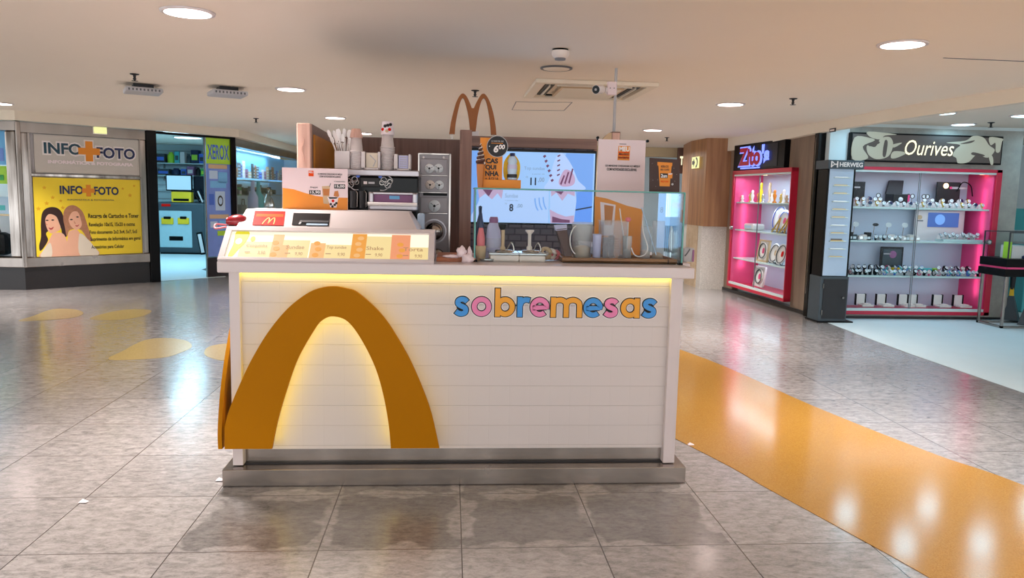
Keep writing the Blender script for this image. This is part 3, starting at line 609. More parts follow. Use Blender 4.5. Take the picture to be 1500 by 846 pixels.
# ================================================================== PILLAR, BACK FACADE
P1 = onz(1004, 415); P2 = onz(1024, 422.5); P3 = onz(1060, 424)
def col_prism(pts, z0, z1, mt):
    m = MB(); n = len(pts); m.add([(x, y, z0) for x, y in pts]+[(x, y, z1) for x, y in pts], [tuple(reversed(range(n))), tuple(range(n, 2*n))]+[(i, (i+1) % n, n+(i+1) % n, n+i) for i in range(n)], mt); return m
back = [(P3[0]+.05, P3[1]+.9), (P1[0]+.2, P1[1]+1.0)]
zp = onY(1030, 331, P2[1])[1]
stm = col_prism([P1, P2]+[P3]+back, 0, zp, 'pebble stone'); 
grow = [(P1[0]-.02, P1[1]-.01), (P2[0], P2[1]-.03), (P3[0]+.03, P3[1]-.03), (P3[0]+.05, P3[1]+.95), (P1[0]+.15, P1[1]+1.0)]
struct('pillar_base', stm); struct('pillar', col_prism(grow, zp, CEIL, 'pillar wood'))
PF = fr2(P1, P2)
m = MB(); u0 = PF.px(1006, 300)[0]; m.box(PF.px(1006, 350)[0], PF.px(1022, 350)[0], -.012, .0, .0, zp, 'beige stone'); struct('pillar_facing', m, PF)
m = MB(); (a0, c0), (a1, c1) = PF.px(1017, 247), PF.px(1028, 229); m.box(a0, a1, -.05, -.035, c0, c1, 'emblem glow', .004)
g = MB(); ca, cc = (a0+a1)/2, (c0+c1)/2; w = a1-a0
g.prism([(a0+w*.1, cc-.03), (a0+w*.28, cc-.03), (a0+w*.28, cc-.07), (a0+w*.48, cc), (a0+w*.28, cc+.07), (a0+w*.28, cc+.03), (a0+w*.1, cc+.03)], -.054, -.05, 'ink')
g.ringd(a0+w*.62, cc, w*.2, w*.1, -.054, -.05, 'ink', 14, -PI/2, PI/2)
thing('direction_sign', 'small pale plaque with dark arrow marks high on the wooden pillar', 'sign', [('plaque', m), ('marks', g)], PF)

m = MB(); m.box(-4.2, 1.2, 19.6, 19.8, 0, CEIL, 'beige wall'); struct('wall_back', m)
FB = Fr(0, 15.2, 0)
m = MB(); m.box(1.2, 3.6, 0, .2, 0, CEIL, 'beige wall'); m.box(3.6, 4.3, -.02, .2, 0, .3, 'charcoal'); m.box(3.55, 3.65, -.03, .2, 0, 2.1, 'steel'); m.box(3.6, 7.5, .0, .2, 2.3, CEIL, 'beige wall'); m.box(3.6, 7.5, 1.2, 1.3, 0, 2.4, 'shop white')
struct('wall_rear_shops', m, FB)
m = MB(); (a0, c0), (a1, c1) = FB.px(990, 254), FB.px(1040, 216)
b_ = MB(); b_.box(a0, a1, -.12, -.02, c0, c1, 'walnut', .01); t = MB(); t.text('TISEC', FB.px(993, 240)[0], FB.px(1013, 240)[0], FB.px(993, 242)[1], FB.px(993, 229)[1], -.13, 'sign white', .04); t.box(FB.px(998, 250)[0], FB.px(1003, 250)[0], -.128, -.12, FB.px(998, 252)[1], FB.px(998, 243)[1], 'orange')
thing('shop_sign', 'brown shop sign with white letters half hidden behind the wooden pillar', 'sign', [('panel', b_), ('lettering', t)], FB)
m = MB(); m.box(2.9, 3.5, -.06, -.01, .3, 1.9, 'charcoal', .01); mm = MB()
for j in range(9):
    for i in range(4): mm.disc(3.0+i*.13, .5+j*.16, .045, .05, -.075, -.06, ['silver', 'cream', 'light grey', 'tan'][(i*3+j) % 4], 12)
thing('merchandise_rack', 'dark wall rack full of small pale items across the mall', 'rack', [('board', m), ('small_goods', mm)], FB)
a = FB.px(962, 340); b = FB.px(1000, 282); m = MB(); m.box(a[0], b[0], -.05, -.02, .5, b[1], 'tv pale'); t = MB(); t.text('8', FB.px(966, 311)[0], FB.px(970, 311)[0], FB.px(966, 311)[1], FB.px(966, 303)[1], -.055, 'tv grey'); t.disc((a[0]+b[0])/2+.1, b[1]-.25, .1, .06, -.054, -.05, 'tv rose')
thing('window_poster', 'pale blue lit poster in the far shop window behind the glass case', 'poster', [('sheet', m), ('picture', t)], FB)
lamp('rear_light', (3.2, 14.2, 2.3), 25, WARM, 1.2, .4)

# ================================================================== WALL ON THE RIGHT, RED CASE
Aw = (4.54, 12.45); Bw = (4.69, 9.70); WR = fr2(Aw, Bw); LR = math.hypot(Bw[0]-Aw[0], Bw[1]-Aw[1]); OFF = -.10
def R_(x, y, off=OFF): return WR.px(x, y, off)
cu0 = R_(1064, 420)[0]; cu1 = R_(1156.6, 300)[0]; cz0 = R_(1110, 431)[1]; cz1 = R_(1110, 248)[1]
print('case1', cu0, cu1, cz0, cz1, [R_(*p) for p in ((1072, 252), (1063, 420), (1156.6, 245), (1146, 445))])
DP = .42
m = MB()
m.box(-.1, cu0, 0, .1, 0, CEIL, 'panel ply'); m.box(cu1, LR, 0, .1, 0, CEIL, 'panel ply'); m.box(cu0, cu1, 0, .1, cz1, CEIL, 'panel ply'); m.box(-.1, LR, -.02, .1, 0, .05, 'granite')
struct('wall_right', m, WR)
m = MB(); m.box(LR, LR+.10, -.06, .05, 0, CEIL, 'black gloss', .004); m.box(LR+.035, LR+.05, -.066, -.06, .3, 2.3, 'chrome'); struct('shutter_guide', m, WR)
def display_case(name, label, fr, u0, u1, z0, z1, front, deep, tL, tR, tT, tB, pinkside, shelves, div, glassmat='shop glass', fmat='case red'):
    f = MB(); f.box(u0, u0+tL, front, deep, z0, z1, fmat, .004); f.box(u1-tR, u1, front, deep, z0, z1, fmat, .004); f.box(u0, u1, front, deep, z1-tT, z1, fmat, .004); f.box(u0, u1, front, deep, z0, z0+tB, fmat, .004)
    bk = MB(); bk.box(u0+tL, u1-tR, deep-.03, deep-.01, z0+tB, z1-tT, 'case back')
    sd = MB()
    if pinkside == 'far': sd.box(u0+tL, u0+tL+.012, front+.03, deep-.03, z0+tB, z1-tT, 'case pink')
    else: sd.box(u1-tR-.012, u1-tR, front+.03, deep-.03, z0+tB, z1-tT, 'case pink')
    ra = MB(); ra.box(u0+tL, u1-tR, front+.01, front+.04, z0+tB, z0+tB+.035, 'pale edge'); ra2 = MB(); ra2.box(u0+tL, u1-tR, front+.01, front+.04, z1-tT-.025, z1-tT, 'pale edge')
    parts = [('frame', f), ('back_panel', bk), ('side_panel', sd, None, 'pink side panel'), ('rail', ra), ('rail', ra2)]
    for zz in shelves:
        s = MB(); s.box(u0+tL+.01, u1-tR-.012, front+.06, deep-.03, zz-.022, zz, 'pale edge', .003); parts.append(('shelf', s))
    for i, (a, b) in enumerate(((u0+tL, div+.01), (div-.01, u1-tR))):
        g = MB(); g.box(a, b, front+.015+i*.012, front+.02+i*.012, z0+tB+.01, z1-tT-.01, glassmat)
        e = MB(); xx = b-.006 if i == 0 else a; e.box(xx, xx+.006, front+.013+i*.012, front+.022+i*.012, z0+tB+.03, z1-tT-.02, 'grey'); parts.append(('glass_door', g, [('door_edge', e)]))
    hh = MB(); uu = u1-tR-.06 if pinkside == 'near' else u0+tL-.015; zz = (z0+z1)/2+.02
    hh.cyl((uu+.03, front-.025, zz), (uu+.03, front+.01, zz), .035, 'chrome', n=18); hh.cyl((uu+.03, front-.03, zz), (uu+.03, front-.025, zz), .02, 'white'); parts.append(('lock', hh))
    sp_ = MB(); su = u0+(u1-u0)*(.42 if pinkside == 'far' else .93); sp_.cyl((su, (front+deep)/2-.1, z1-tT), (su, (front+deep)/2-.1, z1-tT-.02), .03, 'spot warm', n=14); parts.append(('spotlight', sp_))
    return thing(name, label, 'display case', parts, fr)
S1 = [R_(1113, 296.5, OFF+.06)[1], R_(1113, 339, OFF+.06)[1], R_(1111, 383.5, OFF+.06)[1]]; B1 = cz0+.045+.035
display_case('display_case', 'tall red framed case of plates and figurines on the wall beside the wooden pillar', WR, cu0, cu1, cz0, cz1, OFF, DP, .05, .02, .06, .045, 'far', S1, R_(1107, 330)[0])
lamp('case_light', WR.M @ Vector(((cu0+cu1)/2, OFF+.12, cz1-.1)), 8, (.75, .88, 1), cu1-cu0-.3, .06, rot=(0, 0, WR.th))
for zz in S1: lamp('case_light', WR.M @ Vector(((cu0+cu1)/2, OFF+.2, zz-.04)), 2.5, (.75, .88, 1), cu1-cu0-.3, .05, rot=(0, 0, WR.th))  # extra lamps under the shelves, added to brighten the plates
lamp('case_light', WR.M @ Vector((cu0+.12, OFF+.2, cz0+.9)), 0.7, (1, .55, .75), 1.2, .05, rot=(0, PI/2, WR.th))
# sign above
s = MB(); (a0, c0), (a1, c1) = WR.px(1081, 250), WR.px(1158, 215); c0 = cz1+.005; s.box(a0, a1, -.08, 0, c0, 2.34, 'black', .004); s.box(a0+(a1-a0)*.55, a1-.2, -.085, -.08, c0+.03, 2.30, 'dark')
t = MB(); t2 = MB(); xL = WR.px(1092, 235)[0]; xM = WR.px(1124, 235)[0]; xE = WR.px(1133, 235)[0]
t2.text('Zito', xL-.05, xM+.05, c0+.04, 2.30, -.10, 'neon blue', .10); t.text('Zito', xL, xM, c0+.06, 2.28, -.112, 'neon red', .05); t2.text("'s", xM+.02, xE+.08, c0+.05, 2.30, -.105, 'neon blue', .06)
t2.box(xL+.05, xM-.05, -.10, -.085, c0+.015, c0+.035, 'neon blue')
thing('shop_sign', 'black sign box with glowing red and blue script lettering above the plate case', 'sign', [('box', s), ('halo', t2), ('lettering', t)], WR)

# contents of case 1
def shelf_item(name, label, cat, mb, fr, group=None): return one(name, label, cat, mb, fr, group)
fx = ['cream', 'gold', 'amber', 'white', 'yellow', 'tan', 'silver']
n = 15
for k in range(n):
    u = cu0+.10+(cu1-cu0-.22)*k/(n-1); m = MB(); h = .10+.10*random.random()+(.12 if k in (4, 5) else 0); mt = fx[k % 7]; y0 = OFF+.14+.08*(k % 3)
    m.lathe([(.03, 0), (.032, .012), (.012, .03), (.02, h*.35), (.028, h*.55), (.014, h*.72), (.02, h*.84), (.016, h*.96), (0, h)], (u, y0, S1[0]), mt, 12)
    m.tube([(u-.02, y0, S1[0]+h*.55), (u-.045, y0-.01, S1[0]+h*.7), (u-.03, y0-.01, S1[0]+h*.85)], .006, fx[(k+2) % 7], 6)
    shelf_item('figurine', 'small '+{'cream': 'cream', 'gold': 'gold', 'amber': 'amber', 'white': 'white', 'yellow': 'yellow', 'tan': 'tan', 'silver': 'silver'}[mt]+' figurine on the topmost shelf of the plate case', 'figurine', m, WR, 'figurines on the top shelf of the plate case')
def plate(u, z, r, y, label, ring='blue', accent='case pink', sq=False):
    d = MB(); d.T = Matrix.Translation((u, y, z+r*1.02)) @ Matrix.Rotation(-.22, 4, 'X')
    d.lathe([(0, 0), (r*.6, -.004), (r, -.025), (r, -.019), (r*.6, .004), (0, .006)], (0, 0, 0), 'white gloss', 36, ax='y')
    e = MB(); e.T = d.T; e.ringd(0, 0, r*.84, r*.05, -.028, -.02, ring, 30); e.disc(r*.05, r*.05, r*.2, r*.28, -.012, -.006, accent, 12)
    st = MB()
    for sx in (-.5, .5): st.tube([(u+sx*r, y-.07, z+.035), (u+sx*r, y-.05, z+.006), (u+sx*r, y+.05, z+.006), (u+sx*r*.6, y+.07, z+r)], .005, 'black', 6)
    return thing('decorative_plate', label, 'plate', [('dish', d), ('painted_motif', e), ('stand', st)], WR)
z = S1[1]
plate(cu0+(cu1-cu0)*.56, z, .20, OFF+.30, 'tall round white plate with a blue ring on the second shelf, behind the gold easel')
plate(cu0+(cu1-cu0)*.72, z, .165, OFF+.22, 'round white plate with a pink motif beside the gold easel on the second shelf')
plate(cu0+(cu1-cu0)*.9, z, .16, OFF+.26, 'white plate at the shutter end of the second shelf of the plate case', 'teal', 'pale blue')
m = MB(); u = cu0+.42; m.box(u-.18, u+.16, OFF+.12, OFF+.32, z, z+.10, 'white gloss', .03); m.box(u-.12, u+.1, OFF+.118, OFF+.122, z+.03, z+.07, 'pale blue'); shelf_item('white_dish', 'low white covered dish on the second shelf of the plate case', 'dish', m, WR)
for k, uu in enumerate((.68, .80)):
    u = cu0+(cu1-cu0)*uu; m = MB(); m.tube([(u-.06, OFF+.1, z+.01), (u+.05, OFF+.17, z+.22)], .012, 'gold', 6); m.tube([(u+.09, OFF+.1, z+.01), (u+.055, OFF+.17, z+.22)], .012, 'gold', 6); m.box(u-.05, u+.09, OFF+.10, OFF+.12, z+.05, z+.065, 'gold'); shelf_item('plate_easel', 'small gold easel on the second shelf, '+('next to the pink motif plate' if k == 0 else 'nearer the shutter end'), 'easel', m, WR)
z = S1[2]
def framed(u, z, w, h, y, fm, label):
    f = MB()
    T_ = Matrix.Translation((u, y, z)) @ Matrix.Rotation(-.12, 4, 'X'); f.T = T_
    f.box(-w/2, -w/2+.025, 0, .03, 0, h, fm); f.box(w/2-.025, w/2, 0, .03, 0, h, fm); f.box(-w/2, w/2, 0, .03, h-.025, h, fm); f.box(-w/2, w/2, 0, .03, 0, .025, fm); f.box(-w/2+.02, w/2-.02, .015, .03, .02, h-.02, 'white')
    d = MB(); d.T = T_; d.lathe([(0, 0), (h*.26, -.004), (h*.36, -.02), (h*.36, 0)], (0, .012, h/2), 'white gloss', 30, ax='y'); e = MB(); e.T = T_; e.ringd(0, h/2, h*.33, .012, -.014, -.006, 'slate', 26); e.disc(.01, h/2, .03, .045, -.002, .004, 'case pink', 10)
    return thing('framed_plate', label, 'plate', [('frame', f), ('dish', d), ('ring', e)], WR)
framed(cu0+(cu1-cu0)*.46, z, .34, .33, OFF+.14, 'tan', 'white plate in a pale wooden frame on the third shelf of the plate case')
plate(cu0+(cu1-cu0)*.63, z, .145, OFF+.2, 'white plate with a dark rim next to the wooden frame on the third shelf', 'slate', 'tan')
plate(cu0+(cu1-cu0)*.78, z, .15, OFF+.16, 'white plate with a red flower in the middle of the third shelf', 'slate', 'red')
plate(cu0+(cu1-cu0)*.92, z, .14, OFF+.24, 'white plate at the shutter end of the third shelf', 'teal', 'pale blue')
framed(cu0+(cu1-cu0)*.42, B1, .33, .31, OFF+.14, 'white', 'white framed plate standing alone on the bottom of the plate case')

# ================================================================== WATCH SHOP
Y2 = 9.50; F2 = Fr(0, Y2, 0); V = lambda x, y, off=0.0: F2.px(x, y, off)
x0 = V(1239.5, 350)[0]; x1 = V(1453.5, 350)[0]; z0 = V(1340, 460)[1]; z1 = V(1350, 246)[1]
x0 = 4.985; x1 = (V(1463.4, 250)[0]+V(1445, 459)[0])/2
print('case2', x0, x1, z0, z1, V(1244, 245), V(1235, 458), V(1463.4, 250), V(1445, 459))
FR = -.06; DD = .50
XE = 7.30
m = MB(); m.box(4.735, x0, 0, .12, 0, CEIL, 'shop white'); m.box(x1, XE, 0, .55, 0, 2.44, 'concrete'); m.box(x0, x1, 0, .12, z1, 2.44, 'concrete'); m.box(x0, x1, 0, .12, 0, z0, 'concrete'); m.box(4.735, XE, 0, .55, 2.44, CEIL, 'shop white'); m.box(4.735, XE, -.012, 0, 0, .035, 'granite')
struct('wall_showcase', m, F2)
m = MB(); m.box(7.30, 12, 12.0, 12.2, 0, CEIL, 'shop white'); m.box(11.8, 12, 1, 12.2, 0, CEIL, 'shop white'); m.box(7.3, 12, 11.96, 12.0, 1.1, 1.45, 'teal'); struct('wall_shop_right', m)
SH = [V(1340, 304.3, FR+.06)[1], V(1340, 353.3, FR+.06)[1], V(1340, 404.2, FR+.06)[1]]; B2 = z0+.045+.035
display_case('display_case', 'wide pink framed showcase full of watches below the jeweller sign', F2, x0, x1, z0, z1, FR, DD, .045, .075, .04, .045, 'near', SH, V(1342, 300)[0])
lamp('case_light', ((x0+x1)/2, Y2+FR+.12, z1-.08), 4, (.7, .85, 1), x1-x0-.3, .05)
for zz in SH: lamp('case_light', ((x0+x1)/2, Y2+.18, zz-.035), 1.3, (.7, .85, 1), x1-x0-.4, .04)
lamp('case_light', (x1-.14, Y2+.12, (z0+z1)/2), 0.6, (1, .55, .75), 1.4, .05, rot=(0, -PI/2, 0))
# jeweller sign
(a0, c0), (a1, c1) = V(1240, 238), V(1465, 198); c0 = V(1350, 239)[1]; c1 = V(1350, 197)[1]
s = MB(); s.box(a0, a1, -.07, 0, c0, c1, 'black', .006); s.box(a0+.02, a1-.02, -.075, -.07, c0+.02, c1-.02, 'sign taupe')
im = MB(); zs = lambda py: V(1350, py)[1]; xs = lambda px: V(px, 218)[0]
def ip(pts, mt='sign image', y=-.078): im.prism(spl([(xs(1180+a*.3666), zs(170+b*.3666)) for a, b in pts], 4, True), y, -.07, mt)
ip([(180, 95), (240, 95), (260, 105), (215, 130), (240, 175), (178, 180)]); ip([(235, 70), (345, 78), (300, 84), (280, 100), (240, 90)]); ip([(285, 95), (320, 90), (335, 120), (320, 165), (275, 178), (240, 160), (232, 125), (265, 130)]); ip([(330, 120), (370, 110), (340, 130)]); ip([(340, 145), (390, 150), (350, 172), (330, 170)]); ip([(300, 105), (312, 110), (308, 165), (296, 160)], 'sign taupe', -.081); ip([(238, 120), (275, 108), (278, 116), (245, 128)], 'sign taupe', -.081)
ip([(545, 105), (620, 95), (650, 75), (690, 80), (715, 110), (740, 130), (715, 160), (670, 150), (640, 180), (600, 185), (590, 165), (575, 155), (585, 130), (600, 112)]); ip([(715, 78), (770, 84), (765, 95), (760, 135), (745, 135), (740, 100), (722, 110)]); ip([(715, 145), (722, 143), (735, 160), (738, 185), (730, 186)], 'sign image', -.081); ip([(655, 140), (700, 150), (690, 156), (650, 150)], 'sign taupe', -.081); ip([(600, 108), (655, 92), (640, 104)], 'sign taupe', -.081)
t = MB(); t.text('Ourives', V(1319, 230)[0], V(1390, 230)[0], zs(228), zs(206), -.085, 'sign white', .0, shear=.25)
thing('jeweller_sign', 'long dark lightbox with pale hands and slanted white lettering above the watch showcase', 'sign', [('box', s), ('picture', im), ('lettering', t)], F2)

# ---- watches
def watch_mesh(strap, face, rim, s=1.0, tilt=.35, cushion=None):
    m = MB(); R = .036*s
    if cushion: m.lathe([(R*.75, 0), (R*.8, R*.4), (R*.6, R*1.5), (0, R*1.6)], (0, .012, 0), cushion, 12)
    n = 18; vs = []; wd = .011*s
    for k in range(n):
        a = 2*PI*k/n; 
        for (dx, rr) in ((-wd, R), (wd, R), (wd, R*.86), (-wd, R*.86)): vs.append((dx, -rr*math.sin(a)*.62, R+rr*math.cos(a)*1.0))
    m.add(vs, [(4*k+j, 4*k+(j+1) % 4, 4*((k+1) % n)+(j+1) % 4, 4*((k+1) % n)+j) for k in range(n) for j in range(4)], strap, True)
    T0 = m.T; m.T = Matrix.Translation((0, -R*.56, R*1.25)) @ Matrix.Rotation(-tilt, 4, 'X')
    m.lathe([(0, -.010*s), (.021*s, -.010*s), (.024*s, -.004*s), (.024*s, .004*s), (0, .004*s)], (0, 0, 0), rim, 18, ax='y'); m.disc(0, 0, .019*s, .019*s, -.0115*s, -.0100*s, face, 18)
    m.box(-.0012, .0012, -.0122*s, -.0115*s, 0, .014*s, 'ink'); m.box(0, .010*s, -.0122*s, -.0115*s, -.001, .001, 'ink'); m.T = T0
    return m
def protos(specs):
    out = []
    for nm, st, fa, ri, s, ti, cu in specs: out.append((mesh_of('wristwatch', watch_mesh(st, fa, ri, s, ti, cu)), nm))
    return out
def place(me, name, label, cat, fr, u, y, z, th=0, group=None):
    o = _link(name, me, None, fr.M @ Vector((u, y, z)), fr.th+th); _props(o, label, cat, group); return o
pr = protos([('steel', 'silver', 'dial', 'silver', 1.12, .35, 'white'), ('gold', 'gold', 'dial', 'gold', 1.1, .35, 'white'), ('dark', 'black', 'dial', 'silver', 1.1, .3, 'white'), ('steel dark', 'silver', 'navy', 'silver', 1.15, .35, 'white')])
xa = V(1247, 300)[0]; xb = V(1441, 300)[0]; n = 21
m = MB(); m.box(xa-.03, xb+.05, .16, .36, SH[0], SH[0]+.05, 'white', .004); one('display_riser', 'long low white riser on the topmost shelf of the watch showcase', 'riser', m, F2)
for row in range(2):
    for k in range(n if row == 0 else 13):
        xx = xa+(xb-xa)*(k+.1)/(n-1) if row == 0 else xa+.0+(xb-xa)*([0, .045, .1, .15, .2, .24, .28, .62, .68, .76, .83, .9, .96][k])
        me, nm = pr[(k*5+row*2+k//4) % 4]
        place(me, 'wristwatch', nm.split()[0]+' banded round wristwatch in the '+('front' if row == 0 else 'raised rear')+' row of the topmost showcase shelf', 'watch', F2, xx, .06 if row == 0 else .22, SH[0]+(.0 if row == 0 else .05), random.uniform(-.3, .3), 'watches on the top showcase shelf')
# boxes / cards on top shelf
a = V(1247, 275, .3); b = V(1268, 266, .3); m = MB(); m.box(a[0], b[0], .30, .32, SH[0]+.05, b[1], 'dark', .003); m.box(a[0]+.03, a[0]+.12, .297, .3, a[1]+.0, a[1]+.02, 'light grey'); one('display_card', 'dark landscape card behind the first watches on the topmost showcase shelf', 'card', m, F2)
bx = MB(); a = V(1306, 285, .25)[0]; b = V(1330, 285, .25)[0]; zc = V(1318, 284, .25)[1]; bx.box(a, b, .2, .4, SH[0]+.05, zc, 'dark', .01)
ld = MB(); ld.hexa([(a, .38, zc), (b, .38, zc), (b, .41, zc), (a, .41, zc)], [(a+.06, .42, zc+.18), (b+.03, .42, zc+.18), (b+.03, .45, zc+.17), (a+.06, .45, zc+.17)], 'charcoal'); li = MB(); li.box(b-.03, b-.005, .195, .2, SH[0]+.06, zc-.01, 'case pink')
wt = MB(); wt.lathe([(0, -.01), (.028, -.01), (.03, 0), (0, .0)], ((a+b)/2-.02, .19, zc-.07), 'dial', 18, ax='y')
thing('watch_box', 'open black gift box holding one watch on the topmost showcase shelf', 'box', [('tray', bx), ('lid', ld), ('lining', li), ('watch_face', wt)], F2)
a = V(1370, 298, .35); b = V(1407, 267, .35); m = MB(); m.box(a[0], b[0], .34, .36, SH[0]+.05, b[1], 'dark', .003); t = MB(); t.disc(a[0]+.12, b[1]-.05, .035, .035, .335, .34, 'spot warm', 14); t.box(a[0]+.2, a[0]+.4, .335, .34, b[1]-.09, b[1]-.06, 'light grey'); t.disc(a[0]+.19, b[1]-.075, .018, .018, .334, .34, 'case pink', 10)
h = MB(); h.tube(spl([(b[0]-.05, .33, b[1]-.12), (b[0]+.02, .33, b[1]+.0), (b[0]+.13, .33, b[1]-.04), (b[0]+.17, .33, b[1]-.18)], 5), .007, 'black', 6)
thing('shopping_bag', 'dark gift bag with a looped cord handle behind the watches on the topmost shelf', 'bag', [('panel', m), ('print', t), ('handle', h)], F2)
for px, hh in ((1286, .0), (1330, 0), (1336, 0), (1353, 0), (1358, 0)):
    x = V(px, 285, .3)[0]; m = MB(); z_ = SH[0]+.05; m.tube([(x, .30, z_), (x, .30, z_+.09)], .004, 'steel', 6); m.cyl((x, .29, z_+.10), (x, .30, z_+.10), .028, 'dial', n=14); m.ringd(x, z_+.10, .028, .008, .285, .29, 'charcoal', 14)
    one('upright_watch', 'round watch face upright on a thin stand behind the topmost showcase row', 'watch', m, F2, 'watches on thin stands on the top showcase shelf')
# second shelf
for i, px in enumerate((1250, 1279, 1298, 1322)):
    x = V(px, 330, .15)[0]; m = MB(); m.tube([(x, .15, SH[1]), (x+.02, .15, SH[1]+.19)], .004, 'chrome', 6); m.disc(x+.03, SH[1]+.2, .04, .02 if i == 1 else .032, .14, .15, 'dial' if i != 1 else 'charcoal', 14)
    one('watch_stand', ['first', 'second', 'third', 'fourth'][i]+' slim stand with a round watch on the second shelf, counting from the tower end', 'stand', m, F2)
for i, (px, mt) in enumerate(((1246, 'dark'), (1252, 'slate'), (1273, 'dark'), (1262, 'white'), (1268, 'cream'), (1307, 'white'), (1325, 'white'), (1330, 'light grey'), (1336, 'cream'), (1345, 'white'))):
    x = V(px, 345, .1)[0]; m = MB(); m.box(x-.035, x+.035, .1, .17, SH[1], SH[1]+(.10 if mt == 'dark' else .06+.01*(i % 3)), mt, .006); m.box(x-.02, x+.02, .096, .1, SH[1]+.015, SH[1]+.045, 'dial' if mt != 'white' else 'silver'); one('ring_box', ('dark' if mt in ('dark', 'slate') else 'pale')+' little jewel box on the second showcase shelf', 'box', m, F2, 'jewel boxes on the second showcase shelf')
pr2 = protos([('black', 'black', 'dial', 'silver', 1.0, .5, None), ('steel', 'silver', 'dial', 'silver', 1.0, .5, 'white')])
for k, px in enumerate((1284, 1290, 1296, 1303, 1312, 1318, 1378, 1385, 1391, 1397, 1403, 1411, 1416, 1421, 1427, 1433)):
    me, nm = pr2[0 if px in (1284, 1296, 1312) else 1]; place(me, 'wristwatch', nm+' strapped wristwatch on the second shelf of the showcase', 'watch', F2, V(px, 345, .1)[0], .12, SH[1]+(.0 if px < 1370 else .03+.02*(k % 2)), random.uniform(-.4, .4), 'watches on the second showcase shelf')
m = MB(); a = V(1376, 350, .16)[0]; b = V(1439, 350, .16)[0]; m.box(a, b, .07, .25, SH[1], SH[1]+.03, 'pale edge', .003); one('display_riser', 'pale glass riser on the second shelf in front of the small screen', 'riser', m, F2)
f = MB(); a = V(1357, 345, .33); b = V(1405, 311, .33); f.box(V(1340, 345, .33)[0], V(1410, 345, .33)[0], .33, .37, SH[1], b[1]+.02, 'white'); s = MB(); s.box(a[0], b[0], .322, .33, V(1357, 332, .33)[1], b[1]-.01, 'small screen'); s.disc((a[0]+b[0])/2-.05, b[1]-.10, .07, .07, .318, .322, 'tv sky', 20)
t = MB(); t.disc(V(1347, 318, .33)[0], V(1347, 318, .33)[1], .035, .03, .325, .33, 'tan', 14); t.box(V(1343, 323, .33)[0], V(1352, 323, .33)[0], .325, .33, V(1347, 324, .33)[1], V(1347, 322, .33)[1], 'grey')
thing('small_screen', 'white display block with a lit blue screen on the second showcase shelf', 'screen', [('casing', f), ('screen', s), ('emblem', t)], F2)
# third shelf
pr3 = protos([('black', 'black', 'dial', 'black', 1.15, .7, None), ('blue', 'blue', 'dial', 'teal', 1.1, .7, None), ('pink', 'case pink', 'cream', 'white', 1.1, .7, None), ('white', 'white', 'dial', 'silver', 1.1, .7, None), ('black', 'black', 'dial', 'silver', 1.15, .6, None)])
k = 0
for row, (ya, dz) in enumerate(((.07, 0), (.17, .045))):
    xs_ = [1246+i*7.2 for i in range(27)] if row == 0 else [1249+i*8.4 for i in range(21)]
    for px in xs_:
        if px > 1437 or (row == 1 and 1352 < px < 1370): continue
        me, nm = pr3[(k*7+k//3) % 5 if px > 1290 else (0 if k % 3 else 4)]; k += 1
        place(me, 'wristwatch', nm+' strapped sports wristwatch in the '+('front' if row == 0 else 'rear')+' row of the third showcase shelf', 'watch', F2, V(px, 395, ya)[0], ya, SH[2]+dz, random.uniform(-.9, .9), 'watches on the third showcase shelf')
m = MB(); m.box(V(1246, 400, .2)[0], V(1436, 400, .2)[0], .14, .3, SH[2], SH[2]+.045, 'white', .004); one('display_riser', 'low white riser under the rear row of the third showcase shelf', 'riser', m, F2)
for i, (pa, pb, mt) in enumerate(((1290, 1304, 'teal'), (1306, 1318, 'yellow'), (1322, 1334, 'sky blue'), (1345, 1364, 'teal'), (1368, 1376, 'lime'))):
    m = MB(); m.box(V(pa, 400, .22)[0], V(pb, 400, .22)[0], .2, .28, SH[2]+.045, SH[2]+.085, mt, .006); one('watch_tin', ['teal', 'yellow', 'sky blue', 'wide teal', 'lime'][i]+' watch tin on the third showcase shelf', 'box', m, F2)
a = V(1291, 385, .33); b = V(1324, 365, .33); f = MB(); f.box(a[0]-.02, b[0], .33, .35, SH[2]+.04, b[1]+.03, 'dark', .006); s = MB(); s.box(a[0]+.01, b[0]-.03, .325, .33, SH[2]+.06, b[1], 'slate'); s.disc((a[0]+b[0])/2, b[1]-.07, .05, .05, .322, .325, 'mauve', 14); s.box(a[0]+.02, a[0]+.12, .322, .325, b[1]-.07, b[1]-.055, 'light grey')
thing('framed_card', 'dark framed picture card at the back of the third showcase shelf', 'frame', [('frame', f), ('picture', s)], F2)
# bottom: open white boxes
for i, px in enumerate((1260, 1290, 1322, 1336, 1373, 1403)):
    x = V(px, 448, .15)[0]; b_ = MB(); b_.box(x-.02, x+.14, .06, .18, B2, B2+.03, 'white gloss', .006); l = MB(); l.box(x-.045, x+.075, .18, .2, B2+.02, B2+.155, 'white gloss', .004); l.box(x-.055, x-.045, .17, .205, B2+.01, B2+.16, 'black'); l.box(x+.075, x+.085, .17, .205, B2+.01, B2+.16, 'black'); c = MB(); c.box(x+.01, x+.11, .08, .16, B2+.03, B2+.042, 'cream', .006)
    thing('open_watch_box', 'open white presentation box, '+['first', 'second', 'third', 'fourth', 'fifth', 'last'][i]+' of six along the showcase bottom from the tower end', 'box', [('tray', b_), ('lid', l), ('cushion', c)], F2, 'open white boxes on the showcase bottom')

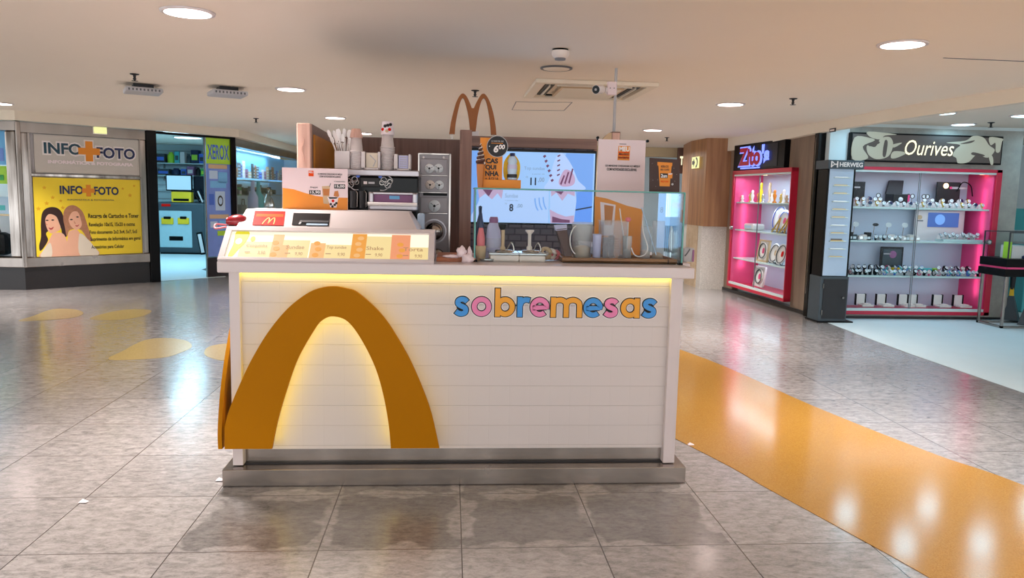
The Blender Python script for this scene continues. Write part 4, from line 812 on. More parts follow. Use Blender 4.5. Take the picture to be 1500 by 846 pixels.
# tower display
TY = 9.15; a = onY(1196, 465, TY)[0]; b = onY(1237, 465, TY)[0]; zb = onY(1215, 405, TY)[1]; zt = onY(1220, 247, TY)[1]; 
bs = MB(); bs.box(a+.02, b+.02, TY, TY+.3, .015, zb, 'slate', .006); bs.box(a, b+.1, TY-.03, TY+.32, 0, .02, 'black', .004); dd = MB(); dd.box(a+.06, b, TY-.008, TY+.002, .05, zb-.03, 'dark'); kn = MB(); kn.cyl((b-.05, TY-.03, zb*.55), (b-.05, TY-.005, zb*.55), .014, 'chrome'); kn2 = MB()
for zz in (zb*.8, zb*.22): kn2.box(a+.05, a+.062, TY-.014, TY, zz-.03, zz+.03, 'chrome')
up_ = MB(); up_.box(a+.03, b+.02, TY+.03, TY+.28, zb, zt, 'black', .004)
fc = MB(); fc.box(a+.05, b-.01, TY+.018, TY+.03, zb+.01, zt, 'pale blue')
hd = MB(); hd.box(a-.0, b+.09, TY-.03, TY+.3, zt, zt+.105, 'slate', .004); ht = MB(); ht.text('HERWEG', a+.14, b+.07, zt+.025, zt+.08, TY-.034, 'white gloss', .03)
ht.box(a+.03, a+.045, TY-.036, TY-.03, zt+.015, zt+.09, 'white gloss'); ht.box(a+.105, a+.12, TY-.036, TY-.03, zt+.015, zt+.09, 'white gloss'); ht.stroke([(a+.045, zt+.03), (a+.075, zt+.055), (a+.045, zt+.085)], .012, TY-.036, TY-.03, 'white gloss'); ht.box(a+.075, a+.105, TY-.036, TY-.03, zt+.045, zt+.06, 'white gloss')
rings = []
for k in range(11):
    zz = zt-.10-k*(zt-zb-.35)/10; r = MB(); r.box(a+.10, b-.05, TY+.0, TY+.02, zz-.012, zz, 'pale edge', .002); r.box(a+.11, b-.09, TY-.004, TY+.008, zz, zz+.006, 'gold' if k % 3 else 'silver'); rings.append(('bracket', r))
lk = MB(); lk.box(a+.12, b-.1, TY+.012, TY+.02, zb+.45, zb+.47, 'grey')
thing('display_tower', 'narrow lit tower with a dark locked base and a header in white letters', 'display stand', [('base', bs, [('door', dd), ('knob', kn), ('hinge', kn2)]), ('column', up_), ('face_panel', fc), ('header', hd, [('lettering', ht)]), ('plate', lk)]+rings)

# shop lights and glass display counter on the right
for x, y in ((5.07, 9.05), (6.28, 9.22), (5.3, 8.15), (6.25, 8.15), (7.6, 9.1), (5.4, 7.0), (6.4, 7.0)): shop_panel(x, y, .25, .25, 'bright cool ceiling light inside the watch shop', energy=K_SHOP, group='ceiling lights in the watch shop')
CX0 = onz(1466, 481)[0]; CY = onz(1466, 481)[1]; CX1 = CX0+1.2; zz = lambda py: onY(1468, py, CY)[1]
print('counter', CX0, CY, zz(340), zz(380), zz(405))
fm = MB()
for x in (CX0, CX1-.03):
    for y in (CY, CY+.42): fm.box(x, x+.03, y, y+.03, 0, zz(402), 'steel', .003)
for y in (CY, CY+.42): fm.box(CX0, CX1, y, y+.03, .0, .03, 'steel')
for x in (CX0, CX1-.03): fm.box(x, x+.03, CY, CY+.45, .0, .03, 'steel')
dr = MB(); dr.box(CX0-.03, CX1+.03, CY-.02, CY+.47, zz(405), zz(394), 'black', .004); dr2 = MB(); dr2.box(CX0-.02, CX1+.03, CY-.02, CY+.47, zz(391), zz(379), 'black', .004); st = MB(); st.box(CX0-.01, CX1+.02, CY-.01, CY+.46, zz(394), zz(391), 'case pink')
gb = MB()
for (x, x_, y, y_) in ((CX0, CX0+.006, CY, CY+.45), (CX1-.006, CX1, CY, CY+.45), (CX0, CX1, CY, CY+.006), (CX0, CX1, CY+.444, CY+.45)): gb.box(x, x_, y, y_, zz(379), zz(341), 'shop glass')
ge = MB()
for x in (CX0, CX1-.012):
    for y in (CY-.002, CY+.44): ge.box(x-.002, x+.012, y, y+.012, zz(379), zz(340), 'charcoal')
for y in (CY-.002, CY+.44): ge.box(CX0, CX1, y, y+.012, zz(341), zz(339.5), 'charcoal')
gm = MB(); gm.box(CX0, CX1, CY, CY+.45, zz(360), zz(359), 'shop glass')
thing('glass_counter', 'glass topped display table with dark drawers on a steel frame beside the showcase wall', 'display table', [('frame', fm), ('drawer', dr), ('drawer', dr2), ('pink_strip', st), ('glass_box', gb), ('glass_edge', ge), ('shelf', gm)])
m = MB(); m.box(CX0+.12, CX0+.30, CY+.1, CY+.3, zz(379), zz(379)+.16, 'white', .004); m.box(CX0+.08, CX0+.11, CY+.1, CY+.2, zz(379), zz(379)+.2, 'lime'); one('price_block', 'white block with a lime edge inside the glass display table', 'stand', m)
m = MB(); m.lathe([(.0, 0), (.05, 0), (.05, .03), (0, .05)], (CX0+.3, CY+.08, zz(379)), 'navy', 14); one('blue_bracelet', 'dark blue bracelet lying in the glass display table', 'bracelet', m)
def cone(x, y, s, label):
    b = MB(); n = 4; r = .17*s; b.lathe([(r, 0), (r*.28, .35*s), (0, .36*s)], (x, y, .005), 'slate', 4, smooth=False); t = MB(); t.lathe([(.045*s, .30*s), (.03*s, .5*s), (0, .52*s)], (x, y, 0), 'yellow', 4, smooth=False); p = MB(); p.lathe([(.03*s, .45*s), (.05*s, .9*s), (.04*s, 1.0*s), (0, 1.0*s)], (x, y, 0), 'dark', 8); q_ = MB(); q_.lathe([(.052*s, .88*s), (.03*s, 1.02*s), (0, 1.03*s)], (x, y, 0), 'lime', 8)
    thing('pyramid_stand', label, 'stand', [('foot', b), ('yellow_tip', t, None, 'yellow tip'), ('post', p), ('cap', q_)])
c = onz(1478, 468); cone(c[0], c[1], .9, 'dark pyramid stand with a yellow tip at the corner of the showcase wall')
c = onz(1506, 476); cone(c[0], c[1], .9, 'dark pyramid stand with a yellow tip farther along behind the glass table')
m = MB(); c = onz(1496, 458); m.box(c[0], c[0]+.9, c[1], c[1]+.5, .0, .95, 'teal', .02); m.box(c[0]+.05, c[0]+.85, c[1]+.05, c[1]+.45, .95, .98, 'white', .006); one('teal_cabinet', 'teal cabinet standing behind the glass display table', 'cabinet', m)

# ================================================================== CEILING FIXTURES
def downlight(px, py, label, r=.125, xy=None, e=K_MALL, hidden=False):
    x, y = xy or onz(px, py, CEIL)
    f = MB(); f.lathe([(r, CEIL-.012), (r+.022, CEIL-.010), (r+.024, CEIL-.001), (r, CEIL-.001)], (x, y, 0), 'white', 32)
    d = MB(); d.lathe([(r, CEIL-.012), (r, CEIL-.006)], (x, y, 0), 'lamp glow', 32); d.add([(x+r*math.cos(2*PI*k/32), y+r*math.sin(2*PI*k/32), CEIL-.012) for k in range(32)], [tuple(range(32))], 'lamp glow')
    thing('recessed_downlight', label, 'light', [('rim', f), ('diffuser', d)])
    lamp('downlight_beam', (x, y, CEIL-.02), e, WARM, r*2, spread=math.radians(105))
downlight(275, 17, 'big round ceiling light above the stone floor, closest to the top edge')
downlight(1322, 64, 'round ceiling light between the kiosk and the watch shop, the larger of that row')
downlight(426, 130, 'round ceiling light beside the two flat ceiling boxes')
downlight(1070, 152, 'round ceiling light between the air conditioner and the jeweller sign')
downlight(491, 172, 'small far round ceiling light above the price board and spoon holder')
downlight(956, 190, 'far round ceiling light just above the pink advertising board')
downlight(533, 195, 'farthest round ceiling light, peeking out behind the cup stacks', e=34)
downlight(0, 151, 'round ceiling light over the corner window of the photo shop')
downlight(0, 0, 'round ceiling light behind the viewer, on the photo shop side', xy=(-1.6, 1.4)); downlight(0, 0, 'round ceiling light behind the viewer, on the jeweller side', xy=(3.0, 1.4))
downlight(0, 0, 'round ceiling light far behind the viewer, photo shop side', xy=(-1.6, -2.4)); downlight(0, 0, 'round ceiling light far behind the viewer, jeweller side', xy=(3.0, -2.4))
c4 = [onz(*p, CEIL) for p in ((783, 115), (962, 120), (926, 144), (769, 139))]
ax0 = (c4[0][0]+c4[3][0])/2; ax1 = (c4[1][0]+c4[2][0])/2; ay0 = (c4[0][1]+c4[1][1])/2; ay1 = (c4[2][1]+c4[3][1])/2
m = MB(); zc = CEIL-.035; w = .09
def frame4(m, x0, x1, y0, y1, w, z0, z1, mt, bev=.004):
    m.box(x0, x1, y0, y0+w, z0, z1, mt, bev); m.box(x0, x1, y1-w, y1, z0, z1, mt, bev); m.box(x0, x0+w, y0+w, y1-w, z0, z1, mt, bev); m.box(x1-w, x1, y0+w, y1-w, z0, z1, mt, bev)
frame4(m, ax0, ax1, ay0, ay1, .085, zc, CEIL-.001, 'fascia paint'); m.box(ax0+.02, ax1-.02, ay0+.02, ay1-.02, CEIL-.008, CEIL-.001, 'fascia paint')
g = MB(); g.box(ax0+.25, ax1-.25, ay0+.25, ay1-.25, zc-.004, zc+.02, 'tan')
for k in range(18): yy = ay0+.27+(ay1-ay0-.54)*k/17; g.box(ax0+.27, ax1-.27, yy-.004, yy+.004, zc-.009, zc-.003, 'fascia paint')
ps = [('frame', m), ('return_grille', g)]
for (x0_, x1_, y0_, y1_) in ((ax0+.20, ax1-.20, ay0+.11, ay0+.19), (ax0+.20, ax1-.20, ay1-.19, ay1-.11), (ax0+.11, ax0+.19, ay0+.2, ay1-.2), (ax1-.19, ax1-.11, ay0+.2, ay1-.2)):
    sd = MB(); sd.box(x0_, x1_, y0_, y1_, CEIL-.02, CEIL-.006, 'black'); fl = MB(); lx = x1_-x0_ > y1_-y0_
    if lx: fl.box(x0_, x1_, y0_+.03, y0_+.04, zc-.004, CEIL-.01, 'fascia paint')
    else: fl.box(x0_+.03, x0_+.04, y0_, y1_, zc-.004, CEIL-.01, 'fascia paint')
    ps.append(('air_slot', sd, [('flap', fl)]))
thing('ceiling_air_conditioner', 'square four way air conditioner cassette set in the ceiling over the kiosk', 'air conditioner', ps)
x, y = onz(821, 72, CEIL)
m = MB(); m.lathe([(.052, CEIL-.001), (.055, CEIL-.012)], (x, y, 0), 'black', 24); b = MB(); b.lathe([(.06, CEIL-.012), (.06, CEIL-.035), (.048, CEIL-.055), (.04, CEIL-.06)], (x, y, 0), 'cream', 24); s = MB(); s.lathe([(.038, CEIL-.06), (.036, CEIL-.072), (0, CEIL-.074)], (x, y, 0), 'grey', 20)
thing('smoke_detector', 'cream smoke detector on a black base on the ceiling near the air conditioner', 'smoke detector', [('base', m), ('body', b), ('sensor', s)])
x, y = onz(815, 99, CEIL); m = MB(); m.lathe([(.125, CEIL-.002), (.125, CEIL-.01), (.115, CEIL-.014), (.105, CEIL-.010)], (x, y, 0), 'mid grey', 32); b = MB(); b.lathe([(0, CEIL-.016), (.10, CEIL-.014), (.108, CEIL-.006)], (x, y, 0), 'ceiling paint', 32)
thing('ceiling_speaker', 'flat round speaker grille in the ceiling between smoke detector and air conditioner', 'speaker', [('rim', m), ('grille', b)])
def sprinkler(px, py, label):
    x, y = onz(px, py-2, CEIL); m = MB(); m.lathe([(.04, CEIL-.001), (.035, CEIL-.008), (.014, CEIL-.012), (.010, CEIL-.035), (.016, CEIL-.045), (.004, CEIL-.06)], (x, y, 0), 'dark', 16); m.lathe([(.028, CEIL-.06), (.026, CEIL-.063)], (x, y, 0), 'dark', 14)
    one('sprinkler_head', label, 'sprinkler', m)
sprinkler(197, 110, 'dark sprinkler head in front of the first flat ceiling box'); sprinkler(375, 175, 'small dark sprinkler head over the photo shop doorway side'); sprinkler(696, 134, 'dark sprinkler head right above the golden arches sign')
sprinkler(1162, 146, 'dark sprinkler head beside the round light near the plate case'); sprinkler(1452, 181, 'dark sprinkler head above the end of the jeweller sign'); sprinkler(977, 203, 'tiny far sprinkler head over the brown cup plaque')
for i, (px, py) in enumerate(((209, 124), (333, 128))):
    x, y = onz(px, py, CEIL); M0 = Matrix.Translation((x, y, 0)) @ Matrix.Rotation(.45, 4, 'Z')
    mt_ = MB(); mt_.T = M0; mt_.box(-.09, .09, -.09, .09, CEIL-.04, CEIL-.001, 'dark', .006); b = MB(); b.T = M0; b.box(-.165, .165, -.165, .165, CEIL-.085, CEIL-.04, 'light grey', .012); v = MB(); v.T = M0
    for k in range(9): v.box(-.14+k*.033, -.125+k*.033, -.168, -.164, CEIL-.075, CEIL-.055, 'mid grey'); v.box(.164, .168, -.14+k*.033, -.125+k*.033, CEIL-.075, CEIL-.055, 'mid grey')
    thing('ceiling_access_point', ('first' if i == 0 else 'second')+' flat square ceiling box with vented edges, the one '+('farther from' if i == 0 else 'closer to')+' the round light', 'ceiling device', [('bracket', mt_), ('housing', b), ('vents', v)])
m = MB(); fa = Fr(4.60, 9.62, -PI/2); (a0, c0), (a1, c1) = fa.px(1216, 194, -.0), fa.px(1225, 187, -.0); m.box(a0, a1, -.012, -.001, c0, c1, 'dark', .002); m.box(a0+.02, a1-.02, -.014, -.012, (c0+c1)/2-.01, (c0+c1)/2+.008, 'cream')
one('fascia_plate', 'tiny dark plate on the cream fascia above the shutter', 'plate', m, fa)

# ================================================================== THE DESSERT KIOSK
SX0, SX1, SY = -1.133, 1.256, 3.846
BX0, BX1 = -1.094, 1.208; YP = 3.90; YF = 3.93; ZS = .088; ZU = 1.092; ZT = 1.148; YB = 6.08
st = MB(); st.box(SX0, SX1, SY, YB, 0, ZS, 'steel', .004)
kp = MB(); kp.box(BX0+.05, BX1-.055, YF+.02, YF+.05, ZS, .168, 'steel'); kp.box(BX0+.05, BX1-.055, YF-.0, YF+.02, ZS, ZS+.006, 'dark')
fp = MB(); fp.box(BX0+.045, BX1-.05, YF, YF+.03, .168, ZU, 'white tiled panel')
pa = MB(); pa.box(BX0, BX0+.052, YP, YF+.25, ZS+.004, ZU, 'slab white', .003); pb = MB(); pb.box(BX1-.062, BX1, YP, YF+.25, ZS+.004, ZU, 'slab white', .003)
s1 = MB(); s1.box(BX0+.01, BX0+.04, YF+.25, YB, ZS, ZU, 'white tiled panel'); s2 = MB(); s2.box(BX1-.04, BX1-.01, YF+.25, YB, ZS, ZU, 'white tiled panel')
bk = MB(); bk.box(BX0+.04, BX1-.04, YB-.1, YB-.05, ZS, 1.0, 'slab white')
sl = MB(); sl.box(-1.121, 1.235, 3.80, 4.42, ZU, ZT, 'slab white', .006)
sr = MB(); sr.box(1.0, 1.312, 4.12, YB, ZU, ZT-.004, 'slab white', .006); sr2 = MB(); sr2.box(-1.121, -.90, 4.42, YB, ZU, ZT-.004, 'slab white', .006)
led = MB(); led.box(BX0+.055, BX1-.065, 3.906, 3.926, 1.080, 1.0915, 'led yellow')
# big half arch
def S8(x, y): return onY(320+x*.402, 380+y*.402, 3.842)
outer = [(22, 690), (22, 610), (40, 545), (75, 460), (120, 365), (180, 265), (250, 180), (320, 125), (370, 104), (420, 98), (465, 105), (510, 122), (590, 195), (650, 280), (710, 390), (770, 540), (805, 690)]
inner = [(628, 690), (620, 600), (600, 490), (570, 390), (520, 290), (470, 225), (418, 207), (380, 220), (350, 255), (290, 360), (250, 470), (215, 590), (195, 692)]
O = [S8(*p) for p in outer]; I = [S8(*p) for p in inner]; zb = O[0][1]; O[-1] = (O[-1][0], zb); I[0] = (I[0][0], zb); I[-1] = (I[-1][0], zb)
Os = [O[0]]+spl(O[1:], 6); Is = spl(I, 6)
ar = MB(); ar.prism(Os+Is, 3.842, 3.862, 'arch gold')
# glowing strip set behind the face of the arch
def inset(P, d, flip):
    out = []
    for i, p in enumerate(P):
        a = Vector(P[max(0, i-1)]); b = Vector(P[min(len(P)-1, i+1)]); t = (b-a); t = t.normalized() if t.length > 1e-9 else Vector((1, 0)); n_ = Vector((t.y, -t.x)); out.append((p[0]+n_.x*d*flip, p[1]+n_.y*d*flip))
    return out
gi = MB(); gi.stroke(inset(Is, .016, 1), .010, 3.864, 3.885, 'led yellow edge'); go = MB(); go.stroke(inset(Os[3:], .020, 1), .006, 3.864, 3.880, 'led yellow faint')
# same arch turning the corner onto the side of the kiosk
sa = MB(); pts = []
cxm = 0
so = []; si = []
for k in range(15):
    t = k/14; so.append((SY+.0+1.6*t, zb+ .90*math.sin(PI*min(1, t)))) 
xs0 = -1.148
prof_o = spl([(3.842, zb), (3.842, .30), (3.90, .48), (4.02, .68), (4.2, .88), (4.42, 1.0), (4.58, 1.03), (4.75, 1.0), (4.97, .88), (5.15, .68), (5.27, .46), (5.36, zb)], 5); prof_i = spl([(5.12, zb), (5.05, .4), (4.9, .68), (4.72, .84), (4.58, .88), (4.44, .84), (4.28, .68), (4.14, .4), (4.06, zb)], 5)
P = prof_o+prof_i; n = len(P); sa.add([(xs0, p[0], p[1]) for p in P]+[(xs0+.02, p[0], p[1]) for p in P], [tuple(range(n)), tuple(reversed(range(n, 2*n)))]+[(i, n+i, n+(i+1) % n, (i+1) % n) for i in range(n)], 'arch gold')
sb = MB()
for (yy, zz) in ((3.95, .25), (4.1, .55), (4.58, .95), (5.1, .5), (5.25, .25)): sb.cyl((xs0+.02, yy, zz), (BX0+.012, yy, zz), .012, 'grey', n=10)
fbk = MB()
for (xx, zz) in ((O[0][0]+.12, zb+.06), (O[8][0], O[8][1]-.07), (O[-1][0]-.12, zb+.06)): fbk.cyl((xx, 3.862, zz), (xx, YF+.001, zz), .014, 'grey', n=10)
# the word in single coloured letters
LETTERS = {}
def arc(cx, cy, r, a0, a1, n=22): return [(cx+r*math.cos(math.radians(a0+(a1-a0)*k/n)), cy+r*math.sin(math.radians(a0+(a1-a0)*k/n))) for k in range(n+1)]
LETTERS['s'] = (.78, [spl([(.67, .74), (.56, .84), (.40, .865), (.24, .80), (.20, .67), (.30, .555), (.47, .48), (.60, .39), (.59, .22), (.44, .14), (.27, .145), (.10, .25)], 5)])
LETTERS['o'] = (1.0, [arc(.5, .5, .365, 0, 360, 34)])
LETTERS['b'] = (1.02, [[(.14, 0), (.14, 1.42)], arc(.53, .5, .365, 0, 360, 34)])
LETTERS['r'] = (.66, [[(.14, 0), (.14, 1.0)], spl([(.14, .55), (.22, .75), (.36, .85), (.50, .87), (.63, .84)], 5)])
LETTERS['e'] = (.95, [arc(.48, .5, .365, -48, -360, 34)+[(.12, .46)], ])
LETTERS['m'] = (1.62, [[(.14, 0), (.14, 1.0)], spl([(.14, .6), (.2, .78), (.36, .865), (.58, .865), (.75, .76), (.8, .6)], 5)+[(.8, 0)], spl([(.80, .6), (.87, .78), (1.04, .865), (1.24, .865), (1.43, .76), (1.48, .6)], 5)+[(1.48, 0)]])
LETTERS['a'] = (1.0, [arc(.49, .5, .365, 0, 360, 34), [(.86, 0), (.86, 1.0)]])
word = [('s', 48, 152, 'blue'), ('o', 170, 308, 'pink'), ('b', 332, 470, 'gold'), ('r', 487, 577, 'blue'), ('e', 580, 708, 'pink'), ('m', 720, 940, 'gold'), ('e', 952, 1078, 'blue'), ('s', 1087, 1192, 'pink'), ('a', 1210, 1340, 'gold'), ('s', 1352, 1460, 'blue')]
letters = []; base_z = onY(655+700*.21, 415+232*.21, YF)[1]; xh = base_z*0+(onY(800, 415+95*.21, YF)[1]-onY(800, 415+232*.21, YF)[1])
for ch, p0, p1, cn in word:
    xa_ = onY(655+p0*.21, 450, YF)[0]; xb_ = onY(655+p1*.21, 450, YF)[0]; w, strokes = LETTERS[ch]; k = (xb_-xa_)/w
    tr = lambda p: (xa_+p[0]*k, base_z+p[1]*xh)
    mm = MB(); ol = MB(); hl = MB()
    for si_, S in enumerate(strokes):
        e_ = .0004*si_
        Q = [tr(p) for p in S]; mm.stroke(Q, .25*xh, YF-.012-e_, YF-.0085, 'letter '+cn)
        def ext(Q, d):
            if (Vector(Q[0])-Vector(Q[-1])).length < 1e-6: return Q
            a = Vector(Q[0]); b = Vector(Q[-1]); ta = (a-Vector(Q[1])).normalized()*d; tb = (b-Vector(Q[-2])).normalized()*d; return [tuple(a+ta)]+Q+[tuple(b+tb)]
        ol.stroke(ext(Q, .0045), .25*xh+.009, YF-.008-e_, YF-.0045, 'ink'); hl.stroke(ext(Q, .009), .25*xh+.019, YF-.003-e_, YF-.0005, 'white gloss')
    if ch == 'e': 
        Q = [tr((.14, .46)), tr((.84, .46))]; mm.stroke(Q, .15*xh, YF-.0125, YF-.008, 'letter '+cn); ol.stroke(Q, .15*xh+.009, YF-.0084, YF-.0045, 'ink')
    letters.append(('letter', mm, [('outline', ol, None, 'black outline'), ('halo', hl, None, 'white halo')], {'blue': 'blue letter', 'pink': 'pink letter', 'gold': 'golden letter'}[cn]))
thing('kiosk_counter', 'white tiled dessert kiosk counter on a steel plinth with a big golden half arch', 'counter',
      [('plinth', st, None, 'brushed steel plinth'), ('kick_plate', kp), ('front_panel', fp), ('pilaster', pa), ('pilaster', pb), ('side_panel', s1), ('side_panel', s2), ('back_panel', bk), ('countertop', sl), ('side_top', sr), ('side_top', sr2), ('led_strip', led, None, 'yellow led strip'),
       ('arch_emblem', ar, [('edge_light', gi), ('edge_light', go), ('stand_off', fbk)], 'golden half arch'), ('side_arch', sa, [('stand_off', sb)], 'golden arch on the side')]+letters)

# ---- lit menu box
T0 = Matrix.Translation((0, 3.805, ZT)) @ Matrix.Rotation(-.869, 4, 'X'); LL = .2356
lx0, lx1 = -1.118, -.080
bd = MB(); 
def sect(m, x0, x1, pts, mt):
    n = len(pts); m.add([(x0, y, z) for y, z in pts]+[(x1, y, z) for y, z in pts], [tuple(range(n)), tuple(reversed(range(n, 2*n)))]+[(i, n+i, n+(i+1) % n, (i+1) % n) for i in range(n)], mt)
sect(bd, lx0, lx1, [(3.812, ZT), (3.99, ZT+.146), (4.26, ZT+.150), (4.26, ZT)], 'slab white')
fr_ = MB(); fr_.T = T0
fr_.box(lx0, lx1, -.012, .002, 0, .02, 'slab white', .002); fr_.box(lx0, lx1, -.012, .002, LL-.03, LL, 'slab white', .002); fr_.box(lx0, lx0+.03, -.012, .002, .02, LL-.03, 'slab white', .002); fr_.box(lx1-.03, lx1, -.012, .002, .02, LL-.03, 'slab white', .002)
scn = MB(); scn.T = T0; px_ = lambda p: lx0+.03+(lx1-lx0-.06)*(p-330)/300; wz = lambda f: .02+(LL-.05)*f
scn.box(px_(330), px_(630), -.002, .003, .02, LL-.03, 'box white')
def mp(a, b, c, d, mt, y=-.003): scn.box(px_(a), px_(b), y, -.001, wz(c), wz(d), mt)
mp(348, 400, .0, .62, 'box cream'); mp(404, 450, 0, .7, 'box cream'); mp(474, 514, 0, .55, 'box cream'); mp(534, 574, 0, .9, 'box cream', -.0028); mp(595, 630, 0, .5, 'box cream', -.0028)
mp(394, 410, .0, .9, 'box peach', -.0036); mp(410, 420, 0, .5, 'box peach', -.0034); mp(452, 474, 0, .6, 'box peach', -.0036); mp(513, 535, 0, .98, 'box orange', -.0036); mp(573, 602, 0, .97, 'box rose', -.0036)
scn.prism(spl([(px_(337), wz(1)), (px_(356), wz(.98)), (px_(354), wz(.6)), (px_(346), wz(.3)), (px_(340), wz(.06)), (px_(334), wz(.08)), (px_(337), wz(.5))], 5, True), -.004, -.002, 'box yellow'); scn.disc(px_(344), wz(.62), .016, .022, -.0046, -.004, 'box white', 16); scn.disc(px_(364), wz(.72), .012, .018, -.0046, -.003, 'box yellow', 14)
for c_, n_ in ((400, 3), (462, 3), (524, 4), (588, 3)):
    for j in range(n_): scn.disc(px_(c_+(j % 2)*3-1), wz(.15+.22*j), .016, .014, -.0046, -.0036, 'box peach' if c_ in (524,) else 'box orange', 14)
tt = MB(); tt.T = T0
for a_, b_, f_, w_ in ((357, 388, .38, 'Casquinha'), (416, 443, .36, 'Sundae'), (476, 506, .36, 'Top sundae'), (536, 562, .36, 'Shake'), (592, 622, .34, 'Torta')):
    tt.text(w_, px_(a_), px_(b_), wz(f_), wz(f_+.14), -.0052, 'box ink', .01); tt.box(px_(a_), px_(a_+8), -.0052, -.005, wz(f_-.18), wz(f_-.15), 'box ink'); tt.text('3,50' if a_ == 357 else '9,90', px_(b_-12), px_(b_-1), wz(f_-.26), wz(f_-.12), -.0052, 'box ink', .01)
thing('lit_menu_box', 'sloping white box with a glowing yellow and orange dessert menu on the counter', 'menu', [('housing', bd), ('frame', fr_), ('lit_panel', scn), ('lettering', tt)])
# ---- upper housing with the red panel
T1 = Matrix.Translation((0, 4.0, 1.301)) @ Matrix.Rotation(-1.23, 4, 'X'); L1 = .265
ho = MB(); ho.hexa([(-1.082, 4.0, 1.2985), (-.168, 4.0, 1.2985), (-.168, 4.5, 1.2985), (-1.082, 4.5, 1.2985)], [(-1.09, 4.25, 1.389), (-.228, 4.25, 1.389), (-.228, 4.5, 1.389), (-1.09, 4.5, 1.389)], 'slab white')
ho.box(-1.08, -.20, 4.27, 4.5, ZT, 1.30, 'slab white')
hx = lambda px, w: onY(px, 334-(w/L1)*28, 4.0+.943*w)[0]
rp = MB(); rp.T = T1; a_, b_ = .035, .235
def quad(m, pts, y, mt): m.add([(x, y, z) for x, z in pts], [(0, 1, 2, 3)], mt); m.add([(x, y+.0015, z) for x, z in pts], [(3, 2, 1, 0)], mt)
quad(rp, [(hx(369.5, a_), a_), (hx(415, a_), a_), (hx(418, b_), b_), (hx(373.5, b_), b_)], -.002, 'red'); quad(rp, [(hx(375, .15), .15), (hx(415, .15), .15), (hx(415.5, .19), .19), (hx(376, .19), .19)], -.0026, 'red orange')
lg = MB(); lg.T = T1; cx_ = hx(394, .07); g_w = .028
for sx in (-1, 1): lg.stroke(spl([(cx_+sx*g_w*1.0, .045), (cx_+sx*g_w*.85, .095), (cx_+sx*g_w*.5, .135), (cx_+sx*g_w*.15, .10), (cx_, .05)], 5), .006, -.004, -.0026, 'orange')
bs_ = MB(); bs_.T = T1; a2, b2 = .045, .215; quad(bs_, [(hx(427.5, a2), a2), (hx(481.5, a2), a2), (hx(484, b2), b2), (hx(430, b2), b2)], -.002, 'black')
bar = MB(); bar.T = T1; bar.box(hx(440, .1), hx(482, .1), -.006, -.003, .075, .105, 'charcoal', .001); bar.box(hx(440, .1), hx(443, .1), -.006, -.003, .05, .10, 'light grey'); bar.box(hx(449, .05), hx(480, .05), -.006, -.003, .042, .058, 'pale blue')
thing('register_housing', 'white sloping top housing with a red arches panel and a black slot', 'housing', [('body', ho), ('red_panel', rp, [('emblem', lg)]), ('black_slot', bs_, [('slot_bar', bar)])])
m = MB(); c_ = onY(346, 324, 4.1); 
def rpod(m):
    vs = []; N_ = 16
    for i in range(9):
        t = i/8; x = c_[0]-.05+.095*t; rz = .036*(math.sin(PI*(.12+.76*t))**.5)*(.85+.25*t); ry = .05*(math.sin(PI*(.12+.76*t))**.5)
        for k in range(N_): a = 2*PI*k/N_; vs.append((x, 4.12+ry*math.cos(a), c_[1]+rz*math.sin(a)))
    m.add(vs, [(i*N_+k, i*N_+(k+1) % N_, (i+1)*N_+(k+1) % N_, (i+1)*N_+k) for i in range(8) for k in range(N_)]+[tuple(range(N_)), tuple(range(8*N_, 9*N_))], 'deep red', True)
rpod(m); h = MB(); h.tube(spl([(c_[0]-.05, 4.1, c_[1]-.02), (c_[0]-.09, 4.06, c_[1]-.015), (c_[0]-.085, 4.03, c_[1]-.035), (c_[0]-.03, 4.03, 1.302)], 5), .005, 'rose', 6); b = MB(); b.box(c_[0]-.035, c_[0]+.04, 4.08, 4.16, 1.300, c_[1]-.018, 'black', .006)
thing('red_hand_scanner', 'glossy red rounded device lying at the corner of the lit menu box', 'device', [('body', m), ('base', b), ('cord', h)])

# ---- price board behind the housing
Yb = 4.40; tl = onY(413, 245, Yb); br = onY(509.5, 306, Yb); zB = 1.389
m = MB(); m.box(tl[0], br[0], Yb, Yb+.006, zB, tl[1], 'paper pink')
PX = lambda x: onY(x, 275, Yb)[0]; PZ = lambda y: onY(460, y, Yb)[1]
g = MB(); zz8 = lambda zx, zy: (PX(400+zx*.1656), PZ(170+zy*.1656))
g.prism([zz8(*p) for p in ((85, 640), (180, 650), (280, 680), (380, 705), (480, 715), (660, 715), (660, 812), (85, 812))][:6]+[(br[0]-.001, zB+.001), (tl[0]+.001, zB+.001)], Yb-.001, Yb, 'orange')
g.prism([zz8(*p) for p in ((315, 482), (360, 482), (360, 532), (315, 532))], Yb-.001, Yb, 'red orange')
for a, b, c, d in ((320, 420, 655, 692), (540, 638, 597, 635)): g.prism([zz8(a, c), zz8(b, c), zz8(b, d), zz8(a, d)], Yb-.0012, Yb, 'ink')
def cup_print(g, pts, mt, y=-.0016): g.prism([zz8(*p) for p in pts], Yb+y, Yb, mt)
cup_print(g, ((432, 618), (505, 612), (490, 775), (445, 770)), 'tan'); cup_print(g, ((440, 640), (500, 640), (495, 700), (446, 700)), 'wafer', -.002); cup_print(g, ((495, 620), (508, 588), (513, 590), (502, 622)), 'mid grey', -.002)
cup_print(g, ((480, 710), (580, 708), (560, 805), (505, 802)), 'paper', -.0022); cup_print(g, ((488, 712), (575, 712), (560, 725), (500, 728)), 'ink', -.0026); cup_print(g, ((535, 700), (545, 660), (575, 655), (583, 700), (570, 715)), 'wafer', -.002)
for a, b in ((510, 775), (545, 780), (525, 795), (560, 765)): c = zz8(a, b); g.disc(c[0], c[1], .007, .007, Yb-.003, Yb-.0022, 'ink', 10)
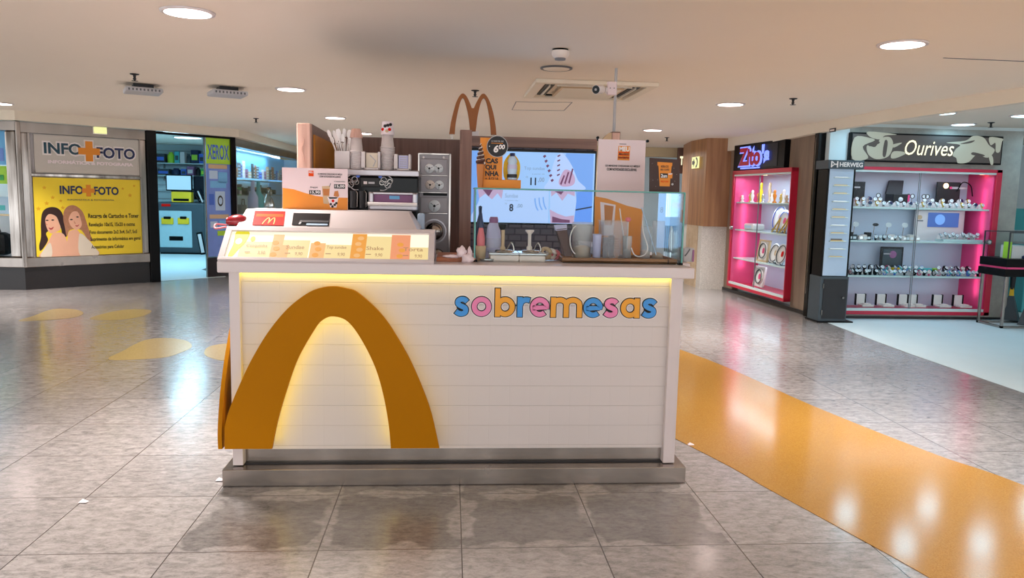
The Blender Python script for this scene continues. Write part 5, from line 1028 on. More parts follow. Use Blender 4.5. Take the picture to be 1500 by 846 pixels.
c = zz8(530, 745); g.disc(c[0], c[1], .008, .008, Yb-.003, Yb-.0022, 'red', 10)
t = MB()
def TX(s_, a, b, c, d, mt, bold=.02): p = zz8(a, d); r = zz8(b, c); t.text(s_, p[0], r[0], p[1], r[1], Yb-.003, mt, bold)
TX('OS MINIONS CHEGARAM AO MÉQUI', 398, 612, 500, 518, 'ink', .03); TX('COM NOVIDADES EXCLUSIVAS', 412, 598, 524, 540, 'ink', .03); TX('15,90', 330, 415, 660, 688, 'white gloss', .03); TX('15,00', 548, 632, 602, 630, 'white gloss', .03); TX('Frappé', 330, 395, 622, 640, 'ink'); TX('Casquinha', 540, 640, 568, 580, 'ink'); TX('MEU', 320, 355, 488, 505, 'white gloss')
f = MB(); f.box(tl[0]+.05, tl[0]+.09, Yb+.006, Yb+.06, zB, zB+.1, 'black'); f.box(br[0]-.09, br[0]-.05, Yb+.006, Yb+.06, zB, zB+.1, 'black')
thing('price_board', 'wide pink and orange price board with a cup and snack picture behind the housing', 'sign', [('board', m), ('picture', g), ('lettering', t), ('foot', f)])

# ---- soft serve machine
Ym = 4.75; X_ = lambda px, Y=Ym: onY(px, 280, Y)[0]; Z_ = lambda py, Y=Ym: onY(560, py, Y)[1]
mx0 = X_(440); mx1 = X_(613); zt = Z_(248.5); 
b = MB(); b.box(mx0, mx1, Ym, Ym+.5, .9, Z_(258), 'black gloss', .01); tp = MB(); tp.box(mx0-.005, mx1+.005, Ym-.015, Ym+.5, Z_(258), zt, 'steel panel', .006)
ft = MB(); ft.box(mx0+.02, mx1-.02, Ym+.02, Ym+.48, ZS, .9, 'steel panel', .01)
em = MB(); ex = X_(541); ez = Z_(267.5)
em.box(X_(529), X_(556), Ym-.010, Ym-.002, ez-.028, ez+.028, 'dark', .01); em.box(X_(533), X_(538), Ym-.014, Ym-.01, ez-.010, ez+.006, 'white'); em.box(X_(540), X_(549), Ym-.014, Ym-.01, ez-.008, ez+.004, 'light grey')
for sx in (-1, 1):
    for k in range(5):
        aa = ex+sx*(.075+.012*k); em.ringd(aa, ez+.016*math.sin(k*1.7), .013+.004*(k % 2), .004, Ym-.006, Ym-.001, 'light grey' if k % 2 else 'steel', 12)
    em.stroke(spl([(ex+sx*.065, ez+.04), (ex+sx*.10, ez+.045), (ex+sx*.14, ez+.015), (ex+sx*.10, ez-.04), (ex+sx*.065, ez-.045)], 5), .005, Ym-.006, Ym-.001, 'light grey')
    em.disc(ex+sx*.066, ez+.038, .011, .011, Ym-.012, Ym-.004, 'blue', 14)
tr = MB(); zA_ = Z_(308); zB_ = Z_(281); ta, tb = X_(543), X_(613)
tr.box(ta, tb, Ym-.16, Ym-.02, zA_, zA_+.05, 'steel panel', .012); tr.box(ta, ta+.03, Ym-.14, Ym-.02, zA_+.04, zB_, 'steel panel', .01); tr.box(tb-.03, tb, Ym-.14, Ym-.02, zA_+.04, zB_, 'steel panel', .01); tr.box(ta, tb, Ym-.13, Ym-.02, zB_-.015, zB_, 'steel panel', .004); tr.cyl((ta, Ym-.165, zA_+.04), (tb, Ym-.165, zA_+.04), .012, 'white gloss', n=14)
gw = MB(); gw.box(ta+.03, tb-.03, Ym-.10, Ym-.09, zA_+.05, zB_-.015, 'mauve'); gw.box(ta+.12, ta+.18, Ym-.104, Ym-.10, zA_+.07, zA_+.09, 'sky blue')
sp2 = MB()
for px in (519, 532): sp2.cyl((X_(px), Ym-.04, Z_(305)), (X_(px), Ym-.04, Z_(280)), .022, 'dark', n=14); sp2.tube([(X_(px)+.022, Ym-.05, Z_(303)), (X_(px)+.024, Ym-.05, Z_(283)), (X_(px)+.01, Ym-.05, Z_(279))], .004, 'steel', 6)
thing('soft_serve_machine', 'black fronted soft serve machine with a steel top and ornate badge behind the price board', 'machine', [('body', b), ('top', tp), ('base', ft), ('badge', em), ('drip_tray', tr, [('tray_window', gw)]), ('spout', sp2)])

# spoon holder, cups, cartons on its top
Yc = 4.88
hx0, hx1 = X_(492, Yc), X_(513.5, Yc); zt2 = zt
def zc_(py): return onY(520, py, Yc)[1]
h = MB(); 
for (a, b_, c, d) in ((hx0, hx1, Yc-.045, Yc-.041), (hx0, hx1, Yc+.041, Yc+.045), (hx0, hx0+.004, Yc-.041, Yc+.041), (hx1-.004, hx1, Yc-.041, Yc+.041)): h.box(a, b_, c, d, zt2, zc_(222), 'white')
h.box(hx0, hx1, Yc-.045, Yc+.045, zt2, zt2+.005, 'white')
thing('spoon_holder', 'square white holder full of plastic spoons on top of the soft serve machine', 'holder', [('box', h)])
def spoon(x, y, ax, ay, h):
    m = MB(); z0_ = zt2+.01; p = Vector((x, y, z0_)); d = Vector((ax, ay, 1)).normalized(); q_ = p+d*h
    m.tube([p, p+d*h*.5, q_-d*.03], [.0035, .0035, .004], 'white gloss', 6)
    s = d.orthogonal().normalized(); vs = []; side = d.cross(Vector((0, 1, 0))).normalized(); nrm = side.cross(d)
    for k in range(10): a = 2*PI*k/10; vs.append(q_+side*.011*math.cos(a)+d*.026*math.sin(a)-nrm*.003)
    vs += [v+nrm*.005 for v in vs]; m.add(vs, [tuple(range(10)), tuple(reversed(range(10, 20)))]+[(i, 10+i, 10+(i+1) % 10, (i+1) % 10) for i in range(10)], 'white gloss'); return m
for k in range(18):
    x = hx0+.012+(hx1-hx0-.024)*random.random(); y = Yc-.03+.06*random.random(); ax = (x-(hx0+hx1)/2)*6+random.uniform(-.34, .12)
    one('plastic_spoon', 'white plastic spoon standing in the square holder on the machine', 'spoon', spoon(x, y, ax, random.uniform(-.15, .1), random.uniform(.17, .215)), group='plastic spoons in the square holder')
cup_mb = MB(); rT = .041; rB = .031; hc = .095
cup_mb.lathe([(0, .002), (rB, 0), (rT-.001, hc-.004), (rT+.005, hc-.002), (rT+.005, hc+.002), (rT-.002, hc+.002), (rB-.002, .004), (0, .005)], (0, 0, 0), 'white', 28)
cup_me = mesh_of('paper_cup', cup_mb)
def stack(px, top_px, label, grp, n, topmt):
    x = X_(px, Yc+.0); zz = zt2; dz = (onY(px, top_px, Yc)[1]-zt2-hc)/(n-1)
    for k in range(n):
        o = _link('paper_cup', cup_me, None, (x, Yc, zz+hc+k*dz), 0); o.rotation_euler = (PI, 0, random.uniform(0, 6)); _props(o, label, 'cup', grp)
    return x, zz+hc+(n-1)*dz
x, z = stack(567.5, 193, 'white paper cup upside down in the taller stack between the two carton racks', 'cups in the taller stack', 15, None)
m = MB(); m.lathe([(rT, 0), (rT, .01), (rB+.003, .075), (rB, .08), (0, .081)], (x, Yc, z-.018), 'paper', 28); p = MB(); 
for k, (a, zz, mt) in enumerate(((-1.9, .05, 'ink'), (-1.2, .03, 'red'), (-1.6, .02, 'tan'), (-1.0, .06, 'ink'), (-2.3, .03, 'red'), (-1.45, .055, 'ink'))):
    r = rT-.008*zz/.08; p.sph((x+r*math.cos(a), Yc+r*math.sin(a), z-.018+zz), (.011, .006, .010), mt, 10, 6)
thing('printed_cup', 'paper cup with a dark and red print topping the taller cup stack', 'cup', [('cup', m), ('print', p)])
x, z = stack(522, 199, 'white paper cup upside down in the shorter stack beside the spoons', 'cups in the shorter stack', 13, None)
m = MB(); m.lathe([(rT-.002, 0), (rT-.004, .02), (.028, .05), (.026, .055), (0, .056)], (x, Yc, z-.012), 'pink wood', 24); one('pink_lid', 'pinkish brown lid on top of the shorter cup stack', 'lid', m)
for i, (pa, pb, py) in enumerate(((531, 558, 222), (578, 602, 224.5))):
    a, b_ = X_(pa, Yc), X_(pb, Yc); zt3 = zc_(py); r = MB(); r.box(a, a+.022, Yc-.06, Yc+.06, zt2, zt3, 'white', .003); r.box(b_-.014, b_, Yc-.06, Yc+.06, zt2, zt3, 'white', .003); r.box(a, b_, Yc-.06, Yc+.06, zt2, zt2+.012, 'white'); r.box(a, b_, Yc+.05, Yc+.06, zt2, zt3-.01, 'white')
    pk = MB(); pk.box(a+.026, b_-.016, Yc-.045, Yc+.045, zt2+.013, zt3-.006, 'cream cloth' if i == 0 else 'lavender', .004); 
    if i == 0: pk.stroke([(a+.05, zt3-.02), (a+.085, (zt2+zt3)/2), (a+.07, zt2+.02)], .006, Yc-.047, Yc-.045, 'light grey')
    else:
        for j in range(6): pk.box(a+.035, b_-.025, Yc-.047, Yc-.045, zt2+.025+j*.013, zt2+.029+j*.013, 'light grey')
    thing('carton_rack', ['white rack of beige cartons between the two cup stacks', 'white rack of pale ruled cartons at the end of the machine top'][i], 'rack', [('rack', r), ('cartons', pk)])

# ---- grey dial machine
Yd = 5.0; U = lambda x, y: onY(x, y, Yd)
a = U(613, 300)[0]; b = U(658.5, 300)[0]; zt = U(636, 225.5)[1]
bd = MB(); bd.box(a, b, Yd, Yd+.45, ZS, zt, 'machine grey', .006); fr_ = MB(); fr_.box(a-.004, a+.004, Yd-.006, Yd+.3, 1.0, zt+.003, 'chrome'); fr_.box(b-.004, b+.006, Yd-.008, Yd+.3, 1.0, zt+.003, 'chrome'); fr_.box(a, b, Yd-.008, Yd+.3, zt-.004, zt+.004, 'chrome')
ps = [('cabinet', bd), ('trim', fr_)]
for (c, d) in ((233, 256), (258, 281), (289.5, 311.5)):
    p_ = MB(); q0 = U(616, d); q1 = U(655.5, c); p_.box(q0[0], q1[0], Yd-.008, Yd, q0[1], q1[1], 'machine grey', .003); p_.box(q0[0], q1[0], Yd-.009, Yd-.006, q0[1]-.003, q0[1], 'chrome'); ps.append(('panel', p_))
def dial(x, y, r, mt='dial'):
    c = U(x, y); rr = r*Yd/1130; d_ = MB(); d_.lathe([(0, -.016), (rr*.92, -.016), (rr, -.012), (rr*1.02, -.006)], (c[0], Yd, c[1]), mt, 26, ax='y'); h_ = MB(); h_.cyl((c[0], Yd-.022, c[1]), (c[0], Yd-.015, c[1]), rr*.22, 'black', n=14)
    for k in range(3): an = k*2.1+.4; h_.stroke([(c[0]+rr*.3*math.cos(an), c[1]+rr*.3*math.sin(an)), (c[0]+rr*.8*math.cos(an), c[1]+rr*.8*math.sin(an))], rr*.08, Yd-.0175, Yd-.016, 'mid grey')
    ps.append(('dial', d_, [('hub', h_)]))
dial(629, 246.6, 6.6); dial(642.5, 246.6, 6.6); dial(630, 270.6, 6.6, 'cream'); dial(643.5, 271, 6.6); dial(636.4, 301.4, 8.6)
l_ = MB(); c0_ = U(629.5, 246.6); c1_ = U(642, 246.6); l_.box(c0_[0], c1_[0], Yd-.013, Yd-.008, c0_[1]-.012, c0_[1]+.012, 'dial'); c0_ = U(630.5, 270.6); c1_ = U(643, 270.6); l_.box(c0_[0], c1_[0], Yd-.013, Yd-.008, c0_[1]-.012, c0_[1]+.012, 'cream'); ps.append(('dial_bridge', l_))
l_ = MB(); q0 = U(620, 286); q1 = U(655, 283); l_.box(q0[0], q1[0], Yd-.01, Yd, q0[1], q1[1], 'black'); ps.append(('slot', l_))
k_ = MB(); c = U(636, 338.5); k_.lathe([(0, -.055), (.036, -.055), (.042, -.045), (.045, -.02), (.052, -.018), (.056, -.008), (.058, 0)], (c[0], Yd, c[1]), 'chrome', 30, ax='y'); kk = MB(); kk.ringd(c[0], c[1], .075, .008, Yd-.01, Yd, 'steel panel', 30); ps.append(('round_knob', k_, [('knob_ring', kk)]))
k_ = MB(); c = U(640, 375); k_.lathe([(0, -.03), (.04, -.03), (.05, 0)], (c[0], Yd, c[1]), 'chrome', 24, ax='y'); ps.append(('lower_knob', k_))
for px in (620.5, 650): s_ = MB(); c = U(px, 230.5); s_.cyl((c[0], Yd-.008, c[1]), (c[0], Yd, c[1]), .007, 'white', n=10); ps.append(('screw', s_))
thing('dial_cabinet', 'tall grey steel cabinet with white round dials beside the soft serve machine', 'machine', ps)
m = MB(); m.box(onY(612, 300, 4.55)[0], onY(622, 300, 4.55)[0]+.0, 4.5, 4.6, ZT, onY(612, 312, 4.55)[1], 'pale blue', .01); m.T = None
one('folded_bag', 'folded pale blue plastic bag tucked beside the register housing', 'bag', m)
m = MB(); m.box(-.07, .13, 3.96, 4.30, ZT, ZT+.022, 'orange wood', .004); m.box(-.07, .13, 3.955, 3.96, ZT, ZT+.018, 'orange wood'); one('wooden_board', 'reddish wooden board lying on the counter between menu box and glass case', 'board', m)
# crumpled napkin
def blob(m, c, r, mt, seed):
    rnd = random.Random(seed); n0 = len(m.v); m.sph(c, r, mt, 18, 12)
    for i in range(n0, len(m.v)): d = m.v[i]-Vector(c); a = math.atan2(d.z, d.x); m.v[i] = Vector(c)+d*(1+.12*math.sin(5*a+seed)+.08*math.sin(9*a+d.y*90))
m = MB(); c = onY(676, 369, 3.93); blob(m, (c[0], 3.93, c[1]), (.026, .022, .03), 'paper pink', 1); c = onY(685, 379, 3.92); blob(m, (c[0], 3.92, c[1]), (.032, .025, .028), 'paper pink', 2); c = onY(688, 372, 3.93); blob(m, (c[0], 3.94, c[1]), (.012, .02, .04), 'paper pink', 4); c = onY(662, 375, 3.95); blob(m, (c[0], 3.95, c[1]), (.05, .016, .009), 'paper pink', 3)
one('crumpled_napkin', 'crumpled pale pink napkin at the edge of the counter beside the glass case', 'napkin', m)

# ---- rear wall of the kiosk, side wing, post
Yr = 6.0; RX0, RX1 = -.92, 1.118; zr = onY(873, 206, Yr)[1]
m = MB(); m.box(RX0, .15, Yr+.02, Yr+.08, ZS, onY(600, 202.5, Yr+.02)[1], 'walnut'); fr_ = MB(); zl = onY(700, 199.5, Yr)[1]; x0 = onY(689, 250, Yr)[0]-.02
fr_.box(x0, RX1, Yr-.04, Yr+.08, onY(780, 217, Yr)[1], zl, 'frame wood', .004); fr_.box(onY(868, 250, Yr)[0], RX1, Yr-.04, Yr+.08, 1.0, onY(780, 217, Yr)[1], 'frame wood', .004); sp_ = MB(); sp_.box(.10, RX1-.02, Yr+.0, Yr+.06, ZS, onY(780, 217, Yr)[1], 'grey splash tiles')
wc = MB(); wc.box(RX0+.1, RX1-.1, Yr-.42, Yr-.06, .82, .87, 'steel panel', .004); wc.box(RX0+.1, RX1-.1, Yr-.40, Yr-.06, ZS, .82, 'steel panel')
thing('kiosk_rear_wall', 'brown wood rear wall of the kiosk with grey splash tiles under the screen', 'partition', [('wood_panel', m), ('screen_surround', fr_), ('splash_tiles', sp_), ('work_counter', wc)])
za = onY(445, 180, 4.7)[1]; xa0 = onY(435, 240, 4.7)[0]; xa1 = onY(455, 240, 4.7)[0]
m = MB(); m.box(xa0, xa1, 4.70, 4.76, .9, za, 'pink wood', .006); w_ = MB(); 
w_.hexa([(xa0+.01, 4.76, ZT), (xa1, 4.76, ZT), (RX0+.06, 6.0, ZT), (RX0+.0, 6.0, ZT)], [(xa0+.01, 4.76, za), (xa1, 4.76, za), (RX0+.06, 6.0, za), (RX0, 6.0, za)], 'frame wood')
ob = MB(); dx = (RX0+.06-xa1)/(6.0-4.76); ob.hexa([(xa1+.001, 4.79, ZT), (xa1+.012, 4.79, ZT), (RX0+.072, 5.99, ZT), (RX0+.061, 5.99, ZT)], [(xa1+.001, 4.79, za-.06), (xa1+.012, 4.79, za-.06), (RX0+.072, 5.99, za-.06), (RX0+.061, 5.99, za-.06)], 'orange board')
wv = MB(); wv.stroke(spl([(xa0+.035+.008*math.sin(k*1.3), za-.08-.02*k) for k in range(8)], 4), .003, 4.697, 4.70, 'pink wood')
thing('kiosk_side_wing', 'side wing with a pale wooden post and an orange inner board behind the price board', 'partition', [('post', m, [('grain_mark', wv)]), ('panel', w_), ('orange_board', ob, None, 'orange board')])
m = MB(); p0 = onY(672.5, 300, 5.0)[0]; p1 = onY(690, 300, 5.0)[0]; zt = onY(681, 190, 5.0)[1]; m.box(p0, p1, 5.0, 5.07, .9, zt, 'post wood', .004); n_ = MB(); n_.box(p0+.004, p0+.008, 4.997, 5.0, zt-.09, zt-.01, 'walnut'); b_ = MB(); b_.box(p0-.01, p1+.01, 4.98, 5.09, ZS, .9, 'post wood', .004)
thing('wooden_post', 'slim brown wooden post between the dial cabinet and the menu screen', 'post', [('shaft', m), ('notch', n_), ('foot', b_)])

# ---- menu television
Yt = 5.93; t0 = onY(686, 222, Yt); t1 = onY(868.5, 327, Yt); TXx = lambda px: onY(px, 275, Yt)[0]; TZ = lambda py: onY(780, py, Yt)[1]
c_ = MB(); c_.box(t0[0]-.012, t1[0]+.012, Yt, Yt+.045, TZ(329), TZ(218.5), 'black gloss', .004)
sc_ = MB(); yS = Yt-.002; sc_.box(t0[0], t1[0], yS, Yt+.001, TZ(326.5), TZ(222.5), 'tv pale')
gp = MB()
def tp_(pts, mt, d=0.001, sm=False):
    P = [(TXx(a), TZ(b)) for a, b in pts]; gp.prism(spl(P, 5, True) if sm else P, yS-d, yS, mt)
tp_([(686, 223), (700, 223), (712, 262), (700, 300), (686, 326)], 'tv sky'); tp_([(828, 223), (868, 223), (868, 326), (850, 326), (838, 275), (822, 240)], 'tv sky'); tp_([(846, 280), (868, 276), (868, 326), (842, 326)], 'tv blue', .0014); tp_([(844, 305), (868, 300), (868, 302), (844, 307)], 'tv ink', .0016)
tp_([(692, 275), (804, 278), (804, 326), (692, 326)], 'tv white', .0008)
tp_([(804, 262), (812, 232), (822, 223), (836, 240), (846, 262), (856, 276), (800, 277)], 'tv white', .0018, True); tp_([(818, 266), (824, 250), (830, 247), (838, 252), (842, 262), (838, 270), (824, 272)], 'tv rose', .002, True)
for k in range(6): tp_([(794+k*2.4, 228+k*7), (797+k*2.4, 226+k*7), (799+k*2.4, 228+k*7), (796+k*2.4, 231+k*7)], 'tv wine', .0022)
for k in range(5): tp_([(815, 227+k*7), (819, 225+k*7), (819.5, 227+k*7), (815.5, 229+k*7)], 'tv wine', .0022)
for k in range(3): tp_([(820+k*6, 268-k*1), (825+k*6, 255-k*5), (827+k*6, 256-k*5), (822+k*6, 270-k)], 'tv wine', .0024)
tp_([(806, 279), (843, 279), (846, 300), (843, 326), (807, 326)], 'tv white', .0012); tp_([(700, 278), (737, 279), (735, 292), (729, 284), (721, 293), (711, 285), (702, 292)], 'tv rose', .0016); tp_([(707, 279), (722, 279), (716, 289)], 'tv wine', .0019)
tp_([(807, 279), (842, 279), (842, 286), (832, 282), (824, 293), (815, 281), (808, 287)], 'tv rose', .0016); tp_([(812, 279), (826, 279), (822, 284)], 'tv wine', .002)
tp_([(806, 306), (818, 312), (830, 316), (842, 314), (842, 326), (808, 326)], 'tv rose', .0016); tp_([(810, 316), (824, 320), (836, 321), (836, 325), (810, 325)], 'tv wine', .002)
for k in range(3): gp.stroke([(TXx(784+k*6+12*(1-math.cos(a))), TZ(290-k*1+22*math.sin(a))) for a in [j*.12 for j in range(9)]], .010, yS-.0018, yS, 'tv sky')
tx = MB()
def TT(s_, a, b, c, d, mt, bold=0): tx.text(s_, TXx(a), TXx(b), TZ(d), TZ(c), yS-.0028, mt, bold)
TT('Top sundae', 767, 797, 244, 250, 'tv grey'); TT('11', 776.5, 785, 260, 271, 'tv ink', .03); TT(',00', 788, 797, 259.5, 267, 'tv grey', .02); TT('R$', 770, 773, 258, 261, 'tv grey'); TT('a partir de', 779, 797, 253.5, 256, 'tv grey')
TT('Sundae', 740, 759, 284, 290, 'tv grey'); TT('a partir de', 740, 759, 293, 295.5, 'tv grey'); TT('8', 746.5, 752.5, 299, 310, 'tv ink', .03); TT(',00', 757.5, 766, 299, 305, 'tv grey', .02); TT('R$', 740, 743, 297.5, 300, 'tv grey')
thing('menu_screen', 'wide lit menu screen in pale blue showing sundaes on the kiosk rear wall', 'screen', [('casing', c_), ('display', sc_), ('pictures', gp), ('lettering', tx)])
lamp('screen_light', ((t0[0]+t1[0])/2, Yt-.03, (TZ(222)+TZ(327))/2), 2.2, (.55, .75, 1), t1[0]-t0[0], .4, rot=(-PI/2, 0, 0))

# ---- arches sign on top
Ya = 6.02; Q_ = lambda zx, zy: onY(640+zx*.1064, 120+zy*.1064, Ya)
oo = [(168, 718), (185, 600), (205, 500), (230, 400), (262, 290), (300, 210), (330, 170), (355, 158), (385, 170), (420, 215), (455, 290), (480, 360)]; o2 = [(508, 360), (545, 280), (590, 200), (615, 170), (642, 160), (665, 170), (700, 215), (735, 290), (770, 400), (795, 520), (810, 620), (820, 728)]
i1 = [(745, 728), (738, 620), (725, 500), (708, 400), (690, 310), (668, 245), (645, 222), (622, 245), (600, 300), (575, 400), (556, 500), (545, 590), (532, 684)]; i2 = [(458, 684), (448, 590), (438, 500), (420, 400), (395, 300), (375, 240), (355, 220), (335, 245), (315, 300), (290, 400), (270, 500), (255, 600), (246, 718)]
poly = spl([Q_(*p) for p in oo], 3)+spl([Q_(*p) for p in o2], 3)+spl([Q_(*p) for p in i1], 3)+spl([Q_(*p) for p in i2], 3)
m = MB(); m.prism(poly, Ya, Ya+.03, 'arch brown', 'dark'); b_ = MB(); c = Q_(515, 690); b_.box(c[0]-.025, c[0]+.035, Ya, Ya+.04, zl-.01, c[1]+.01, 'white', .004)
for k in (208, 782): q0 = Q_(k, 720); b_.box(q0[0]-.008, q0[0]+.008, Ya+.008, Ya+.022, min(zl, zr)-.03, q0[1]+.01, 'steel')
thing('arches_sign', 'brown and gold double arches emblem standing on top of the kiosk rear wall', 'sign', [('emblem', m), ('bracket', b_)])

# ---- camera on a pole
xp = onY(900.5, 160, Ya)[0]; 
po = MB(); po.cyl((xp, Ya+.0, zr-.0), (xp, Ya+.0, CEIL-.002), .011, 'light grey', n=12); bx_ = MB(); a = onY(889, 139, Ya-.03); b = onY(903, 120, Ya-.03); bx_.box(a[0], b[0], Ya-.05, Ya-.008, a[1], b[1], 'paper pink', .006)
sc2 = MB()
for k in (0, 1): sc2.cyl((a[0]+.02+.03*k, Ya-.053, (a[1]+b[1])/2), (a[0]+.02+.03*k, Ya-.05, (a[1]+b[1])/2), .004, 'dark', n=8)
thing('camera_pole', 'thin grey pole with a square junction box rising to the ceiling behind the kiosk', 'pole', [('tube', po), ('junction_box', bx_, [('screw', sc2)])])
c = onY(872, 132, Ya-.05); hd = MB(); v = Vector((-.6, -.75, -.15)).normalized(); p_ = Vector((c[0]+.02, Ya-.06, c[1]+.005)); hd.cyl(p_-v*.05, p_+v*.035, .034, 'white gloss', n=24); ln = MB(); ln.cyl(p_+v*.035, p_+v*.038, .031, 'black gloss', n=24); ln.cyl(p_+v*.038, p_+v*.041, .010, 'light grey', n=14); ar_ = MB(); ar_.cyl((a[0], Ya-.03, c[1]+.005), (a[0]-.012, Ya-.03, c[1]+.005), .024, 'white', n=18); ar_.tube([(a[0]-.01, Ya-.03, c[1]+.005), (c[0]+.05, Ya-.03, c[1]+.005), tuple(p_-v*.04)], .010, 'white', 8)
thing('security_camera', 'white bullet security camera with a black face mounted on the pole box', 'camera', [('barrel', hd), ('lens_face', ln), ('arm', ar_)])
m = MB(); a = onY(898, 202, Ya-.1); b = onY(911, 194, Ya-.1); m.box(a[0], b[0], Ya-.05, Ya+.02, zr, b[1]+.01, 'frame wood', .004); m.box(a[0]+.005, b[0]-.005, Ya-.052, Ya-.05, zr+.01, b[1], 'pink wood'); m.hexa([(a[0]-.08, Ya-.05, zr), (a[0], Ya-.05, zr), (a[0], Ya+.0, zr), (a[0]-.08, Ya, zr)], [(a[0]-.02, Ya-.05, b[1]), (a[0], Ya-.05, b[1]), (a[0], Ya, b[1]), (a[0]-.02, Ya, b[1])], 'tan')
one('cable_box', 'small ribbed wooden cable box at the foot of the camera pole', 'box', m)

# ---- glass display case
GX0, GX1, GY0, GY1, GZ = .124, 1.212, 3.96, 4.30, 1.522
ps = []
for nm, bb in (('front_glass', (GX0, GX1, GY0, GY0+.005, ZT, GZ)), ('side_glass', (GX0, GX0+.005, GY0+.005, GY1, ZT, GZ)), ('side_glass', (GX1-.005, GX1, GY0+.005, GY1, ZT, GZ))):
    g = MB(); g.box(*bb[:4], bb[4]+.001, bb[5], 'glass'); ps.append((nm, g))
g = MB(); g.box(GX0-.002, GX1+.002, GY0-.002, GY1, GZ, GZ+.006, 'glass edge'); tp_g = MB(); tp_g.box(GX0-.002, GX1+.002, GY0-.002, GY1, GZ+.001, GZ+.006, 'glass')
e = MB(); 
for (x_, y_) in ((GX0, GY0), (GX1, GY0)): e.box(x_-.004, x_+.004, y_-.004, y_+.004, ZT, GZ, 'glass edge')
for (a_, b_, c_, d_) in ((GX0-.003, GX1+.003, GY0-.003, GY0+.001), (GX0-.003, GX1+.003, GY1-.002, GY1+.002), (GX0-.003, GX0+.001, GY0, GY1), (GX1-.001, GX1+.003, GY0, GY1)): e.box(a_, b_, c_, d_, GZ, GZ+.006, 'glass edge')
ps += [('top_glass', tp_g), ('polished_edge', e)]
ft = MB()
for x_ in (GX0+.004, GX1-.004): ft.box(x_-.012, x_+.012, GY0-.006, GY0+.03, ZT, ZT+.012, 'black', .003)
ps.append(('foot', ft))
thing('glass_display_case', 'low clear glass case with green edges standing on the counter', 'glass case', ps)
ZG = GZ+.007
def gx(px, Y=4.1): return onY(px, 340, Y)[0]
def gz(py, Y=4.1): return onY(850, py, Y)[1]
# squeeze bottles, cup
m = MB(); x = gx(723, 4.2); zt_ = gz(320, 4.2); H_ = zt_-ZT; m.lathe([(0, 0), (.040, 0), (.042, .01), (.040, H_*.55), (.034, H_*.78), (.020, H_*.88)], (x, 4.2, ZT), 'lavender', 26); c = MB(); c.lathe([(.023, H_*.86), (.025, H_*.93), (.02, H_), (0, H_)], (x, 4.2, ZT), 'mauve', 20); lb_ = MB(); lb_.lathe([(.0405, H_*.25), (.0412, H_*.27), (.0405, H_*.50)], (x, 4.2, ZT), 'milky plastic', 26)
thing('squeeze_bottle', 'tall lavender white bottle with a mauve cap inside the glass case', 'bottle', [('body', m), ('cap', c), ('label', lb_)])
x = gx(702, 4.05); m = MB(); m.lathe([(.024, gz(388)-ZT+.0), (.026, .075)], (x, 4.06, ZT), 'tan', 20); m = MB(); m.lathe([(0, .001), (.024, .001), (.028, .078), (.025, .078), (.021, .004)], (x+.01, 4.06, ZT), 'tan', 22); one('beige_cup', 'beige cup holding the pink bottle at the end of the glass case', 'cup', m)
m = MB(); m.lathe([(0, .005), (.020, .005), (.021, .12), (.012, .17), (.006, .175)], (x+.01, 4.06, ZT), 'rose', 20); c = MB(); c.lathe([(.010, .172), (.012, .19), (.004, .25), (0, .255)], (x+.01, 4.06, ZT), 'navy', 14)
thing('sauce_bottle', 'pink sauce bottle with a dark pointed nozzle standing in the beige cup', 'bottle', [('body', m), ('nozzle', c)])
m = MB(); x = gx(703, 4.22); m.lathe([(0, 0), (.026, 0), (.028, .14), (.018, .2), (.008, .24), (.01, .28), (0, .285)], (x, 4.22, ZT), 'navy cloth', 18); one('dark_bottle', 'dark slender bottle behind the pink sauce bottle in the glass case', 'bottle', m)
# topping tubs with pump handles
for i, (pa, pb) in enumerate(((718, 760), (760, 798))):
    a, b_ = gx(pa, 4.06), gx(pb, 4.06); t = MB(); t.box(a, b_, 4.0, 4.16, ZT, ZT+.035, 'cream', .008); l = MB(); l.box(a-.008, b_+.006, 3.995, 4.165, ZT+.035, ZT+.047, 'silver', .005); l.lathe([(.05, .047), (.045, .056), (.0, .06)], ((a+b_)/2, 4.08, ZT), 'chrome', 24)
    k = MB(); xk = gx((737, 776)[i], 4.08); zt_ = gz((330, 338)[i], 4.08)-ZT
    if i == 0: k.lathe([(.014, .05), (.014, .07), (.008, .075), (.009, zt_*.85)], (xk, 4.08, ZT), 'tan', 16); k.lathe([(.012, zt_*.84), (.020, zt_*.93), (.022, zt_), (0, zt_)], (xk-.004, 4.08, ZT), 'black', 16)
    else: k.lathe([(.014, .05), (.015, .075), (.009, .08), (.009, zt_*.86), (.024, zt_*.97), (.022, zt_), (0, zt_)], (xk, 4.08, ZT), 'cream', 18)
    s_ = MB(); s_.tube(spl([(xk+.02, 4.05, ZT+.06), (xk+.04, 4.03, ZT+.10), (xk+.055, 4.03, ZT+.065), (xk+.05, 4.03, ZT+.05)], 5), .004, 'chrome', 6)
    thing('topping_tub', ['cream topping tub with a steel lid and black topped pump, near the lavender bottle', 'cream topping tub with a steel lid and cream flared pump handle'][i], 'container', [('tub', t), ('lid', l), ('pump', k), ('spoon_hook', s_)])
m = MB(); a = gx(704, 4.03); m.lathe([(0, 0), (.035, 0), (.042, .012), (.038, .014), (.03, .006), (0, .005)], (a+.03, 4.06, ZT), 'silver', 24); m = MB(); c0_ = (gx(708, 3.99)+.02, 4.02); m.lathe([(0, 0), (.034, 0), (.042, .014), (.039, .015), (.031, .005), (0, .004)], (c0_[0]+.004, c0_[1], ZT), 'silver', 24); one('steel_saucer', 'shallow steel saucer in front of the lavender bottle', 'saucer', m)
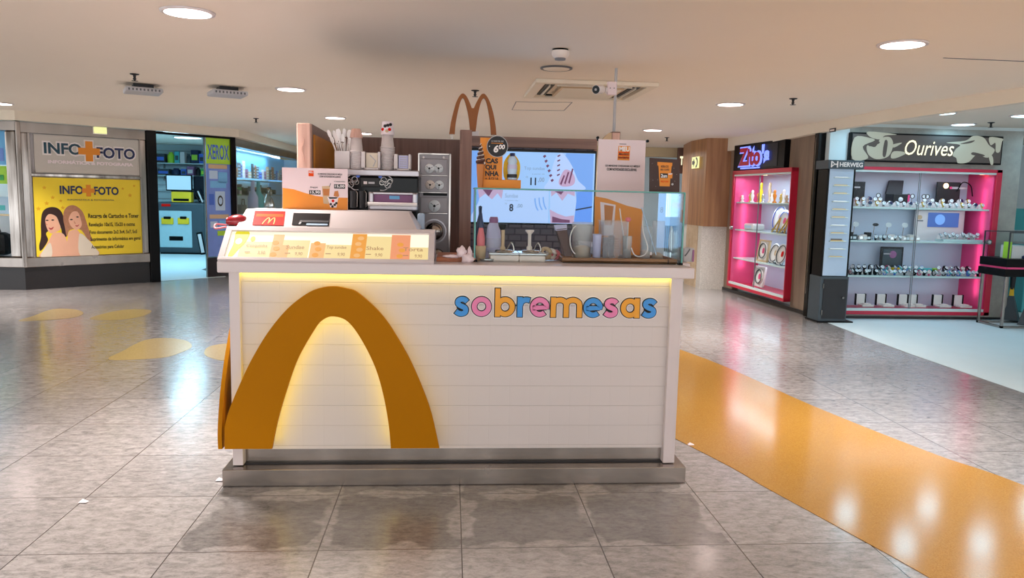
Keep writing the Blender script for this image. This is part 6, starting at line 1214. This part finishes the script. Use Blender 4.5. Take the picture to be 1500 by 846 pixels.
for i, (px, r_, mt) in enumerate(((800, .026, 'tan'), (808, .022, 'cream'), (815, .018, 'rose'))):
    m = MB(); x = gx(px, 4.12); m.tube([(x+r_*math.cos(k*PI/8), 4.12+i*.006-.01*math.sin(k), ZT+r_+.012+r_*math.sin(k*PI/8)) for k in range(16)], .011, mt, 8, True); one('napkin_ring', ['tan', 'cream', 'rose'][i]+' paper roll beside the wooden tray in the glass case', 'paper roll', m)
# tray
TX0, TX1 = gx(825, 3.985), gx(994, 3.985); TY0, TY1 = 3.985, 4.26; zt_ = gz(377.5, 3.985)
m = MB(); m.box(TX0, TX1, TY0, TY1, ZT+.004, ZT+.012, 'tray wood'); w_ = MB(); w_.box(TX0, TX1, TY0, TY0+.012, ZT+.004, zt_, 'tray wood', .002); w_.box(TX0, TX1, TY1-.012, TY1, ZT+.004, zt_, 'tray wood', .002); w_.box(TX0, TX0+.012, TY0+.012, TY1-.012, ZT+.004, zt_, 'tray wood', .002); w_.box(TX1-.012, TX1, TY0+.012, TY1-.012, ZT+.004, zt_, 'tray wood', .002); w_.box(TX1-.05, TX1-.046, TY0-.001, TY0, ZT+.004, zt_, 'black'); f_ = MB(); f_.box(TX0+.005, TX1-.005, TY0+.004, TY1, ZT, ZT+.004, 'black')
thing('wooden_tray', 'long dark wooden tray of bagged items inside the glass case', 'tray', [('bottom', m), ('rim', w_), ('pad', f_)])
ZB = ZT+.0125
def vx(px, Y): return onY(px, 350, Y)[0]
def vz(py, Y): return onY(900, py, Y)[1]
m = MB(); x = vx(822, 4.1); m.hexa([(x+.012, 4.03, ZB+.02), (x+.05, 4.03, ZB+.02), (x+.05, 4.12, ZB+.02), (x+.012, 4.12, ZB+.02)], [(x-.035, 4.05, vz(337, 4.08)), (x+.02, 4.05, vz(335, 4.08)), (x+.02, 4.1, vz(335, 4.08)), (x-.035, 4.1, vz(337, 4.08))], 'choc'); f_ = MB(); f_.hexa([(x-.036, 4.046, vz(339, 4.08)), (x+.022, 4.046, vz(337, 4.08)), (x+.022, 4.104, vz(337, 4.08)), (x-.036, 4.104, vz(339, 4.08))], [(x-.045, 4.07, vz(331, 4.08)), (x+.024, 4.07, vz(330, 4.08)), (x+.024, 4.08, vz(330, 4.08)), (x-.045, 4.08, vz(331, 4.08))], 'lavender')
thing('brown_pouch', 'leaning brown pouch with a crimped top at the bottle end of the tray', 'pouch', [('pouch', m), ('crimp', f_)])
def jar(px0, px1, pyt, Y, mt, label, name, lid=None, content=None, taper=.85):
    a, b_ = vx(px0, Y), vx(px1, Y); r = (b_-a)/2; x = (a+b_)/2; H_ = vz(pyt, Y)-ZB; o = MB(); o.lathe([(0, 0), (r*taper, 0), (r, H_*.95), (r*.98, H_), (r*.94, H_), (r*.95, H_*.94), (r*taper*.95, .004), (0, .004)], (x, Y, ZB), mt, 22); ps = [('wall', o)]
    if content:
        c = MB(); c.lathe([(0, .005), (r*taper*.9, .005), (r*.85, H_*content[1]), (r*.4, H_*content[1]+.012), (0, H_*content[1]+.014)], (x, Y, ZB), content[0], 18); ps.append(('contents', c))
    return thing(name, label, 'container', ps)
jar(837, 868, 326, 4.12, 'milky plastic', 'wide milky tub in the tray beside the brown pouch', 'plastic_tub', content=('tan', .3))
jar(868, 881, 343, 4.05, 'lavender', 'narrow lavender cup with printed lines in the tray', 'lavender_cup')
m = MB(); 
for k in range(4): m.box(vx(870, 4.03), vx(879, 4.03), 4.018, 4.02, vz(348+k*4.5, 4.03), vz(346.5+k*4.5, 4.03), 'grey')
a, b_ = vx(880, 4.15), vx(914, 4.15); zt_ = vz(325, 4.15)
w_ = MB(); 
for (x0_, x1_, y0_, y1_) in ((a, b_, 4.08, 4.083), (a, b_, 4.22, 4.223), (a, a+.003, 4.083, 4.22), (b_-.003, b_, 4.083, 4.22)): w_.box(x0_, x1_, y0_, y1_, ZB, zt_, 'clear plastic')
d_ = MB(); d_.box(a-.004, b_+.004, 4.076, 4.227, zt_, zt_+.008, 'milky plastic', .002)
thing('clear_bin', 'clear square bin holding stacks of brown cones in the middle of the tray', 'container', [('wall', w_), ('rim', d_)])
for k, px in enumerate((887, 895.5, 904)):
    x = vx(px, 4.13); zz = ZB+.002
    cn = MB(); cn.lathe([(.006, 0), (.013, .020), (.0165, .046), (.0165, .052), (.0145, .052), (.012, .022), (.004, .004)], (0, 0, 0), 'choc' if k < 2 else 'wafer', 18); me = mesh_of('wafer_cone', cn)
    for j in range(6 if k != 1 else 7):
        o = _link('wafer_cone', me, None, (x, 4.13, zz+j*.0125), 0); _props(o, ['dark nested wafer cone in the stack at the pouch end of the clear bin', 'dark nested wafer cone in the middle, tallest stack of the clear bin', 'lighter brown nested wafer cone in the clear bin'][k], 'cone', ['cones in the first stack', 'cones in the middle stack', 'cones in the lighter stack'][k])
m = MB()
jar(912, 926, 345, 4.06, 'milky plastic', 'small milky tub with chocolate bits next to the clear bin', 'plastic_tub', content=('choc', .35))
jar(955, 973, 322, 4.16, 'clear plastic', 'tall clear tube standing at the far end of the tray', 'plastic_tube', content=('tan', .12), taper=.95)
jar(938, 954, 330, 4.18, 'clear plastic', 'clear tube with a pale cap behind the looped straws', 'plastic_tube', content=('cream', .2), taper=.95)
x = vx(850, 4.02); m = MB(); m.tube([(vx(848+(-13)*math.cos(t), 4.02), 4.02, vz(352-22*math.sin(t), 4.02)) for t in [-1.2+j*.2 for j in range(13)]], .0032, 'white gloss', 8); one('curved_straw', 'white straw bent in a wide curve beside the milky tub', 'straw', m)
m = MB(); m.tube(spl([(vx(925, 4.03), 4.03, vz(362, 4.03)), (vx(930, 4.03), 4.03, vz(372, 4.03)), (vx(938, 4.03), 4.03, vz(375, 4.03)), (vx(947, 4.03), 4.03, vz(370, 4.03)), (vx(949, 4.03), 4.03, vz(360, 4.03)), (vx(942, 4.06), 4.06, vz(340, 4.06)), (vx(940, 4.08), 4.08, vz(322, 4.08))], 5), .0034, 'white gloss', 8); one('looped_straw', 'white looped straw hanging low in the tray near the clear tubes', 'straw', m)
m = MB(); m.tube([(vx(938, 4.05), 4.05, vz(303, 4.05)), (vx(962, 4.1), 4.1, vz(372, 4.1))], .003, 'pale blue', 8); one('long_straw', 'long pale straw leaning across the clear tubes', 'straw', m)
m = MB(); m.tube([(vx(906, 4.2), 4.2, vz(305, 4.2)), (vx(918, 4.14), 4.14, vz(372, 4.14))], .003, 'white gloss', 8); one('long_straw', 'long white straw leaning behind the clear bin', 'straw', m)
c = (vx(919, 4.1), 4.1, vz(321, 4.1)); m = MB(); m.lathe([(0, 0), (.004, 0), (.004, c[2]-ZB-.01)], (c[0], c[1], ZB), 'white', 8); m.sph(c, (.016, .01, .013), 'rose', 16, 10); one('lollipop', 'pink lollipop sticking up in the tray', 'sweet', m)
m = MB(); x = vx(983, 4.12); zc2 = vz(352, 4.12); m.prism(spl([(x, zc2+.085), (x+.016, zc2+.03), (x+.014, zc2-.03), (x, zc2-.06), (x-.012, zc2-.02), (x-.010, zc2+.04)], 5, True), 4.12, 4.126, 'pale blue'); m.stroke([(x, zc2+.07), (x+.002, zc2-.05)], .003, 4.118, 4.12, 'silver'); m.box(x-.004, x+.004, 4.12, 4.126, ZB, zc2-.04, 'silver'); one('ice_scoop', 'pale leaf shaped scoop standing at the end of the tray', 'scoop', m)
# dispenser on the side top
a = onY(1001, 375, 4.2)[0]; b_ = onY(1017, 375, 4.2)[0]; zt_ = onY(1008, 363, 4.2)[1]; m = MB(); m.box(a, b_-.0, 4.2, 4.32, ZT-.004, zt_, 'light grey', .006); s_ = MB(); s_.box(b_-.012, b_-.002, 4.196, 4.2, ZT, zt_-.01, 'mauve'); s_.stroke(spl([(a+.008, ZT+.03), (a+.02, ZT+.045), (a+.035, ZT+.07)], 4), .006, 4.196, 4.2, 'mid grey')
thing('napkin_dispenser', 'grey steel napkin dispenser on the side top beyond the glass case', 'dispenser', [('body', m), ('front_mark', s_)])

# ---- cone standee on the glass
Ys = 4.12; SXx = lambda px: onY(px, 240, Ys)[0]; SZ = lambda py: onY(730, py, Ys)[1]
bd = MB(); bd.box(SXx(703), SXx(736), Ys, Ys+.012, ZG, SZ(202), 'orange', .001); bs_ = MB(); bs_.box(SXx(703), SXx(763), Ys-.03, Ys+.03, ZG, SZ(263), 'orange', .002)
ci = MB(); cx_, cz_ = SXx(728), SZ(214.5); rr = 15*Ys/1130; ci.disc(cx_, cz_, rr, rr, Ys-.006, Ys-.001, 'ink', 40); ci.ringd(cx_, cz_, rr, .003, Ys-.007, Ys-.001, 'light grey', 40)
ct = MB(); ct.text('6', SXx(722.5), SXx(729.5), SZ(223.5), SZ(212.5), Ys-.008, 'white gloss', .04, shear=.15); ct.text('00', SXx(730), SXx(739), SZ(218.5), SZ(211.5), Ys-.008, 'white gloss', .03, shear=.15); ct.text('A PARTIR DE', SXx(719), SXx(737), SZ(208), SZ(205.8), Ys-.008, 'light grey', .01); ct.disc(SXx(716.5), SZ(214.5), .003, .003, Ys-.008, Ys-.006, 'white', 10); ct.box(SXx(719), SXx(736), Ys-.0075, Ys-.006, SZ(210.2), SZ(209.4), 'orange')
tl_ = MB()
for s_, a, b_, c, d in (('CAS', 711.5, 729.5, 232, 239.5), ('QUI', 711, 727, 241.5, 249.5), ('NHA', 711, 731, 250.5, 258)): tl_.text(s_, SXx(a), SXx(b_), SZ(d), SZ(c), Ys-.0015, 'ink', .045)
tl_.text('+ ÁGUA', SXx(711), SXx(731), SZ(264.5), SZ(258.5)+.0, Ys-.0015, 'ink', .02)
co = MB(); xk = SXx(703.5); y_ = Ys-.045; co.lathe([(.013, ZG), (.019, SZ(255)), (.0215, SZ(241.5))], (xk, y_, 0), 'wafer', 20); sw = MB()
n_ = 40; pts = []; rad = []
for k in range(n_*3+1):
    t = k/(n_*3); a = t*2*PI*5; r_ = .016*(1-t)**.8+.0005; pts.append((xk+r_*math.cos(a), y_+r_*math.sin(a), SZ(241)+(SZ(212)-SZ(241))*t)); rad.append(.0105*(1-t)**.5+.001)
sw.tube(pts, rad, 'choc', 8); sw.lathe([(.019, SZ(242)), (.014, SZ(232)), (.006, SZ(220)), (0, SZ(214))], (xk, y_, 0), 'choc', 16)
sw2 = MB(); sw2.tube([(p[0]+(p[0]-xk)*.12, p[1]-.001, p[2]+.0045) for p in pts], [r*.62 for r in rad], 'cream', 8)
bo = MB(); xb = SXx(750.5); wb = .026; z0_ = SZ(263); z1_ = SZ(229); bo.lathe([(0, 0), (.024, 0), (.026, .01), (.022, .03), (.026, .055), (.022, .085), (.026, .10), (.016, .12), (.012, .125)], (xb, Ys, z0_), 'pale blue', 20); bl = MB(); bl.lathe([(.0265, .012), (.0268, .03)], (xb, Ys, z0_), 'dark', 20); bl.lathe([(.0255, .055), (.0262, .065), (.0255, .08)], (xb, Ys, z0_), 'lavender', 20); bc = MB(); bc.lathe([(.013, .122), (.014, .14), (0, .142)], (xb, Ys, z0_), 'navy', 16)
yb = MB(); yb.prism(spl([(xb-.035, z0_+.002), (xb-.045, z0_+.08), (xb-.025, z0_+.125), (xb, z0_+.14), (xb+.03, z0_+.115), (xb+.045, z0_+.07), (xb+.03, z0_+.002)], 4, True), Ys+.028, Ys+.031, 'yellow')
thing('cone_standee', 'orange cone offer standee with a black price disc and water bottle on the glass case', 'standee', [('board', bd), ('base', bs_), ('price_disc', ci, [('price', ct)]), ('lettering', tl_), ('cone', co, [('soft_serve', sw), ('cream_swirl', sw2)]), ('water_bottle', bo, [('bottle_label', bl), ('bottle_cap', bc)]), ('yellow_burst', yb)])

# ---- tall advertising board behind the case
Yq = 4.40; AX = lambda px: onY(px, 270, Yq)[0]; AZ = lambda py: onY(908, py, Yq)[1]
m = MB(); bl0 = onY(870.5, 360, Yq)[0]; br0 = onY(941, 360, Yq)[0]; tl0 = onY(877, 203, Yq)[0]; tr0 = onY(946, 206, Yq)[0]; zt_ = AZ(204.5)
m.prism([(bl0, ZT+.001), (br0, ZT+.001), (tr0, zt_), (tl0, zt_)], Yq, Yq+.006, 'paper pink')
g = MB(); A_ = lambda x, y: (AX(x), AZ(y))
g.prism([A_(904, 213.5), A_(921, 213.5), A_(920.5, 234.5), A_(903, 234.5)], Yq-.001, Yq, 'orange'); 
for k in range(3): g.box(AX(904), AX(920), Yq-.0016, Yq-.001, AZ(223.8+k*3.8), AZ(222.2+k*3.8), 'red orange')
g.prism([A_(871.8, 288), A_(890, 291), A_(905, 296), A_(920, 301), A_(930, 303), A_(943, 306), A_(942, 340), (br0-.001, ZT+.002), (bl0+.001, ZT+.002)], Yq-.001, Yq, 'orange'); g.prism([A_(880, 296), A_(903, 300), A_(901, 345), A_(884, 345)], Yq-.0014, Yq, 'paper pink'); g.prism([A_(886, 300), A_(900, 302), A_(898, 330), A_(888, 330)], Yq-.0018, Yq, 'wafer')
t = MB(); t.text('MEU', AX(905), AX(920), AZ(221.5), AZ(214.5), Yq-.002, 'white gloss', .04); t.text('MALVADO', AX(905), AX(919.5), AZ(227), AZ(223.5), Yq-.002, 'ink', .03); t.text('FAVORITO', AX(904.5), AX(919.5), AZ(232.5), AZ(229), Yq-.002, 'ink', .03)
t.text('OS MINIONS CHEGARAM AO MÉQUI', AX(885.5), AX(936), AZ(244.8), AZ(240.8), Yq-.002, 'ink', .03); t.text('COM NOVIDADES EXCLUSIVAS.', AX(888), AX(932), AZ(250), AZ(246), Yq-.002, 'ink', .03); t.box(AX(905), AX(915), Yq-.002, Yq-.001, AZ(211.2), AZ(210.4), 'ink')
cl = MB(); 
for px, py in ((875.5, 201.5), (948.5, 206.5)): c = onY(px, py, Yq); cl.cyl((c[0], Yq-.006, c[1]), (c[0], Yq+.01, c[1]), .008, 'black', n=12); cl.box(c[0]-.004, c[0]+.004, Yq, Yq+.006, zt_-.01, c[1], 'black')
bk_ = MB(); bk_.box(AX(900), AX(915), Yq+.006, Yq+.012, ZT, zt_-.05, 'light grey'); 
thing('advertising_board', 'tall pale pink advertising board with an orange foot behind the glass case', 'sign', [('board', m), ('picture', g), ('lettering', t), ('clip', cl), ('back_strut', bk_)])
# ---- brown cup plaque
Yz = 4.14; CXp = lambda px: onY(px, 255, Yz)[0]; CZp = lambda py: onY(974, py, Yz)[1]
m = MB(); m.prism([(CXp(952.5), ZG), (CXp(996.5), ZG), (CXp(995), CZp(233)), (CXp(950.8), CZp(231.5))], Yz, Yz+.008, 'brown card', 'black')
g = MB(); C8 = lambda zx, zy: (CXp(860+zx*.1182), CZp(190+zy*.1182))
g.prism([C8(865, 400), C8(1050, 405), C8(1050, 440), C8(1042, 450), C8(1030, 700), C8(905, 700), C8(880, 450), C8(866, 440)], Yz-.001, Yz, 'orange'); g.prism([C8(1035, 530), C8(1060, 540), C8(1056, 600), C8(1036, 600)], Yz-.0012, Yz, 'orange'); g.prism([C8(905, 540), C8(1000, 540), C8(1000, 598), C8(908, 598)], Yz-.0016, Yz, 'ink'); g.prism([C8(1005, 540), C8(1055, 535), C8(1050, 552), C8(1008, 555)], Yz-.002, Yz, 'paper'); c = C8(1063, 672); g.disc(c[0], c[1], .006, .006, Yz-.0012, Yz, 'light grey', 14)
for k in range(14): c = C8(800+(k*97 % 330), 420+(k*71 % 290)); g.disc(c[0], c[1], .0012, .0012, Yz-.0009, Yz, 'light grey', 6)
t = MB()
for s_, a, b_, c, d, mt in (('HORA DO', 910, 1005, 440, 470, 'brown card'), ('SEU CAFÉ?', 905, 1015, 478, 505, 'brown card'), ('2un', 915, 990, 548, 592, 'white gloss'), ('R$ 9,90', 920, 1010, 630, 655, 'red orange')): p = C8(a, d); q0 = C8(b_, c); t.text(s_, p[0], q0[0], p[1], q0[1], Yz-.0022, mt, .03)
f_ = MB(); f_.box(CXp(960), CXp(964), Yz+.008, Yz+.05, ZG, ZG+.05, 'black'); f_.box(CXp(984), CXp(988), Yz+.008, Yz+.05, ZG, ZG+.05, 'black')
thing('coffee_plaque', 'square dark brown plaque with an orange cup drawing on the glass case corner', 'sign', [('board', m), ('picture', g), ('lettering', t), ('foot', f_)])
# ---- scraps on the floor
for (px, py, lab) in ((322, 704, 'crumpled white paper scrap on the floor at the plinth corner below the big arch'), (122, 736, 'tiny white paper scrap on a tile joint out on the stone floor'), (1012, 652, 'small white paper scrap at the edge of the yellow floor band')):
    x, y = onz(px, py); m = MB(); m.add([(x-.02, y-.01, .004), (x+.018, y-.012, .006), (x+.022, y+.012, .004), (x-.005, y+.006, .018), (x-.018, y+.014, .005), (x, y, .004)], [(0, 1, 3), (1, 2, 3), (0, 3, 4), (3, 2, 4), (0, 5, 1), (1, 5, 2), (2, 5, 4), (4, 5, 0)], 'paper'); one('paper_scrap', lab, 'litter', m)
